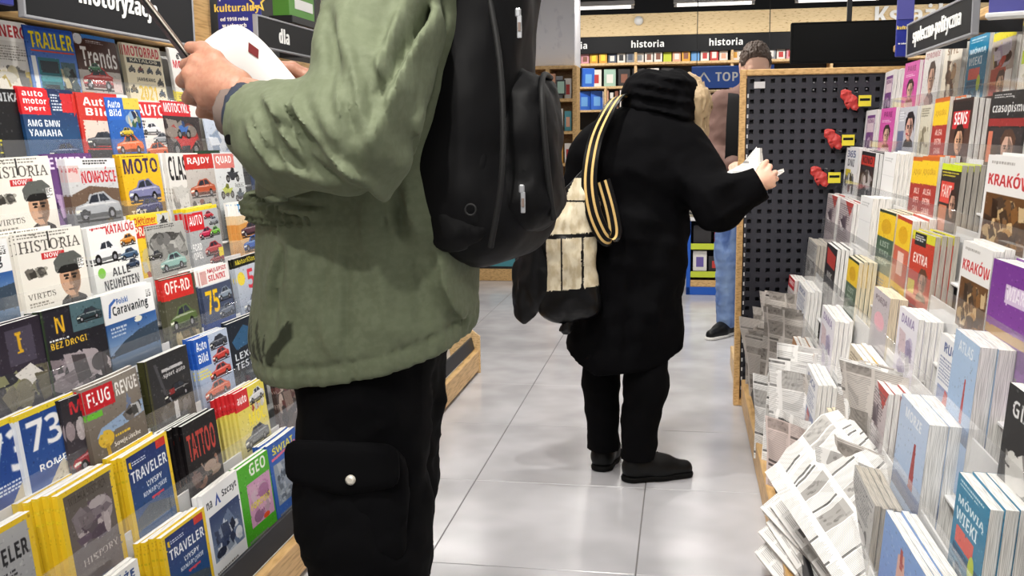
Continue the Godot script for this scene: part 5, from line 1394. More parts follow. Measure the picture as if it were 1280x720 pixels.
func cloth_noise(amp: float, f1: float, amp2: float, f2: float, stretch := Vector3.ONE) -> Callable:
	var n := FastNoiseLite.new()
	n.frequency = f1
	n.fractal_octaves = 2
	var n2 := FastNoiseLite.new()
	n2.frequency = f2
	n2.fractal_octaves = 2
	n2.seed = 5
	return func(p: Vector3) -> float: return n.get_noise_3d(p.x * stretch.x, p.y * stretch.y, p.z * stretch.z) * amp + n2.get_noise_3d(p.x * stretch.x, p.y * stretch.y, p.z * stretch.z) * amp2

func people_materials() -> void:
	var m := mat("skin", srgb("b98871"), 0.5)
	m.subsurf_scatter_enabled = true
	m.subsurf_scatter_strength = 0.08
	m.albedo_texture = noise_tex(0.04, 256, [Color(0.96, 0.92, 0.91), Color(1, 1, 1)], [0.3, 0.65], FastNoiseLite.TYPE_SIMPLEX, 4, 9)
	triplanar(m, Vector3(9, 9, 9), false)
	m = mat("skin_fair", srgb("dcb19b"), 0.5)
	m.subsurf_scatter_enabled = true
	m.subsurf_scatter_strength = 0.08
	m = mat("olive", srgb("6d755e"), 0.75, 0.0, 0.35)
	m.vertex_color_use_as_albedo = true
	m.albedo_texture = noise_tex(0.01, 512, [Color(0.93, 0.935, 0.92), Color(1, 1, 1)], [0.3, 0.7], FastNoiseLite.TYPE_SIMPLEX_SMOOTH, 6, 31)
	triplanar(m, Vector3(11, 11, 11), false)
	m.rim_enabled = true
	m.rim = 0.15
	mat("olive_dark", srgb("565d45"), 0.8)
	m = mat("black_cloth", srgb("08080a"), 0.85, 0.0, 0.22)
	m = mat("trouser_black", srgb("060608"), 0.9, 0.0, 0.22)
	m = mat("coat_black", srgb("070709"), 0.8, 0.0, 0.16)
	m = mat("pack_black", srgb("070709"), 0.6, 0.0, 0.3)
	mat("pack_seam", srgb("030304"), 0.7)
	mat("cuff_brown", srgb("75665f"), 0.85)
	mat("navy", srgb("2a3242"), 0.8)
	mat("grey_lining", srgb("8f9aa4"), 0.8)
	mat("leather_black", srgb("0c0c0d"), 0.3, 0.0, 0.35)
	m = mat("leather_cream", srgb("cfc6ae"), 0.45)
	m.albedo_texture = noise_tex(0.02, 256, [Color(0.86, 0.83, 0.78), Color(1, 1, 1)], [0.25, 0.6], FastNoiseLite.TYPE_SIMPLEX_SMOOTH, 5, 2)
	triplanar(m, Vector3(6, 3, 6), false)
	mat("strap_tan", srgb("c9a868"), 0.7)
	mat("hair_blond", srgb("a28c6c"), 0.6)
	mat("hair_brown", srgb("4a3a30"), 0.6)
	mat("brown_coat", srgb("6a4f47"), 0.8)
	m = mat("denim", srgb("7f97bb"), 0.85)
	m.albedo_texture = noise_tex(0.012, 256, [Color(0.45, 0.55, 0.75), Color(0.9, 0.93, 1), Color(1, 1, 1)], [0.25, 0.5, 0.8], FastNoiseLite.TYPE_SIMPLEX_SMOOTH, 5, 2)
	triplanar(m, Vector3(2, 1, 2), false)
	mat("shoe_black", srgb("0f1011"), 0.45, 0.0, 0.35)
	mat("sole_black", srgb("090909"), 0.7, 0.0, 0.3)
	mat("sole_white", srgb("e4e2de"), 0.6)
	mat("snap", srgb("d8d4c8"), 0.35, 0.3)
	mat("red_print", srgb("7a2a2c"), 0.5)

func reader() -> void:
	var o := thing("person", "man in an olive green jacket with black backpack, reading by the left rack", "person", Vector3(-0.57, 0, -1.75))
	var base := o.position
	var put := func(called: String, mesh: Mesh, m: Material, parent: Node = o) -> MeshInstance3D:
		var p := part(called, mesh, m, parent)
		if parent == o: p.position = -base
		return p
	var look := Basis.looking_at(Vector3(0.92, 0.38, -0.1), Vector3.UP)   # -z of the frame away from the face
	var j := {"pelvis": Vector3(-0.575, 0.93, -1.75), "chest": Vector3(-0.49, 1.3, -1.75), "neck": Vector3(-0.45, 1.52, -1.75), "head": Vector3(-0.485, 1.69, -1.75), "look": look,
		"shoulder_l": Vector3(-0.465, 1.42, -1.57), "elbow_l": Vector3(-0.478, 1.2, -1.43), "wrist_l": Vector3(-0.692, 1.272, -1.5),
		"shoulder_r": Vector3(-0.46, 1.42, -1.93), "elbow_r": Vector3(-0.5, 1.18, -2.03), "wrist_r": Vector3(-0.7, 1.27, -1.94),
		"hip_l": Vector3(-0.575, 0.88, -1.66), "knee_l": Vector3(-0.555, 0.49, -1.65), "ankle_l": Vector3(-0.54, 0.09, -1.65), "toe_l": Vector3(-0.7, 0.04, -1.64),
		"hip_r": Vector3(-0.575, 0.88, -1.84), "knee_r": Vector3(-0.6, 0.49, -1.86), "ankle_r": Vector3(-0.6, 0.09, -1.87), "toe_r": Vector3(-0.76, 0.04, -1.88)}
	var hl := hand(j.wrist_l, [Vector3(-0.762, 1.322, -1.506), Vector3(-0.771, 1.302, -1.5), Vector3(-0.765, 1.28, -1.5), Vector3(-0.75, 1.26, -1.504)],
		[[Vector3(-0.79, 1.318, -1.53), Vector3(-0.782, 1.312, -1.557), Vector3(-0.762, 1.31, -1.567)], [Vector3(-0.797, 1.293, -1.527), Vector3(-0.788, 1.286, -1.557), Vector3(-0.766, 1.285, -1.568)],
		[Vector3(-0.789, 1.266, -1.527), Vector3(-0.779, 1.26, -1.555), Vector3(-0.758, 1.261, -1.566)], [Vector3(-0.768, 1.243, -1.528), Vector3(-0.76, 1.239, -1.552), Vector3(-0.742, 1.24, -1.56)]],
		[Vector3(-0.706, 1.292, -1.505), Vector3(-0.732, 1.325, -1.512), Vector3(-0.758, 1.342, -1.522), Vector3(-0.783, 1.346, -1.532)], 1.08)
	var hr := hand(j.wrist_r, [Vector3(-0.77, 1.318, -1.93), Vector3(-0.778, 1.298, -1.932), Vector3(-0.772, 1.276, -1.932), Vector3(-0.758, 1.257, -1.93)],
		[[Vector3(-0.795, 1.314, -1.905), Vector3(-0.787, 1.308, -1.88)], [Vector3(-0.8, 1.29, -1.907), Vector3(-0.79, 1.284, -1.88)], [Vector3(-0.793, 1.263, -1.907), Vector3(-0.782, 1.258, -1.88)], [Vector3(-0.774, 1.242, -1.906), Vector3(-0.765, 1.238, -1.885)]],
		[Vector3(-0.712, 1.292, -1.93), Vector3(-0.738, 1.322, -1.922), Vector3(-0.764, 1.338, -1.912), Vector3(-0.786, 1.342, -1.902)], 1.05)
	put.call("body", body(j, [hl, hr]), M.skin)
	put.call("hair", hair_mesh(j.head, look), M.hair_brown)
	# jacket: torso, shoulders and two sleeves as one surface
	var fdir := (Vector3(-0.655, 1.238, -1.487) - Vector3(-0.478, 1.2, -1.43)).normalized()
	var fdir2 := (j.wrist_r - j.elbow_r).normalized() as Vector3
	var l := [
		ecap(Vector3(-0.575, 0, -1.75), Vector3(0.015, 1.1, 0), Vector3(-0.005, 0.84, 0), 0.19, 0.212, Vector3(1.0, 1.0, 1.02), 0.05),
		ecap(Vector3(-0.575, 0, -1.75), Vector3(0.12, 1.36, 0), Vector3(0.03, 1.12, 0), 0.15, 0.185, Vector3(1.0, 1.0, 1.08), 0.06),
		cap(Vector3(-0.44, 1.45, -1.6), Vector3(-0.44, 1.45, -1.9), 0.085, 0.085, 0.05),
		cap(Vector3(-0.44, 1.46, -1.75), Vector3(-0.45, 1.56, -1.75), 0.1, 0.078, 0.05)]
	var near_sleeve := [
		cap(Vector3(-0.455, 1.46, -1.56), Vector3(-0.476, 1.205, -1.43), 0.09, 0.083, 0.03),
		cap(Vector3(-0.476, 1.205, -1.43), Vector3(-0.59, 1.2, -1.46), 0.083, 0.078, 0.03),
		cap(Vector3(-0.59, 1.2, -1.46), Vector3(-0.7, 1.242, -1.5), 0.078, 0.052, 0.03)]
	var far_sleeve := [
		cap(Vector3(-0.45, 1.45, -1.94), Vector3(-0.49, 1.19, -2.04), 0.088, 0.083, 0.03),
		cap(Vector3(-0.49, 1.19, -2.04), Vector3(-0.7, 1.26, -1.95), 0.083, 0.05, 0.03)]
	var hem := Vector3(-0.16, 1.0, 0.19).normalized()
	var hem_at := Vector3(-0.8, 0.792, -1.75)
	var drape := cloth_noise(0.012, 5.0, 0.003, 22.0, Vector3(1.0, 0.5, 1.0))
	var wob := func(p: Vector3) -> float:
		var q := hem.dot(p - hem_at)
		var d: float = drape.call(p)
		if q > 0.03 and q < 0.042 and p.y < 1.0: d += 0.004   # stitched groove above the hem
		if absf(q - 0.012) < 0.03 and p.y < 1.0: d += 0.0022 * sin(atan2(p.z + 1.75, p.x + 0.575) * 60.0)
		return d
	var print_col := func(p: Vector3) -> Color:
		var c := Color(1, 1, 1)
		# faded dark print near the front corner of the hem
		if p.z > -1.74 and p.y < 0.92:
			var u := (p.x + 0.77) / 0.135
			var v := (p.y - 0.815) / 0.085
			if u > 0.0 and u < 1.0 and v > 0.0 and v < 1.0:
				if (u < 0.52 and v > 0.06 and v < 0.3 + 0.55 * absf(sin(u * 14.0)) and sin(u * 46.0 + v * 9.0) > -0.55) or (u >= 0.55 and absf(v - (u - 0.5) * 1.9) < 0.2): c = Color(0.2, 0.21, 0.19)
		return c
	var jm := net(l, 0.0072, {"folds": MAN_FOLDS, "extra": wob, "color": print_col, "cuts": [[-hem, -hem.dot(hem_at)]]})
	var jacket: MeshInstance3D = put.call("jacket", jm[0], M.olive)
	var soft := cloth_noise(0.008, 6.0, 0.003, 20.0)
	put.call("sleeve", net(near_sleeve, 0.0055, {"folds": MAN_FOLDS, "extra": soft, "cuts": [[fdir, fdir.dot(Vector3(-0.668, 1.242, -1.49))]]})[0], M.olive, jacket)
	put.call("sleeve", net(far_sleeve, 0.01, {"extra": soft, "cuts": [[fdir2, fdir2.dot(Vector3(-0.66, 1.25, -1.97))]]})[0], M.olive, jacket)
	# gathered waist band with its drawcord channel, on the front
	var band := []
	for k in 9:
		var a0 := deg_to_rad(-8.0 + k * 10.0)
		var a1 := deg_to_rad(-8.0 + (k + 1) * 10.0)
		band.append(cap(Vector3(-0.573 - cos(a0) * 0.196, 1.088 - k * 0.002, -1.75 + sin(a0) * 0.198), Vector3(-0.573 - cos(a1) * 0.196, 1.086 - k * 0.002, -1.75 + sin(a1) * 0.198), 0.02, 0.02 - 0.001 * k, 0.01))
	var ruche := func(p: Vector3) -> float: return 0.004 * sin(atan2(p.z + 1.75, -p.x - 0.573) * 70.0 + p.y * 40.0) + 0.003 * sin(p.y * 420.0)
	put.call("waist_gather", net(band, 0.005, {"extra": ruche})[0], M.olive_dark, jacket)
	# rib cuff, navy under-layer
	var a := Vector3(-0.64, 1.232, -1.482)
	put.call("under_layer", net([cap(a, a + fdir * 0.05, 0.05, 0.051)], 0.006, {"cuts": [[fdir, fdir.dot(a + fdir * 0.046)]]})[0], M.navy, jacket)
	put.call("rib_cuff", net([cap(a, a + fdir * 0.075, 0.046, 0.044)], 0.005, {"cuts": [[fdir, fdir.dot(a + fdir * 0.068)]]})[0], M.cuff_brown, jacket)
	var a2: Vector3 = j.wrist_r - fdir2 * 0.06
	put.call("rib_cuff", net([cap(a2, a2 + fdir2 * 0.06, 0.043, 0.04)], 0.006, {"cuts": [[fdir2, fdir2.dot(a2 + fdir2 * 0.045)]]})[0], M.cuff_brown, jacket)
	# cuff tab with button, on the underside of the sleeve
	var st := begin()
	tube(st, [Vector3(-0.672, 1.2, -1.428), Vector3(-0.674, 1.199, -1.422)], 0.008, 14)
	put.call("cuff_button", done(st), M.sole_black, jacket)
	# trousers
	var t := [
		ecap(Vector3(-0.575, 0, -1.76), Vector3(0, 0.95, 0), Vector3(0, 0.86, 0), 0.14, 0.14, Vector3(0.95, 1, 1.0), 0.05),
		cap(Vector3(-0.575, 0.83, -1.69), Vector3(-0.56, 0.5, -1.665), 0.128, 0.11, 0.04), cap(Vector3(-0.56, 0.5, -1.665), Vector3(-0.548, 0.13, -1.655), 0.11, 0.1, 0.04),
		cap(Vector3(-0.58, 0.83, -1.845), Vector3(-0.6, 0.5, -1.86), 0.135, 0.108, 0.04), cap(Vector3(-0.6, 0.5, -1.86), Vector3(-0.605, 0.13, -1.87), 0.108, 0.098, 0.04)]
	var tr: MeshInstance3D = put.call("trousers", net(t, 0.012, {"extra": cloth_noise(0.014, 4.0, 0.008, 14.0, Vector3(1, 1.6, 1)), "cuts": [[Vector3.DOWN, -0.045]]})[0], M.trouser_black)
	var pk := []
	for k in [[-1, 1], [1, 1], [1, -1], [-1, -1]]: pk.append(ecap(Vector3(-0.565, 0.575, -1.592), Vector3(k[0] * 0.055, k[1] * 0.06, 0), Vector3(-k[1] * k[0] * k[0] * 0.0 + k[0] * 0.055, -k[1] * 0.06, 0), 0.03, 0.03, Vector3(1, 1, 0.75), 0.05))
	pk.append(ecap(Vector3(-0.565, 0.575, -1.592), Vector3(0, 0.05, 0), Vector3(0, -0.05, 0), 0.045, 0.045, Vector3(1, 1, 0.5), 0.05))
	put.call("cargo_pocket", net(pk, 0.008, {"extra": cloth_noise(0.006, 12.0, 0.003, 30.0)})[0], M.trouser_black, tr)
	var fl := []
	for k in 5: fl.append(ecap(Vector3(-0.565, 0.652, -1.556), Vector3(-0.08 + 0.04 * k, 0.018, 0), Vector3(-0.08 + 0.04 * k, -0.014 - 0.008 * (2 - absi(k - 2)), 0), 0.022, 0.022, Vector3(1, 1, 0.55), 0.02))
	var flap: MeshInstance3D = put.call("pocket_flap", net(fl, 0.006)[0], M.trouser_black, tr)
	var sn := begin()
	tube(sn, [Vector3(-0.545, 0.632, -1.555), Vector3(-0.545, 0.632, -1.5385), Vector3(-0.545, 0.632, -1.5365)], [0.0085, 0.0085, 0.005], 16)
	put.call("snap_button", done(sn), M.snap, tr)
	shoe(o, Vector3(-0.49, 0, -1.65) - base, Vector3(-0.77, 0, -1.64) - base, M.shoe_black, M.sole_black)
	shoe(o, Vector3(-0.55, 0, -1.87) - base, Vector3(-0.83, 0, -1.89) - base, M.shoe_black, M.sole_black)

# the opened magazine in the reader's hands
func open_magazine() -> void:
	var o := thing("open_magazine", "open magazine with a white back page, held up by the man in green", "magazine", Vector3(-0.75, 1.32, -1.55))
	var base := o.position
	# half turned to the camera: a curved sheet, thick as a few pages
	var prof := path([Vector3(-0.79, 1.331, -1.545), Vector3(-0.768, 1.356, -1.55), Vector3(-0.74, 1.377, -1.56), Vector3(-0.714, 1.382, -1.57), Vector3(-0.687, 1.362, -1.585), Vector3(-0.652, 1.322, -1.59), Vector3(-0.6, 1.262, -1.585)], 4)
	var lower := path([Vector3(-0.784, 1.255, -1.575), Vector3(-0.765, 1.262, -1.58), Vector3(-0.745, 1.266, -1.59), Vector3(-0.73, 1.266, -1.6), Vector3(-0.705, 1.256, -1.61), Vector3(-0.67, 1.225, -1.605), Vector3(-0.62, 1.19, -1.6)], 4)
	var st := begin()
	st.set_smooth_group(1)
	var n := prof.size()
	var G := []
	for k in 7:
		var row := []
		for i in n: row.append(prof[i].lerp(lower[i], k / 6.0) - base + Vector3(0, 0, 0.006 * sin(k / 6.0 * PI)))
		G.append(row)
	for k in 6:
		for i in n - 1: quad(st, G[k][i], G[k][i + 1], G[k + 1][i + 1], G[k + 1][i])
	st.set_smooth_group(2)
	var off := Vector3(0.0, -0.001, -0.003)
	for k in 6:
		for i in n - 1: quad(st, G[k + 1][i] + off, G[k + 1][i + 1] + off, G[k][i + 1] + off, G[k][i] + off)
	st.set_smooth_group(-1)
	for i in n - 1: quad(st, G[0][i] + off, G[0][i + 1] + off, G[0][i + 1], G[0][i])
	var half := part("back_page", done(st), M.white_page, o)
	# small picture printed on it
	var pc := begin()
	var A := func(i, k): return G[k][i] + Vector3(0, 0, 0.0012)
	quad(pc, A.call(14, 1), A.call(16, 1), A.call(16, 1).lerp(A.call(16, 2), 0.8), A.call(14, 1).lerp(A.call(14, 2), 0.8))
	part("printed_picture", done(pc), M.red_print, half)
	# the other half, seen edge-on: a sheaf of pages between covers rising to the left
	var d := Vector3(-0.052, 0.086, 0.03).normalized()
	var away := Vector3(-0.42, -0.03, -0.9).normalized()
	var nn := d.cross(away).normalized()
	var root := Vector3(-0.788, 1.335, -1.54) - base
	for q in [[0.0, 0.0025, "cover", "cuff_brown"], [0.0028, 0.0028, "page_sheaf", "grey_paper"], [0.0062, 0.0022, "cover", "sign_black"]]:
		var s2 := begin()
		var xf := Transform3D(Basis(d, away, d.cross(away)), root + nn * float(q[0]) + d * 0.12 + away * 0.1)
		cbox(s2, Vector3.ZERO, Vector3(0.25, 0.2, float(q[1])), 0.0006, xf)
		part(q[2], done(s2), M[q[3]], o)

func backpack() -> void:
	var base := Vector3(-0.35, 0.98, -1.75)
	var o := thing("backpack", "large black backpack on the back of the man in green", "backpack", base)
	var put := func(called: String, mesh: Mesh, m: Material, parent: Node = o) -> MeshInstance3D:
		var p := part(called, mesh, m, parent)
		if parent == o: p.position = -base
		return p
	var z := -1.74
	var l := [
		ecap(Vector3(-0.355, 0, z), Vector3(-0.03, 1.1, -0.06), Vector3(0.02, 1.5, -0.06), 0.105, 0.085, Vector3(1, 1, 1), 0.08), ecap(Vector3(-0.355, 0, z), Vector3(-0.03, 1.1, 0.06), Vector3(0.02, 1.5, 0.06), 0.105, 0.085, Vector3(1, 1, 1), 0.08),
		cap(Vector3(-0.34, 1.06, z + 0.05), Vector3(-0.31, 1.055, z - 0.05), 0.08, 0.08, 0.06), cap(Vector3(-0.43, 1.12, z + 0.06), Vector3(-0.43, 1.42, z + 0.06), 0.06, 0.06, 0.06), cap(Vector3(-0.43, 1.12, z - 0.06), Vector3(-0.43, 1.42, z - 0.06), 0.06, 0.06, 0.06)]
	var main: MeshInstance3D = put.call("main_compartment", net(l, 0.01, {"extra": cloth_noise(0.016, 4.0, 0.002, 16.0)})[0], M.pack_black)
	var f := [ecap(Vector3(-0.27, 0, z), Vector3(-0.005, 1.1, 0.05), Vector3(0.0, 1.25, 0.05), 0.07, 0.06, Vector3(0.9, 1, 1), 0.06), ecap(Vector3(-0.27, 0, z), Vector3(-0.005, 1.1, -0.05), Vector3(0.0, 1.25, -0.05), 0.07, 0.06, Vector3(0.9, 1, 1), 0.06)]
	put.call("front_pocket", net(f, 0.009, {"extra": cloth_noise(0.012, 8.0, 0.004, 24.0)})[0], M.pack_black, main)
	var sp := [ecap(Vector3(-0.385, 0, z + 0.125), Vector3(0, 1.06, 0), Vector3(0.01, 1.18, 0), 0.058, 0.052, Vector3(1, 1, 0.5), 0.05)]
	put.call("side_pocket", net(sp, 0.009, {"extra": cloth_noise(0.01, 9.0, 0.003, 24.0), "cuts": [[Vector3(0.25, 1, 0).normalized(), Vector3(0.25, 1, 0).normalized().dot(Vector3(-0.385, 1.225, z))]]})[0], M.pack_black, main)
	# piping along the edges
	for pts in [[Vector3(-0.31, 1.02, z + 0.145), Vector3(-0.285, 1.15, z + 0.165), Vector3(-0.29, 1.32, z + 0.152), Vector3(-0.325, 1.5, z + 0.13)], [Vector3(-0.215, 1.06, z + 0.075), Vector3(-0.222, 1.15, z + 0.1), Vector3(-0.23, 1.26, z + 0.1), Vector3(-0.235, 1.3, z + 0.04), Vector3(-0.235, 1.3, z - 0.05)]]:
		var st := begin()
		tube(st, path(pts, 5), 0.005, 8)
		put.call("piping", done(st), M.pack_seam, main)
	# zip pulls
	for p in [[Vector3(-0.262, 1.392, z + 0.135), 0.035], [Vector3(-0.258, 1.115, z + 0.142), 0.034]]:
		var st := begin()
		cbox(st, p[0], Vector3(0.009, 0.014, 0.006), 0.002)
		cbox(st, p[0] + Vector3(0.002, -0.022, 0.001), Vector3(0.0075, p[1], 0.003), 0.001)
		var zp: MeshInstance3D = put.call("zip_pull", done(st), M.silver, main)
		var s3 := begin()
		cbox(s3, p[0] + Vector3(0.002, -0.022, 0.0032), Vector3(0.0045, 0.014, 0.002), 0.0005)
		put.call("pull_insert", done(s3), M.cuff_brown, zp)
	var ring := TorusMesh.new()
	ring.inner_radius = 0.007
	ring.outer_radius = 0.0105
	var rg: MeshInstance3D = put.call("grommet", ring, M.pack_seam, main)
	rg.position = Vector3(-0.338, 1.083, z + 0.165)
	rg.rotation.x = PI / 2
	# straps over the shoulders and round under the arms
	for sd in [1.0, -1.0]:
		var zz: float = -1.75 + sd * 0.125
		var pts := path([Vector3(-0.36, 1.45, zz), Vector3(-0.4, 1.53, zz), Vector3(-0.46, 1.555, zz), Vector3(-0.53, 1.52, zz)], 6)
		var st := begin()
		ribbon(st, pts, [Vector3(0, 0, 1)], -0.03, 0.03, 0.012)
		put.call("shoulder_strap", done(st), M.pack_black, o)
		st = begin()
		ribbon(st, path([Vector3(-0.58, 1.14, -1.75 + sd * 0.19), Vector3(-0.45, 1.13, -1.75 + sd * 0.17), Vector3(-0.4, 1.13, -1.75 + sd * 0.12)], 6), [Vector3(0, 1, 0.2)], -0.014, 0.014, 0.004)
		put.call("lower_strap", done(st), M.pack_black, o)

func woman() -> void:
	var base := Vector3(-0.17, 0, -3.45)
	var o := thing("person", "person in a long black hooded coat bending over the right rack", "person", base)
	var put := func(called: String, mesh: Mesh, m: Material, parent: Node = o) -> MeshInstance3D:
		var p := part(called, mesh, m, parent)
		if parent == o: p.position = -base
		return p
	var look := Basis.looking_at(Vector3(-0.45, 0.5, 0.74).normalized(), Vector3.UP)
	var j := {"pelvis": Vector3(-0.17, 0.82, -3.46), "chest": Vector3(-0.14, 1.1, -3.52), "neck": Vector3(-0.1, 1.21, -3.58), "head": Vector3(-0.06, 1.27, -3.61), "look": look,
		"shoulder_l": Vector3(-0.3, 1.14, -3.52), "elbow_l": Vector3(-0.39, 0.92, -3.46), "wrist_l": Vector3(-0.3, 0.86, -3.62),
		"shoulder_r": Vector3(0.0, 1.13, -3.5), "elbow_r": Vector3(0.11, 0.965, -3.36), "wrist_r": Vector3(0.232, 1.035, -3.36),
		"hip_l": Vector3(-0.25, 0.78, -3.48), "knee_l": Vector3(-0.285, 0.42, -3.52), "ankle_l": Vector3(-0.285, 0.08, -3.52), "toe_l": Vector3(-0.25, 0.035, -3.68),
		"hip_r": Vector3(-0.12, 0.78, -3.46), "knee_r": Vector3(-0.13, 0.42, -3.44), "ankle_r": Vector3(-0.14, 0.08, -3.42), "toe_r": Vector3(0.0, 0.035, -3.47)}
	var hr := hand(j.wrist_r, [Vector3(0.268, 1.075, -3.365), Vector3(0.28, 1.062, -3.36), Vector3(0.284, 1.047, -3.36), Vector3(0.28, 1.03, -3.362)],
		[[Vector3(0.276, 1.09, -3.39), Vector3(0.262, 1.085, -3.408)], [Vector3(0.293, 1.07, -3.386), Vector3(0.278, 1.067, -3.405)], [Vector3(0.296, 1.05, -3.385), Vector3(0.282, 1.05, -3.403)], [Vector3(0.289, 1.03, -3.385), Vector3(0.277, 1.032, -3.4)]],
		[Vector3(0.236, 1.058, -3.366), Vector3(0.246, 1.082, -3.375), Vector3(0.256, 1.097, -3.388), Vector3(0.266, 1.106, -3.398)], 0.9)
	var hl := hand(j.wrist_l, [Vector3(-0.27, 0.87, -3.685), Vector3(-0.255, 0.86, -3.69), Vector3(-0.25, 0.845, -3.69), Vector3(-0.25, 0.83, -3.685)],
		[[Vector3(-0.25, 0.865, -3.72), Vector3(-0.235, 0.855, -3.74)], [Vector3(-0.235, 0.85, -3.725), Vector3(-0.22, 0.84, -3.745)], [Vector3(-0.23, 0.835, -3.722), Vector3(-0.216, 0.825, -3.74)], [Vector3(-0.232, 0.82, -3.712), Vector3(-0.22, 0.812, -3.73)]],
		[Vector3(-0.3, 0.878, -3.64), Vector3(-0.285, 0.9, -3.665), Vector3(-0.27, 0.905, -3.69), Vector3(-0.26, 0.905, -3.71)], 0.9)
	put.call("body", body(j, [hr, hl]), M.skin_fair)
	# long hair falling out of the hood on the right
	var n := FastNoiseLite.new()
	n.frequency = 60.0
	var strands := func(p: Vector3) -> float: return n.get_noise_3d(p.x * 1.5, p.y * 0.15, p.z * 1.5) * 0.012
	put.call("hair", net([cap(Vector3(0.0, 1.33, -3.62), Vector3(0.035, 1.3, -3.58), 0.08, 0.055, 0.04), cap(Vector3(0.045, 1.32, -3.55), Vector3(0.05, 1.2, -3.56), 0.04, 0.026, 0.03), cap(Vector3(0.05, 1.2, -3.56), Vector3(0.052, 1.11, -3.58), 0.026, 0.012, 0.02)], 0.006, {"extra": strands})[0], M.hair_blond)
	# coat with hood and sleeves
	var l := [
		ecap(Vector3(-0.155, 1.11, -3.5), Vector3(-0.09, 0, 0), Vector3(0.07, 0.01, 0), 0.15, 0.14, Vector3(1, 1, 0.95), 0.08),
		ecap(Vector3(0, 0, -3.47), Vector3(-0.14, 1.06, -0.02), Vector3(-0.145, 0.82, 0), 0.165, 0.155, Vector3(1, 1, 0.85), 0.08),
		ecap(Vector3(0, 0, -3.47), Vector3(-0.15, 0.82, 0), Vector3(-0.215, 0.4, 0.0), 0.16, 0.205, Vector3(1, 1, 0.85), 0.06),
		cap(Vector3(0.0, 1.12, -3.5), Vector3(0.105, 0.965, -3.36), 0.098, 0.08, 0.05), cap(Vector3(0.105, 0.965, -3.36), Vector3(0.26, 1.05, -3.36), 0.08, 0.056, 0.04),
		cap(Vector3(-0.29, 1.12, -3.52), Vector3(-0.375, 0.92, -3.46), 0.088, 0.075, 0.05), cap(Vector3(-0.375, 0.92, -3.46), Vector3(-0.31, 0.87, -3.6), 0.074, 0.055, 0.04),
		cap(Vector3(-0.13, 1.2, -3.55), Vector3(-0.09, 1.26, -3.57), 0.13, 0.11, 0.06)]
	var cd: Vector3 = (Vector3(0.26, 1.05, -3.36) - Vector3(0.105, 0.965, -3.36)).normalized()
	var folds := []
	for q in [[-0.2, 1.1, -0.05, 1.02, 0.016, 0.008], [-0.05, 1.12, 0.05, 0.98, 0.016, 0.009], [0.03, 1.05, 0.12, 0.93, 0.012, 0.009], [0.1, 0.92, 0.2, 0.98, 0.012, 0.008], [0.1, 1.03, 0.2, 1.06, 0.012, 0.008], [-0.24, 0.95, -0.05, 0.9, 0.016, 0.008], [-0.22, 0.86, -0.02, 0.84, 0.014, 0.009], [-0.26, 0.78, -0.05, 0.75, 0.018, 0.007], [-0.17, 0.72, -0.19, 0.42, 0.012, -0.012], [-0.28, 0.72, -0.34, 0.44, 0.02, 0.01], [-0.08, 0.72, -0.08, 0.44, 0.02, 0.008]]:
		folds.append([Vector2(q[0], q[1]), Vector2(q[2], q[3]), q[4], q[5], -3.52, -3.1])
	var coat: MeshInstance3D = put.call("coat", net(l, 0.0105, {"folds": folds, "extra": cloth_noise(0.018, 5.0, 0.004, 14.0), "cuts": [[Vector3(0.12, -1, 0.12).normalized(), Vector3(0.12, -1, 0.12).normalized().dot(Vector3(-0.2, 0.4, -3.3))], [Vector3(-0.5, -0.86, 0.0).normalized(), Vector3(-0.5, -0.86, 0.0).normalized().dot(Vector3(-0.35, 0.425, -3.45))], [Vector3(-0.85, -0.5, 0.0).normalized(), Vector3(-0.85, -0.5, 0.0).normalized().dot(Vector3(-0.425, 0.5, -3.45))], [Vector3(0.5, -0.86, 0.0).normalized(), Vector3(0.5, -0.86, 0.0).normalized().dot(Vector3(-0.05, 0.43, -3.45))], [cd, cd.dot(Vector3(0.246, 1.043, -3.36)), Vector3(0.26, 1.05, -3.36), 0.09]]})[0], M.coat_black)
	# hood drawn over the head: padded, with gathered folds
	var hf := []
	for q in [[-0.19, 1.3, 0.03, 1.25, 0.012, 0.016], [-0.2, 1.345, 0.02, 1.3, 0.011, 0.015], [-0.19, 1.375, 0.0, 1.34, 0.01, 0.013], [-0.12, 1.4, 0.03, 1.37, 0.01, 0.011], [-0.19, 1.27, 0.0, 1.215, 0.01, 0.012]]:
		hf.append([Vector2(q[0], q[1]), Vector2(q[2], q[3]), q[4], q[5], -3.6, -3.1])
	var hl2 := [ecap(Vector3(-0.085, 1.325, -3.57), Vector3(-0.045, 0.005, 0), Vector3(0.045, 0.005, -0.02), 0.092, 0.09, Vector3(1, 1, 1.45), 0.04), ecap(Vector3(-0.09, 1.27, -3.53), Vector3(-0.06, 0, 0), Vector3(0.06, -0.01, 0), 0.06, 0.06, Vector3(1, 1, 1.4), 0.04)]
	put.call("hood", net(hl2, 0.0075, {"folds": hf, "extra": cloth_noise(0.008, 9.0, 0.004, 30.0), "dents": [cap(Vector3(0.08, 1.2, -3.76), Vector3(0.1, 1.17, -3.8), 0.1, 0.09)]})[0], M.coat_black, coat)
	# trousers
	var t := [cap(Vector3(-0.25, 0.6, -3.5), Vector3(-0.288, 0.33, -3.5), 0.09, 0.064, 0.03), cap(Vector3(-0.288, 0.33, -3.5), Vector3(-0.275, 0.09, -3.49), 0.064, 0.058, 0.03), cap(Vector3(-0.13, 0.6, -3.45), Vector3(-0.125, 0.33, -3.42), 0.1, 0.073, 0.03), cap(Vector3(-0.125, 0.33, -3.42), Vector3(-0.145, 0.1, -3.4), 0.073, 0.064, 0.03), cap(Vector3(-0.25, 0.7, -3.47), Vector3(-0.1, 0.7, -3.47), 0.11, 0.11, 0.05)]
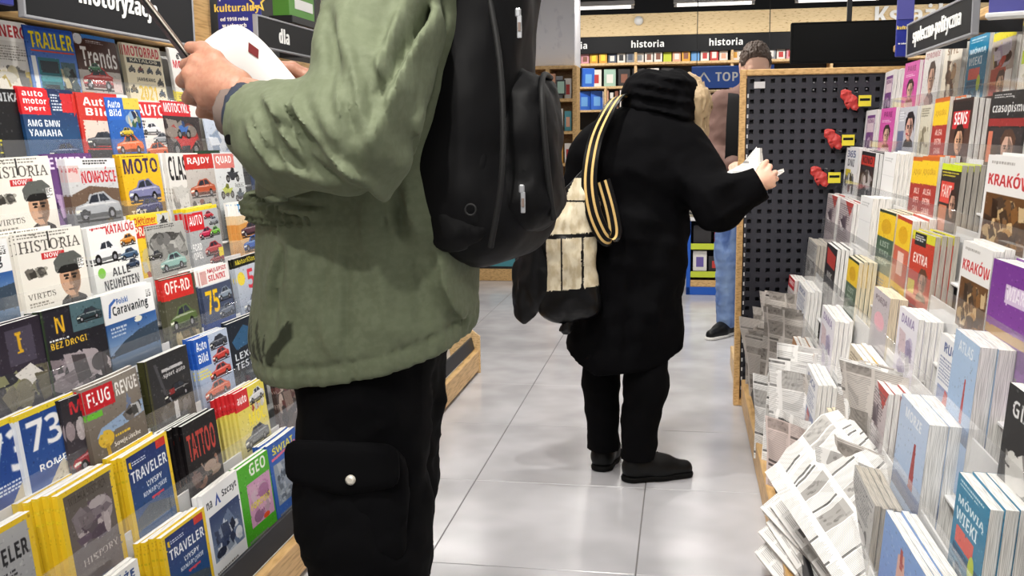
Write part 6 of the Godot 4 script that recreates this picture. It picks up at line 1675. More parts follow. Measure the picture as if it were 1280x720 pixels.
	put.call("trousers", net(t, 0.01, {"extra": cloth_noise(0.01, 5.0, 0.004, 14.0, Vector3(0.8, 1.4, 0.8)), "cuts": [[Vector3.DOWN, -0.075]]})[0], M.trouser_black)
	shoe(o, Vector3(-0.195, 0, -3.375) - base, Vector3(0.045, 0, -3.475) - base, M.shoe_black, M.sole_black)
	shoe(o, Vector3(-0.283, 0, -3.46) - base, Vector3(-0.25, 0, -3.71) - base, M.shoe_black, M.sole_black)
	# leaflet in the right hand
	var lf := thing("leaflet", "white folded leaflet held in the hand of the person in black", "leaflet", Vector3(0.24, 1.08, -3.42))
	for q in [[[Vector3(0.12, 1.06, -3.44), Vector3(0.19, 1.1, -3.43), Vector3(0.235, 1.155, -3.425), Vector3(0.248, 1.05, -3.405), Vector3(0.2, 1.03, -3.42)], "leaf"], [[Vector3(0.235, 1.15, -3.428), Vector3(0.252, 1.15, -3.43), Vector3(0.262, 1.06, -3.41), Vector3(0.246, 1.05, -3.408), Vector3(0.24, 1.09, -3.415)], "leaf"], [[Vector3(0.262, 1.06, -3.412), Vector3(0.322, 1.083, -3.42), Vector3(0.325, 1.072, -3.42), Vector3(0.3, 1.055, -3.415), Vector3(0.266, 1.044, -3.41)], "leaf"]]:
		var st := begin()
		var c := Vector3.ZERO
		for p in q[0]: c += p / 5.0
		for s in [0.0008, -0.0008]:
			for k in 5:
				var tri := [c, q[0][k], q[0][(k + 1) % 5]]
				if s < 0: tri.reverse()
				for p in tri: st.add_vertex(p + Vector3(0, 0, s) - lf.position)
		part("leaf", done(st), M.news_white, lf)

func shoulder_bag() -> void:
	var base := Vector3(-0.38, 0.62, -3.28)
	var o := thing("shoulder_bag", "patchwork cream and black leather shoulder bag with striped strap", "bag", base)
	var put := func(called: String, mesh: Mesh, m: Material, parent: Node = o) -> MeshInstance3D:
		var p := part(called, mesh, m, parent)
		if parent == o: p.position = -base
		return p
	# soft body, split into leather patches: 0 black, 1 cream
	var z := -3.3
	var l := [
		ecap(Vector3(-0.375, 0, z), Vector3(0.0, 0.68, 0), Vector3(0.005, 0.86, 0), 0.088, 0.086, Vector3(1, 1, 0.62), 0.04), ecap(Vector3(-0.375, 0, z), Vector3(-0.005, 0.86, 0), Vector3(0.045, 1.0, 0), 0.082, 0.05, Vector3(1, 1, 0.6), 0.04),
		ecap(Vector3(-0.375, 0, z), Vector3(0.045, 1.0, 0), Vector3(0.065, 1.1, 0), 0.05, 0.016, Vector3(1, 1, 0.6), 0.03), ecap(Vector3(-0.375, 0, z), Vector3(-0.04, 0.64, 0), Vector3(0.05, 0.65, 0), 0.06, 0.055, Vector3(1, 1, 0.8), 0.04)]
	var which := func(p: Vector3) -> int:
		var x := p.x + 0.375
		if p.z < z + 0.004: return 0
		if p.y < 0.695 + 0.1 * x: return 0
		if p.y > 1.06 or x < -0.07 + maxf(p.y - 0.86, 0.0) * 0.45: return 0
		if absf(p.y - (0.872 + 0.05 * x)) < 0.007 and x > -0.1: return 2
		if p.y < 0.87 and (absf(x + 0.018) < 0.0035 or absf(x - 0.05) < 0.0035): return 2
		if absf(p.y - 0.985) < 0.003: return 2
		return 1
	var ms := net(l, 0.0055, {"extra": cloth_noise(0.008, 7.0, 0.002, 20.0)}, which, 3)
	put.call("black_leather", ms[0], M.leather_black)
	put.call("cream_leather", ms[1], M.leather_cream)
	put.call("seam_trim", ms[2], M.leather_black)
	# second pouch hanging at the left, soft and crumpled
	var p2 := [ecap(Vector3(-0.49, 0, z + 0.0), Vector3(0.02, 0.9, 0), Vector3(0.0, 0.7, 0), 0.05, 0.068, Vector3(1, 1, 0.6), 0.04), ecap(Vector3(-0.49, 0, z), Vector3(0.0, 0.7, 0), Vector3(-0.035, 0.605, 0), 0.066, 0.035, Vector3(1, 1, 0.6), 0.04), cap(Vector3(-0.46, 0.94, z), Vector3(-0.42, 1.0, z), 0.03, 0.02, 0.04)]
	put.call("side_pouch", net(p2, 0.0055, {"extra": cloth_noise(0.012, 7.0, 0.003, 20.0, Vector3(1.6, 0.6, 1.6))})[0], M.leather_black)
	var bk := begin()
	tube(bk, path([Vector3(-0.475, 0.93, z + 0.03), Vector3(-0.45, 0.915, z + 0.045), Vector3(-0.43, 0.93, z + 0.04)], 4), 0.007, 8)
	put.call("pouch_tie", done(bk), M.leather_black)
	var ts := [cap(Vector3(-0.375, 0.605, z), Vector3(-0.385, 0.555, z), 0.012, 0.022, 0.02)]
	put.call("tassel", net(ts, 0.005, {"extra": cloth_noise(0.006, 30.0, 0.004, 60.0)})[0], M.leather_black)
	# striped strap: over the shoulder, down, and a loop hanging below the bag's ring
	var pts := path([Vector3(-0.2, 1.32, -3.5), Vector3(-0.222, 1.325, -3.43), Vector3(-0.255, 1.27, -3.36), Vector3(-0.29, 1.18, -3.31), Vector3(-0.305, 1.06, -3.27), Vector3(-0.292, 0.96, -3.255), Vector3(-0.262, 0.885, -3.25), Vector3(-0.238, 0.862, -3.25), Vector3(-0.222, 0.885, -3.252), Vector3(-0.235, 0.96, -3.262), Vector3(-0.262, 1.05, -3.28)], 7)
	var sides := []
	for i in pts.size():
		var t := clampf(float(i) / (pts.size() - 1), 0, 1)
		sides.append(Vector3(1, 0.25, 0.25).lerp(Vector3(0.75, 0.6, 0.3), t))
	var names := [["strap_edge", "leather_black", -0.028, -0.018], ["strap_stripe", "strap_tan", -0.018, -0.009], ["strap_band", "leather_black", -0.009, 0.006], ["strap_stripe", "strap_tan", 0.006, 0.015], ["strap_edge", "leather_black", 0.015, 0.028]]
	for q in names:
		var st := begin()
		ribbon(st, pts, sides, q[2], q[3], 0.004)
		put.call(q[0], done(st), M[q[1]])

func far_man() -> void:
	var base := Vector3(0.36, 0, -6.0)
	var o := thing("person", "man in a brown coat and blue jeans standing behind the pegboard", "person", base)
	var put := func(called: String, mesh: Mesh, m: Material, parent: Node = o) -> MeshInstance3D:
		var p := part(called, mesh, m, parent)
		if parent == o: p.position = -base
		return p
	var look := Basis.looking_at(Vector3(-0.1, 0.45, -0.88).normalized(), Vector3.UP)
	var j := {"pelvis": Vector3(0.36, 0.92, -6.02), "chest": Vector3(0.37, 1.26, -6.02), "neck": Vector3(0.38, 1.45, -6.02), "head": Vector3(0.39, 1.56, -5.98), "look": look,
		"shoulder_r": Vector3(0.21, 1.37, -6.02), "elbow_r": Vector3(0.17, 1.1, -6.0), "wrist_r": Vector3(0.28, 1.02, -5.84),
		"shoulder_l": Vector3(0.55, 1.37, -6.02), "elbow_l": Vector3(0.6, 1.1, -6.0), "wrist_l": Vector3(0.5, 1.02, -5.84),
		"hip_r": Vector3(0.27, 0.88, -6.02), "knee_r": Vector3(0.255, 0.48, -6.0), "ankle_r": Vector3(0.265, 0.09, -6.02), "toe_r": Vector3(0.18, 0.035, -5.88),
		"hip_l": Vector3(0.45, 0.88, -6.02), "knee_l": Vector3(0.46, 0.48, -6.02), "ankle_l": Vector3(0.47, 0.09, -6.06), "toe_l": Vector3(0.5, 0.035, -5.9)}
	var mk := func(w: Vector3, s: float) -> Array:
		var k := [w + Vector3(s * 0.03, 0.0, 0.06), w + Vector3(s * 0.012, -0.002, 0.07), w + Vector3(-s * 0.008, -0.006, 0.068), w + Vector3(-s * 0.026, -0.012, 0.06)]
		var ch := []
		for q in k: ch.append([q + Vector3(0, -0.018, 0.03), q + Vector3(0, -0.045, 0.035), q + Vector3(0, -0.06, 0.022)])
		return hand(w, k, ch, [w + Vector3(s * 0.016, 0.0, 0.02), w + Vector3(s * 0.042, -0.006, 0.04), w + Vector3(s * 0.05, -0.018, 0.06), w + Vector3(s * 0.05, -0.03, 0.078)])
	put.call("body", body(j, [mk.call(j.wrist_r, 1.0), mk.call(j.wrist_l, -1.0)]), M.skin_fair)
	put.call("hair", hair_mesh(j.head, look), M.hair_brown)
	for s in [1, -1]:
		var sp := SphereMesh.new()
		sp.radius = 0.009
		sp.height = 0.018
		sp.radial_segments = 12
		sp.rings = 8
		var e: MeshInstance3D = put.call("eye", sp, M.hair_brown)
		e.position = j.head + look * Vector3(0.032 * s, 0.012, 0.083) - base
	var l := [ecap(Vector3(0.365, 0, -6.02), Vector3(0, 1.3, 0), Vector3(-0.01, 0.82, 0), 0.17, 0.185, Vector3(1, 1, 0.8), 0.05), cap(Vector3(0.23, 1.37, -6.02), Vector3(0.53, 1.37, -6.02), 0.075, 0.075, 0.05),
		cap(Vector3(0.215, 1.36, -6.02), Vector3(0.175, 1.1, -6.0), 0.075, 0.065, 0.04), cap(Vector3(0.175, 1.1, -6.0), Vector3(0.275, 1.025, -5.85), 0.065, 0.05, 0.03), cap(Vector3(0.545, 1.36, -6.02), Vector3(0.595, 1.1, -6.0), 0.075, 0.065, 0.04), cap(Vector3(0.595, 1.1, -6.0), Vector3(0.505, 1.025, -5.85), 0.065, 0.05, 0.03), cap(Vector3(0.375, 1.4, -6.03), Vector3(0.38, 1.45, -6.03), 0.09, 0.07, 0.04)]
	var coat: MeshInstance3D = put.call("coat", net(l, 0.014, {"extra": cloth_noise(0.014, 6.0, 0.006, 20.0), "cuts": [[Vector3.DOWN, -0.72]]})[0], M.brown_coat)
	var st := begin()
	ribbon(st, path([Vector3(0.28, 1.45, -6.02), Vector3(0.275, 1.4, -5.93), Vector3(0.265, 1.25, -5.86), Vector3(0.26, 1.05, -5.84), Vector3(0.24, 0.95, -5.87)], 5), [Vector3(1, 0, 0)], -0.035, 0.035, 0.01)
	put.call("bag_strap", done(st), M.pack_black, coat)
	var t := [cap(Vector3(0.275, 0.86, -6.02), Vector3(0.255, 0.48, -6.0), 0.1, 0.072, 0.03), cap(Vector3(0.255, 0.48, -6.0), Vector3(0.262, 0.1, -6.01), 0.072, 0.062, 0.03), cap(Vector3(0.445, 0.86, -6.02), Vector3(0.46, 0.48, -6.02), 0.1, 0.072, 0.03), cap(Vector3(0.46, 0.48, -6.02), Vector3(0.47, 0.1, -6.05), 0.072, 0.062, 0.03), cap(Vector3(0.3, 0.9, -6.02), Vector3(0.42, 0.9, -6.02), 0.12, 0.12, 0.04)]
	put.call("jeans", net(t, 0.012, {"extra": cloth_noise(0.008, 7.0, 0.006, 24.0, Vector3(0.7, 1.8, 0.7)), "cuts": [[Vector3.DOWN, -0.03]]})[0], M.denim)
	shoe(o, Vector3(0.3, 0, -6.08) - base, Vector3(0.15, 0, -5.84) - base, M.shoe_black, M.sole_white)
	shoe(o, Vector3(0.46, 0, -6.12) - base, Vector3(0.51, 0, -5.84) - base, M.shoe_black, M.sole_white)

# ------------------------------------------------------------------ signs, pegboard and what stands behind
func sign_board(called: String, label: String, at: Vector3, turn: float, size: Vector2, words: Array, board := "sign_black", rim := "grey_metal") -> Node3D:
	# words: [text, letter size, x, y, material]
	var o := thing(called, label, "sign", at, turn)
	part("board", boxm(Vector3(size.x, size.y, 0.012), 0.002), M[board], o)
	if rim:
		for s in [-1, 1]:
			part("frame_rail", boxm(Vector3(size.x + 0.012, 0.007, 0.018), 0.0015), M[rim], o, Vector3(0, s * (size.y * 0.5 + 0.001), 0))
			part("frame_rail", boxm(Vector3(0.007, size.y, 0.018), 0.0015), M[rim], o, Vector3(s * (size.x * 0.5 + 0.002), 0, 0))
	for w in words:
		var t := part("lettering", text_mesh(w[0], w[1], 0.0025), M[w[4]], o, Vector3(w[2], w[3], 0.007))
		if w.size() > 5: t.scale.x = w[5]
	return o

func star(o: Node3D, at: Vector3, r: float) -> void:
	var st := begin()
	for k in 5:
		for s in 2:
			var a := TAU * (k + s * 0.5) / 5 + PI / 2
			var b := TAU * (k + s * 0.5 + 0.5) / 5 + PI / 2
			var ra := r if s == 0 else r * 0.45
			var rb := r * 0.45 if s == 0 else r
			var p := [Vector3(cos(a) * ra, sin(a) * ra, 0), Vector3(cos(b) * rb, sin(b) * rb, 0)]
			for z in [0.002, -0.002]:
				var q := [p[0] + Vector3(0, 0, z), p[1] + Vector3(0, 0, z), p[1] * 0.68 + Vector3(0, 0, z), p[0] * 0.68 + Vector3(0, 0, z)]
				if z > 0: quad(st, q[1], q[0], q[3], q[2])
				else: quad(st, q[0], q[1], q[2], q[3])
	part("star", done(st), M.sign_yellow, o, at)

func signs() -> void:
	var o := sign_board("shelf_sign", "black hanging sign lettered motoryzacja above the left rack", Vector3(-1.5, 1.556, -2.545), PI / 2, Vector2(0.81, 0.14), [["motoryzacja", 0.066, 0.0, 0.008, "sign_white"]])
	for x in [-0.3, 0.3]: part("bracket", boxm(Vector3(0.008, 0.05, 0.2), 0.001), M.dark_metal, o, Vector3(x, -0.02, -0.1))
	o = sign_board("shelf_sign", "black hanging sign lettered dla beyond the man's sleeve", Vector3(-1.5, 1.578, -3.82), PI / 2, Vector2(0.78, 0.105), [["dla", 0.07, -0.15, -0.002, "sign_white"]])
	for x in [-0.3, 0.3]: part("bracket", boxm(Vector3(0.008, 0.04, 0.2), 0.001), M.dark_metal, o, Vector3(x, -0.02, -0.1))
	o = sign_board("promo_sign", "blue upright panel with yellow star beside the wooden header", Vector3(-1.635, 1.665, -3.6), 0.0, Vector2(0.17, 0.2), [["patronat", 0.032, -0.01, 0.06, "sign_white"], ["kulturalny", 0.036, -0.008, 0.015, "sign_yellow"], ["od 1918 roku", 0.018, -0.02, -0.025, "sign_white"], ["w salonach", 0.018, -0.02, -0.048, "sign_white"]], "sign_blue", "")
	star(o, Vector3(0.075, 0.035, 0.009), 0.042)
	o = sign_board("promo_sign", "plain blue panel at the upper left corner", Vector3(-1.49, 1.58, -1.79), PI / 2, Vector2(0.6, 0.16), [], "sign_blue", "")
	o = sign_board("shelf_sign", "black hanging sign lettered społeczno-polityczna above the right rack", Vector3(0.68, 1.475, -2.97), -PI / 2, Vector2(0.72, 0.092), [["społeczno-polityczna", 0.054, -0.01, 0.004, "sign_white"]])
	for x in [-0.25, 0.25]: part("bracket", boxm(Vector3(0.008, 0.03, 0.14), 0.001), M.dark_metal, o, Vector3(x, -0.02, -0.07))
	o = sign_board("promo_sign", "narrow violet and navy panel at the left end of the right sign", Vector3(0.672, 1.53, -3.37), 0.0, Vector2(0.05, 0.2), [["kultura", 0.014, 0.0, -0.012, "sign_yellow"], ["w salonach", 0.007, 0.0, -0.06, "sign_white"]], "sign_blue", "")
	part("violet_field", boxm(Vector3(0.049, 0.085, 0.003), 0.0005), M.sign_violet, o, Vector3(0, 0.056, 0.0068))
	o = sign_board("promo_sign", "violet panel standing on the right rack at the upper right corner", Vector3(0.73, 1.53, -2.42), -0.35, Vector2(0.14, 0.15), [["ść", 0.05, -0.01, 0.03, "sign_white"]], "sign_violet", "")
	part("foot", boxm(Vector3(0.15, 0.012, 0.05), 0.003), M.white_metal, o, Vector3(0, -0.08, 0))
	# boxes standing on the head rail of the left rack
	o = thing("box", "small teal box on the head rail left of the black sign", "box", Vector3(-1.72, 1.53, -2.42), 0.5)
	part("carton", boxm(Vector3(0.06, 0.08, 0.05), 0.001), M.teal_card, o, Vector3(0, 0.04, 0))
	part("lettering", text_mesh("365", 0.03, 0.001), M.sign_white, o, Vector3(0, 0.045, 0.0258))
	o = thing("box", "small grey striped box on the head rail left of the black sign", "box", Vector3(-1.72, 1.53, -2.56), 0.5)
	part("carton", boxm(Vector3(0.07, 0.075, 0.05), 0.001), M.news_grey, o, Vector3(0, 0.0375, 0))
	o = thing("display_box", "green and white carton at the top of the photograph behind the jacket", "box", Vector3(-1.6, 1.66, -4.05), PI / 2)
	part("tray", boxm(Vector3(0.3, 0.03, 0.1), 0.003), M.dark_metal, o, Vector3(0, 0.012, 0))
	part("carton", boxm(Vector3(0.28, 0.1, 0.07), 0.002), M.green_card, o, Vector3(0, 0.075, 0))
	part("label_strip", boxm(Vector3(0.2, 0.04, 0.002), 0.0005), M.sign_white, o, Vector3(0.02, 0.08, 0.036))

func pegboard() -> void:
	var z := -4.45
	var o := thing("pegboard", "tall black perforated board in a wooden frame at the end of the right rack", "pegboard", Vector3(0.62, 0, z))
	# perforated sheet: a frame of metal round every hole
	var st := begin()
	var pitch := 0.0425
	var r := 0.0088
	var nx := 17
	var ny := 33
	var x0 := -0.362
	var y0 := 0.035
	for i in nx:
		for j in ny:
			var c := Vector3(x0 + (i + 0.5) * pitch, y0 + (j + 0.5) * pitch, 0.0)
			var h := pitch * 0.5
			var O := [Vector3(-h, h, 0), Vector3(h, h, 0), Vector3(h, -h, 0), Vector3(-h, -h, 0)]
			var I := [Vector3(-r, r, 0), Vector3(r, r, 0), Vector3(r, -r, 0), Vector3(-r, -r, 0)]
			for k in 4:
				var k2 := (k + 1) % 4
				quad(st, c + O[k], c + O[k2], c + I[k2], c + I[k])
				quad(st, c + I[k], c + I[k2], c + I[k2] + Vector3(0, 0, -0.012), c + I[k] + Vector3(0, 0, -0.012))
	part("perforated_sheet", done(st), M.peg_black, o, Vector3(0, 0, 0.012))
	part("rear_sheet", boxm(Vector3(0.74, 1.42, 0.004), 0.001), M.peg_black, o, Vector3(0, 0.72, -0.022))
	part("frame_post", boxm(Vector3(0.026, 1.465, 0.05), 0.003), M.wood, o, Vector3(-0.378, 0.7325, 0.0))
	part("frame_post", boxm(Vector3(0.026, 1.465, 0.05), 0.003), M.wood, o, Vector3(0.378, 0.7325, 0.0))
	part("frame_rail", boxm(Vector3(0.73, 0.026, 0.05), 0.003), M.wood, o, Vector3(0, 1.452, 0.0))
	part("frame_rail", boxm(Vector3(0.73, 0.03, 0.05), 0.003), M.wood, o, Vector3(0, 0.015, 0.0))
	part("price_card", boxm(Vector3(0.045, 0.028, 0.002), 0.0004), M.white_metal, o, Vector3(-0.31, 1.4, 0.0145))
	var sl := begin()
	for k in 31: cbox(sl, Vector3(-0.357, 0.08 + k * 0.0425, 0.0135), Vector3(0.006, 0.016, 0.003), 0.0005)  # white boxes stand in for light showing through the upright's slots
	tag(part("slot_light_marks", done(sl), M.white_metal, o), "column of small white marks for light through slots", "", "", "stuff")
	var hk := begin()
	for i in 6:
		for j in 2: tube(hk, [Vector3(-0.09 + i * 0.0425, 1.375 + j * 0.03, 0.012), Vector3(-0.09 + i * 0.0425, 1.375 + j * 0.03, 0.03)], 0.0025, 6)
	tag(part("peg_hooks", done(hk), M.silver, o), "two rows of tiny metal pegs", "", "", "stuff")
	part("base_shelf", boxm(Vector3(0.74, 0.1, 0.75), 0.004), M.wood_pale, o, Vector3(0, 0.05, -0.42))
	# small packs hung at the row ends
	var words := ["second", "third", "fourth", "fifth", "sixth"]
	var k := 0
	for p in [Vector3(0.7, 1.3, -4.39), Vector3(0.64, 1.14, -4.39), Vector3(0.59, 0.985, -4.39)]:
		var q := thing("hanging_pack", "small pack with red flower and yellow card by the pegboard, beside the %s row" % words[k], "pack", p)
		part("bag", net([ecap(Vector3(0, 0.03, 0), Vector3(-0.015, 0.02, 0), Vector3(0.015, -0.02, 0), 0.018, 0.022, Vector3(1, 1, 0.5), 0.02)], 0.005, {"extra": cloth_noise(0.008, 30.0, 0.003, 60.0)})[0], M.red_card, q, Vector3(-0.03, 0, 0))
		part("card", boxm(Vector3(0.05, 0.045, 0.002), 0.0004), M.yellow_card, q, Vector3(0.03, 0.025, 0.012))
		part("card_print", boxm(Vector3(0.04, 0.01, 0.001), 0.0002), M.sign_black, q, Vector3(0.03, 0.03, 0.0136))
		part("hook", boxm(Vector3(0.004, 0.004, 0.07), 0.001), M.silver, q, Vector3(0, 0.062, -0.03))
		k += 1

func newspapers() -> void:
	# bottom rows of the right rack: folded papers standing and fallen over
	var lean := Basis(Vector3.UP, -PI / 2) * Basis(Vector3.RIGHT, -deg_to_rad(14.0))
	var A := [
		# label, position, width, height, leaves, fan, twist, inks
		["grey crumpled newspaper in the bottom row nearest the pegboard", Vector3(0.345, 0.06, -4.3), 0.17, 0.4, 8, 0.5, 0.8, ["news_photo", "news_grey"]],
		["grey crumpled newspaper, second from the pegboard in the bottom row", Vector3(0.345, 0.06, -4.08), 0.18, 0.37, 8, 0.55, 0.6, ["news_photo", "news_grey", "news_photo"]],
		["grey crumpled newspaper standing behind the bottom row by the pegboard", Vector3(0.41, 0.215, -4.24), 0.2, 0.33, 7, 0.45, 0.8, ["news_photo", "news_grey"]],
		["grey folded newspaper in the seventh row behind the white sheets", Vector3(0.385, 0.215, -3.88), 0.24, 0.32, 6, 0.4, 0.7, ["news_grey", "news_photo"]],
		["white folded newspaper standing left of the tall pointed one", Vector3(0.315, 0.06, -3.45), 0.16, 0.34, 5, 0.4, 0.75, ["news_white"]],
		["tall white folded newspaper with pointed corner in the bottom row", Vector3(0.335, 0.06, -3.26), 0.17, 0.46, 5, 0.3, 0.95, ["news_white"]],
		["white newspaper leaning open in front of the tall white one", Vector3(0.32, 0.06, -3.0), 0.18, 0.3, 6, 0.45, 0.6, ["news_white", "news_pink"]],
		["bent newspaper with folded edge right of the tall white one", Vector3(0.385, 0.215, -3.1), 0.24, 0.26, 5, 0.6, 0.9, ["news_white", "news_grey"]],
		["grey newspaper between the comics and the blue magazine", Vector3(0.385, 0.215, -2.3), 0.24, 0.27, 6, 0.3, 0.5, ["news_grey", "news_white"]],
		["clear wrapped grey newspaper behind the comics", Vector3(0.455, 0.375, -2.45), 0.26, 0.27, 7, 0.3, 0.6, ["news_grey", "news_white"]]]
	var i := 0
	for a in A:
		newspaper(a[0], "", Transform3D(Basis(Vector3.UP, a[6]) * lean, a[1]), a[2], a[3], a[4], a[5], 40 + i, a[7])
		i += 1
	# slumped pile at the near end: folded papers lying back on each other
	var flat := Basis(Vector3.UP, -PI / 2 + 0.2) * Basis(Vector3.RIGHT, -deg_to_rad(62.0))
	for k in 9:
		folded_paper("folded white newspaper in the slumped pile at the bottom right, %s from below" % ["first", "second", "third", "fourth", "fifth", "sixth", "seventh", "eighth", "ninth"][k], Transform3D(flat * Basis(Vector3.BACK, 0.05 * sin(k * 2.0)), Vector3(0.268 + 0.003 * k, 0.06 + 0.018 * k, -2.4 + 0.03 * sin(k * 1.7))), 0.56, 0.27, 0.014, 60 + k, k == 8)
	var y := Vector3(-0.16, 0.1, -0.98).normalized()
	var x := Vector3(0.7, 0.6, 0.0)
	x = (x - y * x.dot(y)).normalized()
	newspaper("bent white newspaper fanned open on top of the slumped pile", "", Transform3D(Basis(x, y, x.cross(y)), Vector3(0.43, 0.335, -2.02)), 0.24, 0.56, 6, 0.3, 91, ["news_white"])

# a thick folded paper: several leaves with a rounded fold at the top edge
func folded_paper(label: String, xf: Transform3D, w: float, h: float, t: float, sd: int, picture := false, bulge := 0.012) -> void:
	var o := Node3D.new()
	o.name = numbered("newspaper")
	add_child(o)
	o.transform = xf
	tag(o, label, "newspaper", "slumped newspapers at the bottom right")
	var r := RandomNumberGenerator.new()
	r.seed = sd
	var n := 5
	for k in n:
		var st := begin()
		st.set_smooth_group(1)
		var P := []
		var sx := r.randf_range(-0.006, 0.006)
		var open := bulge * k / n
		for j in 9:
			var row := []
			for i in 9:
				var u := i / 8.0 - 0.5
				var v := j / 8.0
				row.append(Vector3(u * w + sx, v * h * (1.0 - 0.012 * k), (k - n * 0.5) * t / n + open * sin(v * PI * 0.9) * 2.0 + 0.006 * sin(u * 7.0 + sd) * v + 0.1 * bulge * sin(u * 11.0)))
			P.append(row)
		for s in [0.0005, -0.0005]:
			for j in 8:
				for i in 8:
					var f := Vector3(0, 0, s)
					if s > 0: quad(st, P[j + 1][i] + f, P[j + 1][i + 1] + f, P[j][i + 1] + f, P[j][i] + f)
					else: quad(st, P[j][i] + f, P[j][i + 1] + f, P[j + 1][i + 1] + f, P[j + 1][i] + f)
			st.set_smooth_group(2)
		part("leaf", done(st), M.news_white if sd != 80 else M.news_grey, o)
	if picture: part("printed_picture", boxm(Vector3(0.08, 0.05, 0.0015), 0.0003), M.grey_card, o, Vector3(-0.02, h * 0.35, t * 0.5 + bulge * 1.9))

func plain_book(called: String, label: String, cat: String, group: String, at: Vector3, turn: float, s: Vector3, m: String, accent := "", tilt := 0.0) -> void:
	var o := thing(called, label, cat, at, turn, group)
	o.rotation.x = tilt
	part("cover", boxm(Vector3(s.x, s.y, 0.002), 0.0005), M[m], o, Vector3(0, s.y / 2, s.z / 2))
	part("cover", boxm(Vector3(s.x, s.y, 0.002), 0.0005), M[m], o, Vector3(0, s.y / 2, -s.z / 2))
	part("spine", boxm(Vector3(0.002, s.y, s.z), 0.0005), M[m], o, Vector3(-s.x / 2, s.y / 2, 0))
	part("pages", boxm(Vector3(s.x - 0.004, s.y - 0.004, s.z - 0.002), 0.0004), M.cream_paper, o, Vector3(0, s.y / 2, 0))
	if accent: part("cover_picture", boxm(Vector3(s.x * 0.55, s.y * 0.5, 0.001), 0.0003), M[accent], o, Vector3(0, s.y * 0.45, s.z / 2 + 0.0014))

